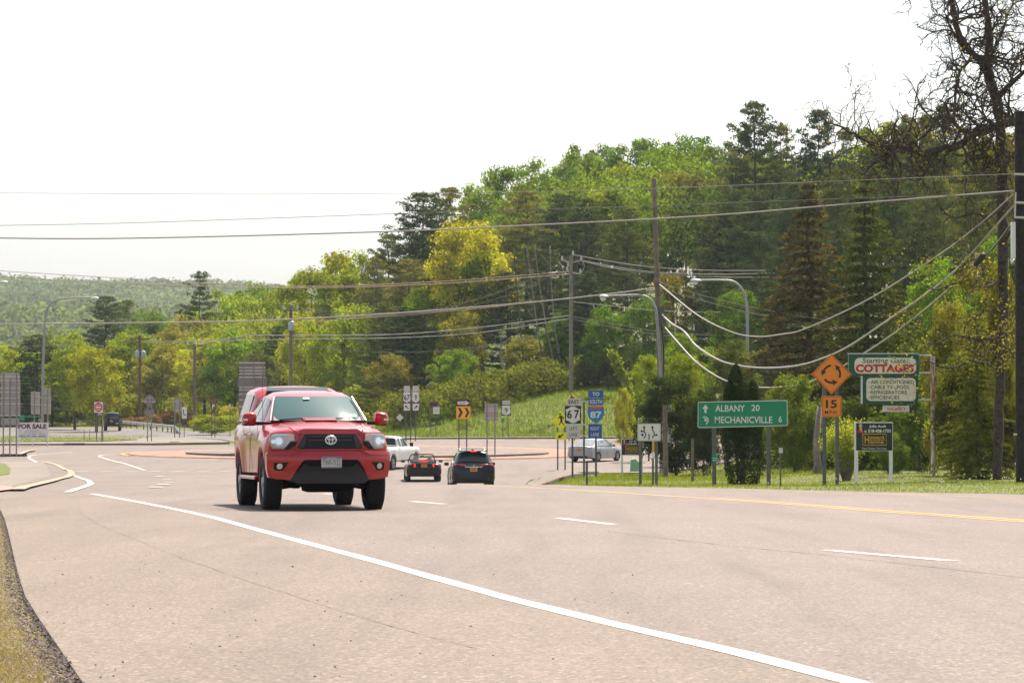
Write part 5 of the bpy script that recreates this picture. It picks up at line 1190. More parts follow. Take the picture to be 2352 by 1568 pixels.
# signs round the island
us = lambda cx, cy, w_, h_: [(cx-w_*.36, cy-h_*.5), (cx-w_*.18, cy-h_*.44), (cx, cy-h_*.5), (cx+w_*.18, cy-h_*.44), (cx+w_*.36, cy-h_*.5), (cx+w_*.48, cy-h_*.36), (cx+w_*.42, cy-h_*.18), (cx+w_*.5, cy+h_*.12), (cx+w_*.4, cy+h_*.38), (cx+w_*.15, cy+h_*.42), (cx, cy+h_*.5), (cx-w_*.15, cy+h_*.42), (cx-w_*.4, cy+h_*.38), (cx-w_*.5, cy+h_*.12), (cx-w_*.42, cy-h_*.18), (cx-w_*.48, cy-h_*.36)]
s = Sign('route_sign_assembly', 'twin route shields 67 and 9 with diagonal arrows on three posts', 944, 233)
for x in (932.3, 943, 954): s.post(x, 890, .04)
for k_, (cx, nm, ar) in enumerate(((934.5, '67', -1), (954.8, '9', 1))):
    s.rect('direction_plate', cx-7, cx+7, 886, 898.5, SG['grey'], -.02, .02, .5)
    f = s.rect('shield_plate', cx-8, cx+8, 899, 925.5, SG['nearblack'], -.02, .02, 1); s.flats('shield_shape', [us(cx, 912, 17, 26)], SG['white'], -.026, f)
    s.texts([(nm, cx-(6.5 if k_ == 0 else 2.6), cx+(6.5 if k_ == 0 else 2.6), 906, 919)], SG['nearblack'], f, -.032, bold=.02)
    f = s.rect('arrow_plate', cx-7, cx+7, 926.5, 942.5, SG['white'], -.02, .02, .5); s.stroke('arrow', [[(cx-ar*4, 938.5), (cx+ar*1, 934)]], 2, SG['nearblack'], -.026, f); s.flats('arrow_head', [arrowhead((cx+ar*4.5, 930.5), ar, -.95, 5, 6)], SG['nearblack'], -.028, f)
s = Sign('chevron_sign', 'one way plate above a yellow board with two black chevrons on the central island', 1063, 196)
for x in (1054, 1071.7): s.post(x, 925, .04)
f = s.rect('one_way_plate', 1049, 1079, 918, 932.5, SG['nearblack'], -.02, .02, .5)
s.flats('white_arrow', [[(1051, 921.5), (1069, 921.5), (1069, 919.3), (1078, 925.3), (1069, 931.3), (1069, 929), (1051, 929)]], SG['white'], -.026, f); s.texts([('ONE WAY', 1053, 1070, 923, 927.8)], SG['nearblack'], f, -.032)
f = s.rect('chevron_board', 1048, 1080.5, 933, 960.5, SG['yellow'], -.02, .02, .5)
s.flats('chevron', [[(x, 936), (x+5.5, 936), (x+11.5, 947), (x+5.5, 958), (x, 958), (x+5.5, 947)] for x in (1051.5, 1067)], SG['nearblack'], -.026, f)
def backsign(label, x, D, panels, posts, braces, name='sign_back', r=.04, pm=ALU, diamond=None):
    s = Sign(name, label, x, D)
    for q, yt in posts: s.post(q, yt, r, mat('post_grey', (.24, .23, .22), .6, .3), y=-.07)
    if diamond: s.poly('panel', dia(*diamond), pm, 0, .012)
    for (a_, b_, c_, d_) in panels: s.rect('panel', a_, b_, c_, d_, pm, 0, .012, .6)
    for (a_, b_, yy) in braces:
        mb = MB(); u = s.c(a_, yy); v = s.c(b_, yy); mb.box(((u[0]+v[0])/2, -.03, u[1]), (v[0]-u[0], .03, .07)); mb.obj('brace', BRACE, s.e)
    return s
backsign('blank tan back of a two panel sign on the central island', 1128, 196, [(1113.5, 1144, 926.5, 943), (1113.5, 1144, 943.8, 965)], [(1118.7, 928), (1136.8, 928)], [(1114, 1143.5, 938.5), (1114, 1143.5, 943.5), (1114, 1143.5, 960)])
s = Sign('route_sign', 'single white route 9 shield under a SOUTH plate on the grassy bank', 1166, 248); s.post(1167, 925, .035)
s.rect('direction_plate', 1154, 1172, 919.5, 929, SG['grey'], -.01, .02, .4); s.texts([('SOUTH', 1156.5, 1169.5, 922, 926.8)], SG['text'], y=-.016)
f = s.rect('shield_plate', 1151.5, 1173.5, 929.5, 954.5, SG['nearblack'], -.01, .02, 1); s.flats('shield_shape', [us(1162.5, 942, 21, 23.5)], SG['white'], -.016, f); s.texts([('9', 1159.5, 1166, 936, 948)], SG['nearblack'], f, -.022, bold=.02)
s = Sign('marker_sign', 'tiny green marker on a thin post under the route 9 shield', 1155, 243.5, 'marker'); s.post(1155, 965, .03); s.rect('marker_plate', 1151.5, 1158, 960, 969, SG['teal'], -.01, .02, .5)
s = Sign('info_sign', 'small brown sign with red lettering near the path left of the chevron sign', 996, 252); s.post(989, 930, .03); s.rect('brown_panel', 986, 1006, 922.5, 935.5, SG['brown'], -.01, .02, .5); faint(s, [(988, 1004, 928)], mat('dark_maroon', (.05, .008, .008), .6), h=4)
s = Sign('notice_sign', 'small white notice plate right below the small brown sign', 1002, 249); s.post(1001, 942, .03); s.rect('white_panel', 994.5, 1009.5, 934.5, 950.5, SG['white'], -.01, .02, .5); faint(s, [(998, 1006, 939), (997, 1007, 943)], SG['text'])
s = Sign('diamond_marker', 'small tilted white diamond plate on a post by the paved path', 918, 255); s.post(918.5, 960, .03); s.poly('white_panel', dia(918.4, 958.7, 8.5), SG['white'], -.01, .02)
s = Sign('path_bollard', 'short wooden bollard beside the paved path', 907, 262, 'bollard'); s.post(907, 951, .07, POLEM)
# left signs
s = backsign('tall bank of tan sign backs on three posts at the left edge of the photo', 23, 198, [(1, 44.5, 856, 872), (2, 46, 873, 897), (2, 46, 899, 916), (1, 46.5, 918, 953), (2, 44, 960, 976)], [(8, 858), (23, 870), (38, 858)], [(0, 46, 865), (0, 46, 873.5), (0, 46, 891), (0, 46, 899.5), (0, 46, 915), (0, 46, 927), (0, 46, 954)])
backsign('two joined tan sign backs behind the curved street lamp post', 94, 272, [(70.5, 92, 899, 913), (70.5, 92, 914, 931), (71, 92, 932, 951), (101, 116, 891, 909), (101, 117, 911, 930), (101, 117, 931, 951)], [(79, 900), (109, 893)], [(71, 117, 912), (71, 117, 930)])
backsign('tall ladder like grey sign back just left of the red pickup', 582, 200, [(549.5, 608, 831, 842), (550, 608, 843, 866), (547, 613, 866, 889), (549, 609, 890, 930), (548, 610, 932, 985)], [(559, 833), (582.6, 833), (605, 833)], [(549, 609, y_) for y_ in (833, 844, 851, 858, 866, 889, 895, 905, 918, 934)], pm=mat('sign_back_grey', (.22, .20, .19), .6, .3, noise=(1.5, .2)))
s = backsign('diamond shaped grey sign back with a plate below on two posts', 343.5, 246, [(332.5, 354.5, 941, 953)], [(339, 908), (348, 908)], [(330, 357, 922), (336, 351, 914)], diamond=(343.5, 920.5, 15.5), pm=mat('sign_back_dull', (.30, .25, .22), .6, .3, noise=(1.5, .2)))
backsign('narrow tan sign back on two posts in front of the rusty brush', 407, 268, [(397.5, 417, 914.5, 943)], [(401.5, 915), (413, 915)], [(398, 417, 921), (398, 417, 942)])
s = Sign('curve_sign', 'small white sign with a curved black arrow beside the guardrail end', 423, 272); s.post(423, 945, .03); f = s.rect('sign_panel', 417.5, 429, 934.5, 961, SG['white'], -.01, .02, .8); s.stroke('curved_arrow', [[(421, 940), (421, 948), (423, 952), (427, 953)]], 1.8, SG['nearblack'], -.016, f)
s = Sign('do_not_enter_sign', 'red and white do not enter sign on the long grass island', 227, 243)
for x in (221.7, 233.8): s.post(x, 935, .035)
f = s.rect('sign_panel', 216.5, 235.5, 923, 947, SG['white'], -.01, .02, .8); s.flats('red_disc', [arc(226, 934.8, 9, 0, 345, 24, 11)], SG['crimson'], -.016, f)
s.stroke('white_bar', [[(219.5, 935), (232.5, 935)]], 3.2, SG['white'], -.02, f); s.texts([('DO NOT', 220.5, 231.5, 928, 932), ('ENTER', 221, 231, 938.5, 942.5)], SG['white'], f, -.02)
s = backsign('dark triangular back of a give way sign behind the do not enter sign', 237, 245.5, [(224, 233, 948, 953)], [(236, 928)], []); s.poly('triangle_panel', [(230, 924.5), (244, 925.5), (237, 939)], mat('sign_back_grey', (.2, .19, .18), .6), 0, .012)
s = Sign('for_sale_sign', 'large white for sale board standing in the grass by the curved street lamp', 76, 232)
for x in (42, 74, 109): s.post(x, 972, .04, WHITEP)
f = s.rect('board', 40.5, 111.5, 970, 1005.5, SG['white'], -.06, .03, .5); s.texts([('FOR SALE', 42, 107, 973, 984)], mat('sign_maroon', (.10, .03, .05), .5), f, -.066, bold=.05)
faint(s, [(60, 90, 988.5), (55, 95, 992.7), (46, 105, 997)], SG['text'], f, -.066, 1.4); faint(s, [(44, 106, 1001.6)], mat('faint_dark', (.16, .15, .17), .6), f, -.066, 2.2)
s = Sign('green_sign', 'small green sign between the sign backs at the left edge', 66, 275); s.post(90, 965, .03); s.rect('green_panel', 45, 56.5, 953, 964.5, SG['teal'], 0, .02, .4); s.rect('rail', 45, 92, 955, 958, SG['teal'], .02, .02, .3)
s = Sign('dark_box', 'small black equipment box on a stand beside the for sale board', 104, 275, 'equipment box'); s.post(104, 960, .04); s.rect('box', 100, 109, 945, 973, SG['black'], -.1, .3, .5)
s = Sign('parking_sign', 'brown sign with a white letter and arrow plate left of the ladder like sign back', 491, 270)
for x in (485.8, 493.5): s.post(x, 920, .03)
s.rect('brown_panel', 481.5, 499, 915, 926.5, SG['brown'], -.02, .02, .5); faint(s, [(483.5, 497, 918.5), (485, 495, 922.5)], mat('faint_pink', (.35, .16, .15), .6), y=-.03, h=1.6)
f = s.rect('letter_panel', 484, 496, 927, 939, SG['brown'], -.02, .02, .5); s.texts([('P', 487.5, 493.5, 928, 938)], SG['white'], f, -.03, bold=.03); s.rect('arrow_panel', 486, 495, 940, 947.5, SG['brown'], -.02, .02, .5)
s = Sign('marker_post', 'thin marker post with pale reflector left of the ladder like sign back', 528, 275, 'marker'); s.post(528, 930, .03); s.rect('reflector', 525.5, 530.5, 927, 938, SG['grey'], -.01, .02, .5)
for x, lb in ((193, 'thin stake standing upright in the grass left of the do not enter sign'), (206, 'thin stake leaning beside the upright one in the grass island')):
    s = Sign('stake', lb, x, 250, 'post'); s.post(x, 985, .02)
# little green utility box in the grass near the silver car
s = Sign('utility_pedestal', 'small pale green utility pedestal before the silver sedan', 1457, 166, 'utility box'); s.poly('shell', [(1447, 1082), (1469, 1082), (1467, 1062), (1459, 1053), (1449, 1055)], mat('pale_green', (.22, .50, .30), .6), -.2, .4)
# guardrail
gp = [(281, 972, 340), (300, 975, 332), (330, 977, 322), (360, 979, 312), (385, 982, 304), (400, 986, 298), (408, 990, 294), (413, 994, 291)]
q = [P(x, y, D) for x, y, D in gp]; b = q[0].copy(); b.z = gz1(b.x, b.y); e = empty('guardrail', b, 0, 'long galvanised guardrail curving down to the ground beside the far road', 'guardrail')
for v in q[:6]: v.z = gz1(v.x, v.y)+.62
q[6].z = gz1(q[6].x, q[6].y)+.4; q[7].z = gz1(q[7].x, q[7].y)+.12
qq = crom(q, 4); vs = []; fs = []; prof = [(-.16, 0), (-.12, .04), (-.05, -.02), (0, .03), (.05, -.02), (.12, .04), (.16, 0)]
for i, v in enumerate(qq):
    t = (qq[min(i+1, len(qq)-1)]-qq[max(i-1, 0)]).normalized(); n_ = Vector((t.y, -t.x, 0)).normalized()
    for dz, o_ in prof: vs.append(v-b+n_*o_+Vector((0, 0, dz)))
for i in range(len(qq)-1):
    for k in range(6): a_ = i*7+k; fs.append((a_, a_+1, a_+8, a_+7))
meshobj('rail', vs, fs, mat('guardrail_steel', (.62, .60, .57), .4, .4), e)
for i in range(0, len(qq), 2):
    v = qq[i]; g = gz1(v.x, v.y); mb = MB(); mb.box((v.x-b.x, v.y-b.y+.12, (g+v.z)/2-b.z), (.12, .12, v.z-g+.15)); mb.obj('post', POLEM, e)
# ---------------------------------------------------------------- vehicles
def ip(tab, y): return float(np.interp(y, [t[0] for t in tab], [t[1] for t in tab]))
def loft(stations, secf, cap=(True, True)):
    vs = []; fs = []; n = None
    for y in stations:
        h = secf(y); row = [(-x, y, z) for x, z in h[::-1] if x > 1e-6]+[(x, y, z) for x, z in h]
        n = len(row) if n is None else n; vs += row
    m = len(stations)
    for i in range(m-1):
        for k in range(n-1): fs.append((i*n+k, (i+1)*n+k, (i+1)*n+k+1, i*n+k+1))
    if cap[0]: fs.append(tuple(range(n)))
    if cap[1]: fs.append(tuple((m-1)*n+k for k in range(n-1, -1, -1)))
    return vs, fs
def body_loft(name, e, m, L, wt, zt, zl, axles, ra, crown=.03, sh=.09, flare=0, sharp=38, step=.07, bulge=None, arch_z=None):
    """wt/zt/zl tables over y; half section from the centre line outwards and down"""
    ys = set(np.round(np.arange(-L/2, L/2+.001, step), 4)) | {L/2}
    for a in axles:
        for d in (-ra, ra): ys |= {round(a+d-.002, 4), round(a+d+.002, 4)}
    ys = sorted(ys); az = arch_z or ra*.95
    def sec(y):
        w_, t, lo = ip(wt, y), ip(zt, y), ip(zl, y); fl = 0
        for a in axles:
            d = abs(y-a)
            if d < ra: lo = max(lo, az_c+math.sqrt(ra*ra-d*d))
            if flare: fl = max(fl, flare*max(0, 1-(d/(ra*1.32))**4))
        c = crown+(bulge(y) if bulge else 0)
        s1 = t-sh; mid = lo+(s1-lo)*.5
        return [(0, t+c), (w_*.35, t+c*.85), (w_*.6, t+c*.45), (w_*.86, t-sh*.12), (w_*.955, t-sh*.45), (w_+fl*.2, s1), (w_+.012+fl*.8, s1-(s1-lo)*.25), (w_+.008+fl, mid), (w_-.01+fl*1.05, lo+.03), (w_-.045+fl*.9, lo)]
    az_c = arch_z
    vs, fs = loft(ys, lambda y: sec(y)[::1])
    # reorder: loft expects list from centre outward; mirrored side built reversed
    o = meshobj(name, vs, fs, m, e, smooth=True); fixn(o); o.data.set_sharp_from_angle(angle=R(sharp)); return o
def cabin(name, e, m, ys, wb, wr, zb, zr, sharp=35):
    """wb/wr half widths at belt and roof, zb/zr heights, tables over y"""
    def sec(y):
        a, b, c, d = ip(wb, y), ip(wr, y), ip(zb, y), ip(zr, y); d = max(d, c+.01); k = min(1, (d-c)/.3)
        return [(0, d+.015*k), (b*.5, d+.01*k), (b*.86, d-.012*k), (b*.97, d-.045*k), (b+(a-b)*.12, d-(d-c)*.14), (b+(a-b)*.5, c+(d-c)*.5), (a, c)]
    vs, fs = loft(ys, sec); o = meshobj(name, vs, fs, m, e, smooth=True); fixn(o); o.data.set_sharp_from_angle(angle=R(sharp)); return o
def side_glass(name, e, m, ys0, ys1, wb, wr, zb, zr, t0=.06, t1=.84, sides=(-1, 1), n=6, off=.006, top=None):
    """pane on the cabin side; ys0=(y at belt front, y at roof front), ys1 rear"""
    out = []
    for s in sides:
        vs = []; fs = []
        for j in range(n+1):
            t = t0+(t1-t0)*j/n
            for i in range(n+1):
                y = (ys0[0]+(ys0[1]-ys0[0])*t)*(1-i/n)+(ys1[0]+(ys1[1]-ys1[0])*t)*i/n
                a, b, c, d = ip(wb, y), ip(wr, y), ip(zb, y), ip(zr, y); d = top or d
                x = a+(b-a)*t; vs.append((s*(x+off), y, c+(d-c)*t))
        for j in range(n):
            for i in range(n): k = j*(n+1)+i; fs.append((k, k+1, k+n+2, k+n+1))
        out.append(meshobj(name, vs, fs, m, e, smooth=True))
    return out
def end_glass(name, e, m, y0, y1, w0, w1, z0, z1, bow=.06, off=.006, n=8, sgn=-1):
    """windscreen / rear window: bottom edge (y0,z0) half width w0, top edge (y1,z1) half width w1"""
    vs = []; fs = []; nx_, nz = n, 4; L_ = math.hypot(y1-y0, z1-z0); ny_, nz_ = sgn*(z1-z0)/L_, abs(y1-y0)/L_
    for j in range(nz+1):
        t = j/nz
        for i in range(nx_+1):
            u = -1+2*i/nx_; x = u*(w0+(w1-w0)*t); b = bow*(1-u*u)
            vs.append((x, y0+(y1-y0)*t+ny_*off+sgn*b-sgn*bow*.7+sgn*(.08*t*(1-t) if bow > .12 else 0), z0+(z1-z0)*t+nz_*off))
    for j in range(nz):
        for i in range(nx_): k = j*(nx_+1)+i; fs.append((k, k+1, k+nx_+2, k+nx_+1))
    return meshobj(name, vs, fs, m, e, smooth=True)
def wheel(e, x, y, r, w_, rimr=None, steer=0, m=RIM, z=None):
    rimr = rimr or r*.66; s = 1 if x > 0 else -1
    root = None; mb = MB(); Mx = Matrix.Translation((x, y, z or r)) @ Matrix.Rotation(steer, 4, 'Z')
    prof = [(rimr, -w_*.46), (rimr+.02, -w_*.5), (r*.9, -w_*.52), (r*.97, -w_*.47), (r, -w_*.38), (r, -w_*.1), (r*.99, -w_*.09), (r*.99, -w_*.06), (r, -w_*.05), (r, w_*.05), (r*.99, w_*.06), (r*.99, w_*.09), (r, w_*.1), (r, w_*.38), (r*.97, w_*.47), (r*.9, w_*.52), (rimr+.02, w_*.5), (rimr, w_*.46)]
    mb.lathe(prof, Mx, 36)
    n = 44                                   # tread blocks
    for k in range(n):
        for q in (-.36, -.18, .02, .2, .38):
            a = 2*math.pi*(k+(.5 if abs(q) in (.18, .2) else 0))/n
            if r > .4: mb.box(Mx @ Vector((q*w_, (r+.004)*math.cos(a), (r+.004)*math.sin(a))), (w_*.13, .035, .03), M=(Mx.to_3x3() @ Matrix.Rotation(a-math.pi/2, 3, 'X')))
    t = mb.obj('tyre', TYRE, e, smooth=True, sharp=45)
    mb = MB(); o_ = s*w_*.42
    mb.lathe([(rimr, -s*w_*.3), (rimr, o_), (rimr*.9, o_), (rimr*.86, o_-s*.05), (.09, o_-s*.06)], Mx, 30)
    for k in range(6):
        a = k*math.pi/3; mb.box(Mx @ Vector((o_-s*.02, rimr*.5*math.cos(a), rimr*.5*math.sin(a))), (.03, rimr*.85, .06), M=Mx.to_3x3() @ Matrix.Rotation(a, 3, 'X'))
    mb.lathe([(.08, o_-s*.02), (.07, o_+s*.02), (.001, o_+s*.02)], Mx, 14)
    mb.obj('rim', m, t, smooth=True, sharp=35)
    return t
def plate(name, poly, yf, th, m, parent, bevel=.006, step=.07, zb=0):
    """front-face panel from an (x,z) outline, bent to follow y=yf(x,z), th thick to the rear"""
    bm = bmesh.new(); f = bm.faces.new([bm.verts.new((x, 0, z)) for x, z in poly]); f.normal_update(); bmesh.ops.triangulate(bm, faces=[f], ngon_method='EAR_CLIP')
    xs = [p[0] for p in poly]; c = math.ceil(min(xs)/step)*step
    while c < max(xs):
        if c > min(xs)+1e-3: bmesh.ops.bisect_plane(bm, geom=bm.verts[:]+bm.edges[:]+bm.faces[:], plane_co=(c, 0, 0), plane_no=(1, 0, 0), dist=1e-4)
        c += step
    zs = [p[1] for p in poly]; c = math.ceil(min(zs)/step)*step
    while c < max(zs):
        if c > min(zs)+1e-3: bmesh.ops.bisect_plane(bm, geom=bm.verts[:]+bm.edges[:]+bm.faces[:], plane_co=(0, 0, c), plane_no=(0, 0, 1), dist=1e-4)
        c += step
    fr = bm.faces[:]; r = bmesh.ops.extrude_face_region(bm, geom=fr)
    new = [g for g in r['geom'] if isinstance(g, bmesh.types.BMVert)]; ns = set(new)
    for v in bm.verts: v.co.y = yf(v.co.x, v.co.z)+(th if v in ns else 0)
    bmesh.ops.recalc_face_normals(bm, faces=bm.faces)
    me = bpy.data.meshes.new(name); bm.to_mesh(me); bm.free(); me.materials.append(m); o = bpy.data.objects.new(name, me); link(o, parent)
    me.polygons.foreach_set('use_smooth', [True]*len(me.polygons)); me.set_sharp_from_angle(angle=R(30))
    if bevel: b = o.modifiers.new('bevel', 'BEVEL'); b.width = bevel; b.segments = 2; b.limit_method = 'ANGLE'; b.angle_limit = R(40); b.harden_normals = False
    return o
def mirror_poly(p): return [(-x, z) for x, z in p[::-1]]
def vehicle(name, px, py_, D, rz, label, cat):
    p = P(px, 900, D); p.z = gz1(p.x, D)+.055; e = empty(name, p, rz, label, cat)
    d = .8; f = Vector((math.sin(rz), -math.cos(rz), 0)); a = gz1(p.x+f.x*d, D+f.y*d); b = gz1(p.x-f.x*d, D-f.y*d)
    e.rotation_euler = (math.atan((b-a)/(2*d)) if False else -math.atan((a-b)/(2*d))*-1*(-1), 0, rz)
    return e
# ---- red pickup
RED = mat('red_metallic_paint', (.38, .007, .010), .25, .12, .55, noise=(300, .10))
def pickup():
    e = vehicle('pickup_truck', 706, 0, 47.6, R(11.2), 'red pickup truck with matching bed cap and lifted black tyres driving toward the viewer', 'pickup truck')
    e.scale = (.972, 1, 1.012); L = 5.3; ax = (-1.72, 1.53); ra = .50; rt = .405
    wt = [(-2.60, .36), (-2.56, .48), (-2.5, .64), (-2.42, .77), (-2.34, .86), (-2.2, .905), (-1.2, .91), (-.9, .90), (1.0, .90), (1.1, .905), (2.4, .90), (2.6, .88), (2.65, .86)]
    zt = [(-2.62, 1.09), (-2.56, 1.13), (-2.45, 1.165), (-2.0, 1.215), (-1.35, 1.27), (-1.1, 1.285), (-.9, 1.30), (1.1, 1.32), (2.65, 1.33)]
    zl = [(-2.65, .60), (-2.2, .56), (-1.2, .50), (1.0, .50), (2.3, .56), (2.65, .62)]
    body_loft('body', e, RED, L, wt, zt, zl, ax, ra, crown=.035, sh=.15, flare=.055, step=.05, arch_z=.40, bulge=lambda y: .02*max(0, min(1, (-1.1-y)/.3)))
    # hood: raised centre panel, creases and scoop
    def hz_(x, y): return ip(zt, y)+.05
    mb = MB(); mb.add([(-.27, -1.62, 1.272), (.27, -1.62, 1.272), (.29, -1.18, 1.352), (-.29, -1.18, 1.352), (-.25, -1.64, 1.325), (.25, -1.64, 1.325), (.26, -1.2, 1.372), (-.26, -1.2, 1.372)], [(0, 1, 5, 4), (4, 5, 6, 7), (0, 4, 7, 3), (1, 2, 6, 5), (3, 7, 6, 2)])
    sc = mb.obj('hood_scoop', RED, e, bevel=.012); fixn(sc)
    mb = MB(); mb.box((0, -1.645, 1.303), (.46, .02, .026)); mb.obj('scoop_mouth', BLACKP, sc)
    for s in (-1, 1):
        mb = MB(); mb.tube([(s*.50, -2.56, 1.135), (s*.56, -2.3, 1.195), (s*.63, -1.7, 1.245), (s*.70, -1.15, 1.285)], [.012, .022, .022, .012], 8); mb.obj('hood_crease', RED, e, smooth=True)
    # cab
    wb = [(-1.32, .70), (-1.05, .79), (-.6, .835), (.9, .835), (1.05, .82)]; wr = [(-1.32, .69), (-.68, .60), (-.3, .615), (.9, .60), (1.05, .57)]
    zb = [(-1.32, 1.285), (-.9, 1.30), (1.05, 1.32)]; zr = [(-1.32, 1.29), (-.68, 1.675), (-.50, 1.725), (-.2, 1.762), (.2, 1.775), (.85, 1.755), (1.0, 1.69), (1.05, 1.5)]
    cys = [-1.32+.035*i for i in range(21)]+[-.55, -.45, -.35, -.2, 0, .2, .5, .7, .85, .95, 1.0, 1.05]
    cabin('cab', e, RED, cys, wb, wr, zb, zr)
    w_ = end_glass('windshield', e, WSG, -1.325, -.72, .735, .60, 1.305, 1.672, .16, .016, n=24)
    mb = MB(); mb.tube([(-.745, -1.35, 1.30), (-.4, -1.42, 1.298), (.0, -1.44, 1.30), (.4, -1.42, 1.298), (.745, -1.35, 1.30)], .022, 6); mb.obj('cowl_trim', BLACKP, e)
    for s in (-1, 1): mb = MB(); mb.tube([(s*.752, -1.335, 1.31), (s*.685, -1.0, 1.50), (s*.617, -.70, 1.68)], .013, 6); mb.obj('windshield_molding', mat('bright_molding', (.45, .40, .38), .3, .7), e)
    for a_ in ((.06, .50), (-.62, -.05)):
        mb = MB(); mb.tube([(a_[0], -1.40, 1.325), ((a_[0]+a_[1])/2, -1.375, 1.345), (a_[1], -1.36, 1.345)], .010, 5); mb.obj('wiper', BLACKP, e)
    def on_ws(name, x, t, wd, h, m):
        y = -1.325+.605*t; z = 1.305+.367*t; c = Vector((x, y-.07+.16*(x/.66)**2, z+.030)); mb = MB(); q = Matrix.Rotation(math.atan2(.67, .367)*-1, 3, 'X'); mb.box(c, (wd, .004, h), M=Matrix.Rotation(-math.atan2(.67, .367), 3, 'X')); return mb.obj(name, m, w_)
    on_ws('toll_tag', -.13, .87, .10, .05, mat('tag_mint', (.35, .62, .50), .4)); on_ws('inspection_sticker', .56, .14, .11, .07, mat('sticker_pale', (.45, .62, .52), .4))
    mb = MB(); mb.box((0, -.80, 1.60), (.22, .04, .06)); mb.obj('rear_view_mirror', BLACKP, w_)
    mb = MB(); mb.tube([(.62, -1.02, 1.30), (.62, -1.02, 2.04)], [.004, .002], 4);
    mb = MB(); mb.tube([(-.86, -1.25, 1.24), (-.865, -1.24, 2.02)], [.0045, .0022], 5); mb.obj('antenna', BLACKP, e)
    # side glass
    sg = dict(wb=wb, wr=wr, zb=zb, zr=zr)
    side_glass('side_window', e, GLASS, (-.92, -.50), (.0, -.02), **sg, t0=.08, t1=.80); side_glass('side_window', e, GLASS, (.09, .07), (.86, .75), **sg, t0=.08, t1=.80)
    # cap over the bed
    cb = [(1.06, .84), (2.6, .84)]; cr = [(1.06, .60), (1.3, .665), (2.5, .66), (2.6, .64)]; cz = [(1.06, 1.32), (2.6, 1.33)]; cz2 = [(1.06, 1.66), (1.12, 1.74), (1.35, 1.85), (1.7, 1.872), (2.5, 1.87), (2.58, 1.80), (2.64, 1.40)]
    cap = cabin('bed_cap', e, RED, [1.06, 1.09, 1.12, 1.18, 1.25, 1.35, 1.5, 1.7, 2.1, 2.5, 2.55, 2.58, 2.64], cb, cr, cz, cz2)
    side_glass('cap_window', cap, GLASS, (1.25, 1.35), (2.45, 2.35), wb=cb, wr=cr, zb=cz, zr=cz2, t0=.18, t1=.78)
    mb = MB(); mb.add([(-.53, 1.062, 1.765), (.53, 1.062, 1.765), (.50, 1.30, 1.862), (-.50, 1.30, 1.862)], [(0, 1, 2, 3)]); mb2 = mb.obj('cap_front_window', GLASS, cap)
    mb = MB(); mb.prism([(-.56, 1.70), (.56, 1.70), (.53, 1.80), (-.53, 1.80)], 1.0, 1.03); mb.obj('cap_front_window', GLASS, cap)
    # front: curved plan
    yf0 = lambda x: -2.66+.30*(abs(x)/.9)**2.7
    fa = lambda o_: (lambda x, z: yf0(x)-o_+.10*max(0, (z-.97))*1.2)
    plate('front_panel', [(-.90, .80), (.90, .80), (.905, .93), (.88, 1.115), (.80, 1.135), (.52, 1.13), (.42, 1.165), (-.42, 1.165), (-.52, 1.13), (-.80, 1.135), (-.88, 1.115), (-.905, .93)], fa(.0), .12, RED, e, .012)
    plate('hood_lip', [(-.43, 1.125), (.43, 1.125), (.50, 1.09), (.47, 1.165), (.40, 1.185), (-.40, 1.185), (-.47, 1.165), (-.50, 1.09)], fa(.035), .10, RED, e, .012)
    g = plate('grille', [(-.415, 1.118), (.415, 1.118), (.54, .925), (.49, .882), (-.49, .882), (-.54, .925)], fa(.022), .05, BLACKP, e, .01)
    g2 = mat('grille_grey', (.022, .022, .024), .45)
    plate('grille_frame', [(-.41, 1.126), (.41, 1.126), (.53, .92), (.475, .873), (-.475, .873), (-.53, .92), (-.50, .925), (-.465, .892), (.465, .892), (.50, .925), (.395, 1.108), (-.395, 1.108), (-.50, .925), (-.53, .92)][:6]+[(-.505, .925), (-.46, .893), (.46, .893), (.505, .925), (.392, 1.107), (-.392, 1.107), (-.505, .926), (-.53, .921)], fa(.036), .03, RED, g, .004)
    plate('grille_bar', [(-.35, 1.09), (.35, 1.09), (.32, 1.062), (-.32, 1.062)], fa(.04), .03, g2, g, .004); plate('grille_bar', [(-.33, 1.035), (.33, 1.035), (.34, 1.005), (-.34, 1.005)], fa(.04), .03, g2, g, .004)
    for s in (-1, 1):
        q = [(.35, 1.085), (.39, 1.10), (.49, .93), (.46, .905), (.40, .905)]; q = q if s > 0 else mirror_poly(q); plate('grille_cheek', q, fa(.034), .03, g2, g, .004)
    for k in range(4):
        zz = .985-.022*k; plate('grille_mesh', [(-.40, zz), (.40, zz), (.40, zz-.006), (-.40, zz-.006)], fa(.028), .01, g2, g, 0)
    # emblem: three ovals
    mb = MB()
    def oval(cx, cz, rx, rz_, y, r_, n=28): mb.tube([(cx+rx*math.cos(2*math.pi*k/n), y, cz+rz_*math.sin(2*math.pi*k/n)) for k in range(n+1)], r_, 6, False)
    oval(0, 1.022, .082, .062, -2.725, .0095); oval(0, 1.022, .030, .058, -2.73, .0075); oval(0, 1.047, .060, .022, -2.73, .0075); mb.obj('emblem', mat('emblem_silver', (.85, .85, .86), .3, .4), g, smooth=True)
    mb = MB(); n = 28; mb.add([(.088*math.cos(2*math.pi*k/n), -2.708, 1.022+.068*math.sin(2*math.pi*k/n)) for k in range(n)], [tuple(range(n))]); mb.obj('emblem_backing', mat('emblem_dark', (.06, .06, .065), .3), g)
    # headlights
    hl = [(.555, 1.108), (.60, 1.118), (.80, 1.118), (.87, 1.10), (.893, 1.02), (.885, .945), (.85, .90), (.70, .893), (.655, .93), (.60, 1.005), (.53, 1.01)]
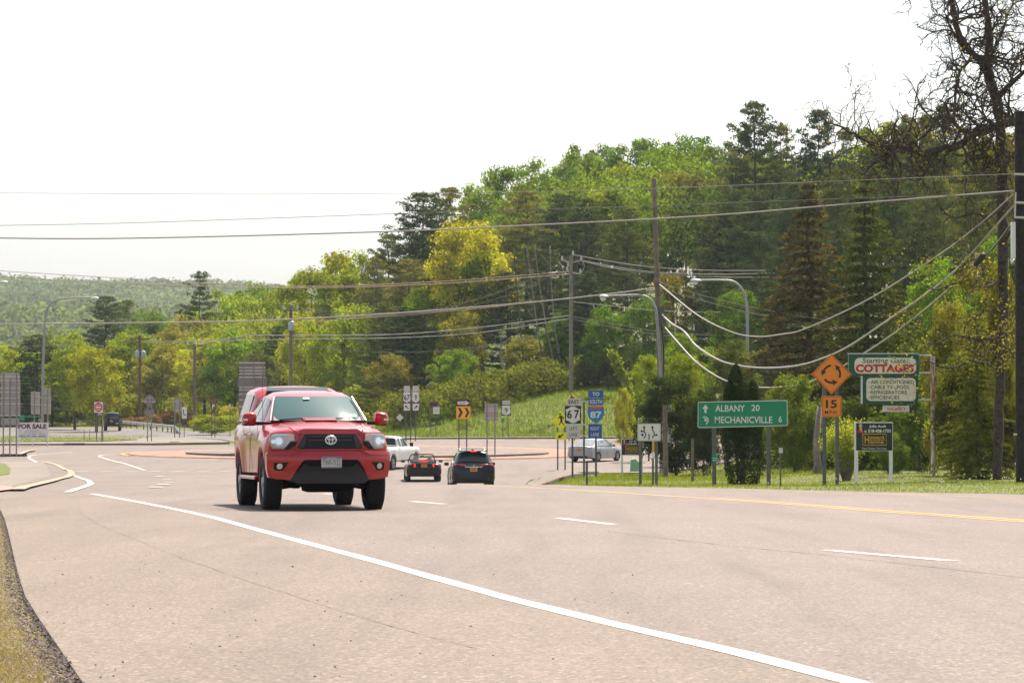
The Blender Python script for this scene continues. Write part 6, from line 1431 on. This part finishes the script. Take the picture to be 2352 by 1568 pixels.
    for s in (-1, 1):
        q = hl if s > 0 else mirror_poly(hl); h = plate('headlight', q, fa(.03), .10, mat('headlight_shell', (.40, .39, .38), .15, .3, 1.0), e, .01, .05)
        blk = [(.53, 1.0), (.60, .995), (.655, .925), (.69, .888), (.62, .888), (.50, .985)]; plate('headlight_surround', blk if s > 0 else mirror_poly(blk), fa(.028), .05, BLACKP, h, .004)
        amb = [(.54, 1.095), (.60, 1.108), (.665, 1.108), (.64, 1.03), (.61, 1.018), (.545, 1.022)]; plate('turn_signal', amb if s > 0 else mirror_poly(amb), fa(.036), .02, mat('turn_lens', (.55, .38, .32), .1, .1, 1.0), h, .003)
        amb = [(.868, 1.02), (.893, 1.02), (.885, .945), (.86, .915)]; plate('turn_signal', amb if s > 0 else mirror_poly(amb), fa(.038), .02, mat('side_amber', (.65, .25, .10), .15, .1, 1.0), h, .003)
        for cx, cz, r_, mm in ((.765, 1.005, .088, LENS), (.765, 1.005, .055, CHROME), (.845, 1.0, .03, CHROME)):
            n = 20; plate('reflector', [(s*cx+r_*math.cos(2*math.pi*k/n), cz+r_*math.sin(2*math.pi*k/n)) for k in range(n)], fa(.038 if mm is LENS else .045), .01, mm, h, 0, .2)
        wht = [(.60, 1.112), (.80, 1.112), (.865, 1.092), (.86, 1.075), (.79, 1.095), (.665, 1.095)]; plate('headlight_brow', wht if s > 0 else mirror_poly(wht), fa(.04), .01, mat('brow_white', (.75, .77, .80), .2, 0, 1.0), h, 0)
    # bumper in pieces round the dark openings
    fb = lambda o_: (lambda x, z: yf0(x*.97)-.07-o_-.05*max(0, 1-((z-.72)/.16)**2))
    bp = plate('bumper', [(-.935, .845), (-.47, .855), (.47, .855), (.935, .845), (.95, .80), (.945, .60), (.915, .475), (.80, .455), (.60, .44), (.565, .50), (.50, .62), (.43, .715), (.40, .735), (-.40, .735), (-.43, .715), (-.50, .62), (-.565, .50), (-.60, .44), (-.80, .455), (-.915, .475), (-.945, .60), (-.95, .80)], fb(0), .16, RED, e, .018, .06)
    plate('bumper_crease', [(-.93, .80), (-.60, .80), (-.50, .845), (-.47, .86), (-.93, .85)], fb(.018), .05, RED, bp, .012); plate('bumper_crease', mirror_poly([(-.93, .80), (-.60, .80), (-.50, .845), (-.47, .86), (-.93, .85)]), fb(.018), .05, RED, bp, .012)
    plate('bumper_opening', [(-.43, .735), (.43, .735), (.52, .62), (-.52, .62)], fb(-.06), .05, mat('opening_black', (.006, .006, .006), .8), bp, 0)
    plate('opening_bar', [(-.47, .70), (.47, .70), (.475, .688), (-.475, .688)], fb(-.045), .03, BLACKP, bp, 0)
    plate('lower_valance', [(-.44, .645), (-.42, .665), (-.37, .668), (-.34, .635), (.34, .635), (.37, .668), (.42, .665), (.44, .645), (.56, .50), (.60, .435), (.50, .39), (-.50, .39), (-.60, .435), (-.56, .50)], fb(.012), .14, mat('valance_grey_black', (.013, .013, .014), .6), bp, .014)
    plate('skid_plate', [(-.44, .40), (.44, .40), (.38, .28), (.28, .255), (-.28, .255), (-.38, .28)], lambda x, z: -2.55+.35*(.40-z)/.15, .05, BLACKP, e, .01)
    for s in (-1, 1):
        q = [(.63, .70), (.85, .695), (.85, .60), (.80, .575), (.72, .575)]; q = q if s > 0 else mirror_poly(q); h = plate('fog_light_pocket', q, fb(.004), .02, BLACKP, bp, .004)
        n = 20; plate('fog_light', [(s*.765+.042*math.cos(2*math.pi*k/n), .64+.042*math.sin(2*math.pi*k/n)) for k in range(n)], fb(.012), .01, mat('fog_lens', (.55, .56, .56), .12, .5, 1.0), h, 0, .2)
    # licence plate
    pl = plate('license_plate', rrect(-.155, .155, .615, .775, .012), lambda x, z: -2.80, .008, mat('plate_white', (.60, .55, .50), .5), bp, 0, 2)
    mb = MB(); mb.prism([(-.15, .748), (.15, .748), (.15, .772), (-.15, .772)], -2.803, -2.801); mb.prism([(-.15, .618), (.15, .618), (.15, .632), (-.15, .632)], -2.803, -2.801); mb.obj('plate_band', mat('plate_blue', (.10, .19, .27), .5), pl)
    mb = MB(); put_text(mb, 'TWP-7122', -.135, .135, .650, .735, -2.806, bold=.02); mb.obj('plate_characters', mat('plate_ink', (.17, .19, .20), .5), pl)
    mb = MB(); put_text(mb, 'NEW YORK', -.07, .07, .752, .768, -2.807); mb.obj('plate_state_name', WHITEP, pl)
    # mirrors
    for s in (-1, 1):
        c = Vector((s*1.045, -.98, 1.345)); mb = MB(); vs = []; n = 14
        for (dy, k_) in ((-.09, .45), (-.07, .80), (-.03, .98), (.04, 1.0), (.06, .93)):
            for q in range(n):
                a_ = 2*math.pi*q/n; sx = math.copysign(abs(math.cos(a_))**.6, math.cos(a_)); sz = math.copysign(abs(math.sin(a_))**.6, math.sin(a_))
                vs.append(c+Vector((sx*.112*k_, dy, sz*.098*k_*(1-.12*sx*s))))
        mb.add(vs, [(j*n+q, j*n+(q+1) % n, (j+1)*n+(q+1) % n, (j+1)*n+q) for j in range(4) for q in range(n)]+[tuple(range(n)), tuple(4*n+q for q in range(n))])
        o = fixn(mb.obj('mirror', RED, e, smooth=True)); o.data.set_sharp_from_angle(angle=R(50))
        mb = MB(); mb.box(c+Vector((-s*.15, .02, -.07)), (.14, .06, .05)); mb.box(c+Vector((0, .01, -.095)), (.17, .09, .02)); mb.obj('mirror_arm', BLACKP, o)
        mb = MB(); mb.box(c+Vector((s*.07, -.085, -.015)), (.075, .02, .028)); mb.obj('mirror_signal', mat('signal_white', (.8, .8, .78), .3), o)
    # doors: seam lines and handles, running board
    for s in (-1, 1):
        mb = MB()
        for yy in (-.98, .06, 1.02): mb.box((s*.916, yy, .90), (.004, .012, .72))
        mb.obj('door_seam', BLACKP, e)
        for yy in (-.10, .86): mb = MB(); mb.box((s*.93, yy, 1.12), (.03, .16, .035)); mb.obj('door_handle', CHROME, e, bevel=.008)
        mb = MB(); mb.box((s*.93, -.1, .46), (.10, 2.0, .06)); mb.obj('running_board', RED, e, bevel=.02)
    for x, y in ((-.80, ax[0]), (.80, ax[0]), (-.80, ax[1]), (.80, ax[1])): wheel(e, x, y, rt, .265, .245)
    # underside
    mb = MB(); mb.box((0, 0, .60), (1.35, 4.9, .22)); mb.box((0, 1.53, .42), (1.5, .12, .12)); mb.tube([(0, 1.4, .40), (0, 1.66, .40)], .15, 10); mb.box((0, -1.75, .44), (.62, .5, .16)); mb.tube([(-.72, -1.72, .36), (-.3, -1.72, .46), (.3, -1.72, .46), (.72, -1.72, .36)], .045, 7)
    mb.box((0, -2.2, .5), (1.1, .5, .2)); mb.tube([(-.72, -1.6, .30), (-.35, -1.7, .36)], .03, 6); mb.tube([(.72, -1.6, .30), (.35, -1.7, .36)], .03, 6)
    mb.obj('chassis', mat('underside_black', (.012, .011, .011), .8), e)
    for s in (-1, 1):   # dark wheel wells
        for a_ in ax: mb = MB(); mb.box((s*.52, a_, .68), (.08, .95, .52)); mb.box((s*.7, a_, .92), (.36, .85, .03)); mb.obj('wheel_well', MATS['underside_black'], e)
    # seats seen through glass are hidden by reflection
    return e
pickup()

def simple_wheels(e, tr, ax, r, w_=.21, **k):
    for y in ax:
        for s in (-1, 1): wheel(e, s*tr, y, r, w_, **k)
def plate_rear(e, y, z, m_=None, w_=.30):
    mb = MB(); mb.box((0, y, z), (w_, .012, .15)); o = mb.obj('license_plate', mat('plate_gold', (.72, .33, .04), .5), e)
    mb = MB(); mb.box((0, y+.007, z), (w_*.72, .004, .06)); mb.obj('plate_characters', mat('plate_ink2', (.20, .10, .06), .5), o); return o
# ---- black suv (local front at -Y, we look at its tail at +Y)
def suv():
    e = vehicle('suv', 1081, 0, 131, R(184), 'shiny black crossover with lit brake lamps and pale roof rack, waiting right of the convertible', 'car')
    L = 4.66; ax = (-1.38, 1.30)
    wt = [(-2.33, .55), (-2.2, .78), (-1.9, .90), (1.7, .92), (2.1, .90), (2.25, .84), (2.33, .72)]
    zt = [(-2.33, .75), (-2.1, .92), (-1.1, 1.05), (1.6, 1.10), (2.2, 1.08), (2.3, 1.00), (2.33, .95)]; zl = [(-2.33, .3), (-1.9, .22), (1.9, .24), (2.33, .34)]
    body_loft('body', e, BLACKG, L, wt, zt, zl, ax, .40, step=.1, arch_z=.34, sh=.16)
    wb = [(-1.2, .72), (-.6, .84), (1.7, .84), (2.2, .78)]; wr = [(-1.2, .70), (-.3, .60), (1.4, .60), (1.9, .58), (2.2, .60)]; zb = [(-1.2, 1.04), (2.2, 1.07)]; zr = [(-1.2, 1.06), (-.35, 1.55), (.1, 1.62), (1.3, 1.62), (1.8, 1.58), (1.86, 1.56), (2.2, 1.12)]
    cabin('cabin', e, BLACKG, [-1.2, -.9, -.6, -.35, -.1, .1, .6, 1.3, 1.6, 1.8, 1.86, 1.95, 2.05, 2.2], wb, wr, zb, zr)
    g = end_glass('rear_window', e, GLASS, 2.20, 1.90, .66, .53, 1.13, 1.50, .05, .02, sgn=1)
    end_glass('windshield', e, GLASS, -1.22, -.42, .66, .55, 1.1, 1.52, .05, .02)
    side_glass('side_window', e, GLASS, (-.8, -.2), (.35, .3), wb, wr, zb, zr); side_glass('side_window', e, GLASS, (.42, .37), (1.3, 1.15), wb, wr, zb, zr); side_glass('side_window', e, GLASS, (1.37, 1.22), (1.95, 1.55), wb, wr, zb, zr, t1=.7)
    mb = MB(); mb.box((0, 1.98, 1.58), (1.16, .24, .035)); s = mb.obj('spoiler', BLACKG, e, bevel=.012); mb = MB(); mb.box((0, 2.11, 1.575), (.26, .015, .035)); mb.obj('brake_lamp', REDL, s)
    for x in (-.52, .52): mb = MB(); mb.tube([(x, -.2, 1.65), (x, .0, 1.70), (x, 1.2, 1.70), (x, 1.5, 1.62)], .022, 6); mb.obj('roof_rail', WHITEP, e)
    for yy in (.1, 1.0): mb = MB(); mb.box((0, yy, 1.725), (1.16, .06, .03)); mb.obj('crossbar', WHITEP, e, bevel=.01)
    mb = MB(); mb.prism([(-.05, 1.62), (.05, 1.62), (0, 1.70)], 1.3, 1.5); mb.obj('fin_antenna', BLACKG, e)
    yr = lambda o_: (lambda x, z: 2.33+o_-.24*(abs(x)/.9)**3)
    for s in (-1, 1):
        q = [(.30, .985), (.50, 1.03), (.80, 1.05), (.87, 1.02), (.86, .93), (.62, .925), (.40, .945)]; q = q if s > 0 else mirror_poly(q); h = plate('tail_light', q, yr(.02), -.05, mat('tail_red_dim', (.30, .01, .015), .2, 0, 1, emis=('c01010', .25)), e, .004)
        n = 12; plate('lit_lamp', [(s*.76+.065*math.cos(2*math.pi*k/n), .985+.045*math.sin(2*math.pi*k/n)) for k in range(n)], yr(.03), -.02, REDL, h, 0, .3)
        q = [(.52, .43), (.70, .44), (.70, .41), (.52, .40)]; plate('rear_reflector', q if s > 0 else mirror_poly(q), yr(.03), -.02, mat('reflector_red', (.4, .02, .02), .3), e, 0)
    plate('chrome_strip', [(-.36, .935), (.36, .935), (.36, .905), (-.36, .905)], yr(.03), -.02, CHROME, e, 0)
    plate('bumper', [(-.90, .62), (.90, .62), (.91, .45), (.86, .33), (.6, .27), (-.6, .27), (-.86, .33), (-.91, .45)], yr(.06), -.2, BLACKG, e, .02)
    plate('bumper_lower', [(-.5, .40), (.5, .40), (.62, .28), (-.62, .28)], yr(.075), -.1, BLACKP, e, .01)
    plate_rear(e, 2.36, .80)
    mb = MB(); put_text(mb, 'A', -.035, .035, .955, 1.01, 2.375, bold=.04); mb.obj('emblem', CHROME, e)
    for s in (-1, 1): mb = MB(); mb.box((s*1.0, -.75, 1.08), (.2, .1, .14)); mb.obj('mirror', BLACKG, e, bevel=.03)
    simple_wheels(e, .79, ax, .355, .23); mb = MB(); mb.box((0, 0, .35), (1.4, 4.2, .2)); mb.obj('underbody', MATS['underside_black'], e)
suv()
def convertible():
    e = vehicle('convertible', 970, 0, 158, R(184), 'black open top convertible with lit brake lamps between the white pickup and the crossover', 'car')
    L = 4.6; ax = (-1.35, 1.22)
    wt = [(-2.3, .5), (-2.1, .78), (-1.8, .88), (1.5, .91), (2.0, .89), (2.2, .84), (2.3, .74)]; zt = [(-2.3, .62), (-2.1, .78), (-1.0, .90), (-.6, .93), (1.2, .94), (1.9, .96), (2.2, .95), (2.3, .90)]; zl = [(-2.3, .28), (-1.9, .2), (1.9, .24), (2.3, .34)]
    body_loft('body', e, BLACKG, L, wt, zt, zl, ax, .36, step=.1, arch_z=.30, sh=.16)
    mb = MB(); mb.tube(crom([(-.70, -.95, .93), (-.64, -.6, 1.15), (-.56, -.3, 1.32), (-.45, -.24, 1.345), (0, -.28, 1.355), (.45, -.24, 1.345), (.56, -.3, 1.32), (.64, -.6, 1.15), (.70, -.95, .93)], 4), .03, 7); mb.obj('windshield_frame', BLACKG, e, smooth=True)
    end_glass('windshield', e, mat('thin_glass', (.35, .38, .36), .05, 0, 0, alpha=.25), -.93, -.30, .66, .54, .95, 1.32, .04, 0)
    mb = MB(); mb.box((0, .1, .965), (1.36, 1.5, .02)); mb.obj('cockpit', mat('tan_interior', (.30, .25, .20), .8), e)
    for s in (-1, 1):
        mb = MB(); mb.prism(rrect(s*.36-.22, s*.36+.22, .8, 1.12, .07), .25, .4); o = mb.obj('seat', mat('seat_tan', (.32, .26, .22), .7), e, bevel=.02)
        mb = MB(); mb.prism(rrect(s*.36-.11, s*.36+.11, 1.12, 1.24, .04), .27, .36); mb.obj('headrest', MATS['seat_tan'], o)
        mb = MB(); mb.box((s*.98, -.62, .99), (.2, .09, .13)); mb.obj('mirror', BLACKG, e, bevel=.03)
    mb = MB(); mb.box((0, -.33, 1.27), (.2, .03, .05)); mb.obj('rear_view_mirror', BLACKP, e)
    mb = MB(); mb.box((0, .95, .985), (1.3, .4, .08)); mb.obj('folded_top', mat('soft_top', (.03, .03, .035), .8), e, bevel=.03)
    mb = MB(); mb.box((0, 2.12, 1.08), (1.34, .16, .03)); sp = mb.obj('spoiler', BLACKG, e, bevel=.012)
    for s in (-1, 1): mb = MB(); mb.box((s*.6, 2.1, 1.02), (.04, .12, .12)); mb.obj('spoiler_leg', BLACKG, sp)
    mb = MB(); mb.box((0, 2.20, 1.045), (.42, .03, .03)); mb.obj('brake_lamp', REDL, sp)
    yr = lambda o_: (lambda x, z: 2.31+o_-.16*(abs(x)/.9)**3)
    for s in (-1, 1): q = [(.44, .90), (.76, .905), (.78, .85), (.75, .755), (.46, .755)]; plate('tail_light', q if s > 0 else mirror_poly(q), yr(.02), -.04, REDL, e, .01)
    plate('bumper', [(-.88, .66), (.88, .66), (.88, .42), (.8, .36), (-.8, .36), (-.88, .42)], yr(.06), -.2, BLACKG, e, .02); plate_rear(e, 2.34, .82)
    simple_wheels(e, .78, ax, .33, .24); mb = MB(); mb.box((0, 0, .36), (1.3, 3.9, .2)); mb.obj('underbody', MATS['underside_black'], e)
convertible()
def white_truck():
    e = vehicle('white_pickup', 893, 0, 176, R(161), 'white pickup truck with lit tail lamp entering the roundabout, half hidden by the red pickup', 'pickup truck')
    L = 5.8; ax = (-1.85, 1.75)
    wt = [(-2.9, .6), (-2.7, .88), (-2.4, .98), (2.8, .98), (2.9, .96)]; zt = [(-2.9, 1.05), (-2.7, 1.18), (-1.5, 1.25), (-1.0, 1.27), (.6, 1.28), (.75, 1.34), (2.9, 1.34)]; zl = [(-2.9, .5), (2.9, .5)]
    body_loft('body', e, WHITEP, L, wt, zt, zl, ax, .50, step=.1, arch_z=.42, flare=.03)
    wb = [(-1.2, .78), (-.8, .88), (.7, .88)]; wr = [(-1.2, .76), (-.4, .68), (.7, .68)]; zb = [(-1.2, 1.26), (.7, 1.28)]; zr = [(-1.2, 1.27), (-.45, 1.78), (-.2, 1.86), (.5, 1.87), (.62, 1.80), (.72, 1.4)]
    cabin('cab', e, WHITEP, [-1.2, -.9, -.6, -.45, -.2, .1, .5, .58, .62, .72], wb, wr, zb, zr)
    end_glass('rear_window', e, GLASS, .735, .63, .74, .62, 1.36, 1.76, .02, .03, sgn=1)
    side_glass('side_window', e, GLASS, (-.85, -.3), (.12, .1), wb, wr, zb, zr, top=1.84); side_glass('side_window', e, GLASS, (.2, .2), (.6, .55), wb, wr, zb, zr, top=1.84)
    mb = MB(); mb.box((0, .62, 1.84), (.5, .03, .04)); mb.obj('brake_lamp', REDL, e)
    mb = MB(); mb.box((0, 1.85, 1.375), (1.78, 2.1, .03)); mb.obj('bed_cover', mat('bed_cover_dark', (.10, .12, .11), .6), e, bevel=.01)
    for s in (-1, 1):
        mb = MB(); mb.box((s*.905, 2.92, 1.10), (.15, .05, .38)); o = mb.obj('tail_light', mat('tail_red_dim', (.30, .01, .015), .2), e, bevel=.01)
        for z in (1.02, 1.17): mb = MB(); mb.box((s*.905, 2.95, z), (.11, .02, .10)); mb.obj('lit_lamp', REDL, o)
        mb = MB(); mb.box((s*1.12, -.75, 1.38), (.2, .12, .24)); mb.obj('mirror', BLACKP, e, bevel=.03)
    mb = MB(); mb.box((0, 3.0, .62), (1.9, .22, .22)); mb.obj('bumper', CHROME, e, bevel=.03); plate_rear(e, 3.13, .66)
    simple_wheels(e, .86, ax, .40, .27); mb = MB(); mb.box((0, 0, .55), (1.4, 5.2, .2)); mb.obj('underbody', MATS['underside_black'], e)
white_truck()
def sedan():
    e = vehicle('sedan', 1368, 0, 190, R(152), 'silver sedan with red tail lamps leaving the roundabout behind the route assembly', 'car')
    e.scale = (1, 1, .95); SIL = mat('silver_paint', (.34, .35, .37), .3, .5, .6); L = 4.6; ax = (-1.38, 1.32)
    wt = [(-2.3, .45), (-2.1, .72), (-1.8, .85), (1.6, .88), (2.05, .85), (2.2, .79), (2.3, .68)]; zt = [(-2.3, .6), (-2.1, .78), (-1.1, .96), (1.4, 1.02), (1.7, 1.04), (2.2, 1.06), (2.3, 1.0)]; zl = [(-2.3, .28), (-1.9, .2), (1.9, .22), (2.3, .32)]
    body_loft('body', e, SIL, L, wt, zt, zl, ax, .36, step=.1, arch_z=.31, sh=.14)
    wb = [(-1.25, .70), (-.7, .80), (1.3, .80), (1.75, .72)]; wr = [(-1.25, .68), (-.3, .56), (.9, .56), (1.75, .66)]; zb = [(-1.25, .95), (1.75, 1.04)]; zr = [(-1.25, .97), (-.35, 1.40), (.1, 1.48), (.6, 1.48), (1.0, 1.42), (1.75, 1.06)]
    cabin('cabin', e, SIL, [-1.25, -.9, -.6, -.35, -.1, .1, .35, .6, .8, 1.0, 1.25, 1.5, 1.75], wb, wr, zb, zr)
    end_glass('rear_window', e, mat('glass_greenish', (.10, .14, .13), .08, 0, 1.0), 1.72, 1.02, .62, .53, 1.08, 1.42, .05, .02, sgn=1); end_glass('windshield', e, GLASS, -1.25, -.4, .64, .54, 1.0, 1.40, .05, .02)
    for a_, b_ in (((-.85, -.25), (.2, .18)), ((.26, .24), (1.2, .80))): side_glass('side_window', e, MATS['glass_greenish'], a_, b_, wb, wr, zb, zr, top=1.46)
    yr = lambda o_: (lambda x, z: 2.31+o_-.22*(abs(x)/.88)**3)
    for s in (-1, 1): q = [(.42, .95), (.60, .99), (.80, .99), (.84, .92), (.80, .84), (.55, .84)]; plate('tail_light', q if s > 0 else mirror_poly(q), yr(.02), -.05, mat('tail_sedan', (.5, .01, .02), .2, 0, 1, emis=('d01018', .35)), e, .01)
    plate('bumper', [(-.86, .62), (.86, .62), (.86, .36), (-.86, .36)], yr(.05), -.2, SIL, e, .02); plate('bumper_lower', [(-.6, .40), (.6, .40), (.6, .27), (-.6, .27)], yr(.06), -.1, BLACKP, e, .01); plate_rear(e, 2.345, .80)
    for s in (-1, 1):
        mb = MB(); mb.box((s*.93, -.7, 1.02), (.18, .1, .12)); mb.obj('mirror', BLACKP, e, bevel=.03)
        mb = MB()
        for yy in (-.86, .22, 1.08): mb.box((s*.895, yy, .68), (.004, .012, .6))
        mb.obj('door_seam', BLACKP, e)
        for yy in (.05, .95): mb = MB(); mb.box((s*.905, yy, .9), (.02, .14, .025)); mb.obj('door_handle', CHROME, e)
    simple_wheels(e, .77, ax, .32, .21); mb = MB(); mb.box((0, 0, .33), (1.3, 4.0, .2)); mb.obj('underbody', MATS['underside_black'], e)
sedan()
def jeep():
    e = vehicle('off_roader', 259, 0, 312, R(186), 'boxy black off roader with rear spare wheel on the far road at left', 'car')
    L = 4.2; ax = (-1.3, 1.2); bl = mat('flat_black_paint', (.02, .022, .025), .4, 0, .5)
    wt = [(-2.1, .65), (-1.2, .72), (-.9, .76), (2.1, .76)]; zt = [(-2.1, 1.15), (-.9, 1.2), (2.1, 1.2)]; zl = [(-2.1, .5), (2.1, .5)]
    body_loft('body', e, bl, L, wt, zt, zl, ax, .48, step=.12, arch_z=.40, flare=.13)
    wb = [(-.9, .74), (2.08, .74)]; wr = [(-.9, .70), (-.5, .66), (2.08, .66)]; zb = [(-.9, 1.2), (2.08, 1.2)]; zr = [(-.9, 1.22), (-.55, 1.80), (-.3, 1.86), (1.9, 1.86), (2.02, 1.82), (2.08, 1.3)]
    cabin('hard_top', e, bl, [-.9, -.7, -.55, -.3, .5, 1.5, 1.9, 2.02, 2.08], wb, wr, zb, zr)
    end_glass('rear_window', e, mat('glass_bluish', (.05, .08, .11), .1, 0, 1), 2.10, 2.04, .60, .56, 1.28, 1.74, 0, .02, sgn=1); side_glass('side_window', e, GLASS, (-.5, -.35), (.8, .8), wb, wr, zb, zr, top=1.84); side_glass('side_window', e, GLASS, (.95, .95), (1.9, 1.9), wb, wr, zb, zr, top=1.84)
    mb = MB(); Mx = Matrix.Translation((.05, 2.28, 1.02)) @ Matrix.Rotation(math.pi/2, 4, 'Z'); mb.lathe([(.0, .10), (.2, .10), (.22, .06), (.36, .12), (.40, .06), (.40, -.06), (.3, -.12)], Mx, 24); o = mb.obj('spare_wheel', TYRE, e, smooth=True, sharp=40)
    mb = MB(); Mx2 = Matrix.Translation((.05, 2.36, 1.02)) @ Matrix.Rotation(math.pi/2, 4, 'Z'); mb.lathe([(.0, .03), (.17, .03), (.2, .0)], Mx2, 18); mb.obj('wheel_cover', mat('spare_tan', (.35, .25, .15), .6), o)
    for s in (-1, 1): mb = MB(); mb.box((s*.68, 2.13, .98), (.13, .06, .22)); mb.obj('tail_light', REDD, e)
    mb = MB(); mb.box((0, 2.22, .62), (1.5, .16, .16)); mb.obj('bumper', BLACKP, e, bevel=.02); mb = MB(); mb.box((-.5, 2.31, .78), (.3, .02, .15)); mb.obj('license_plate', mat('plate_pale', (.45, .4, .42), .5), e)
    simple_wheels(e, .72, ax, .40, .26); mb = MB(); mb.box((0, 0, .62), (1.1, 3.7, .2)); mb.obj('underbody', MATS['underside_black'], e)
jeep()
# ---------------------------------------------------------------- air
hb = MB(); hb.box((0, 2470, 72), (5010, 5070, 230)); hz = hb.obj('haze', None); tag(hz, kind='stuff'); hz['label'] = 'thin pale summer haze'
hm = bpy.data.materials.new('haze_air'); hm.use_nodes = True; t = hm.node_tree; t.nodes.clear(); o = t.nodes.new('ShaderNodeOutputMaterial'); v = t.nodes.new('ShaderNodeVolumePrincipled')
v.inputs['Color'].default_value = (.78, .88, 1.0, 1); v.inputs['Density'].default_value = .00009; v.inputs['Anisotropy'].default_value = .1
t.links.new(v.outputs[0], o.inputs['Volume']); hz.data.materials.append(hm)
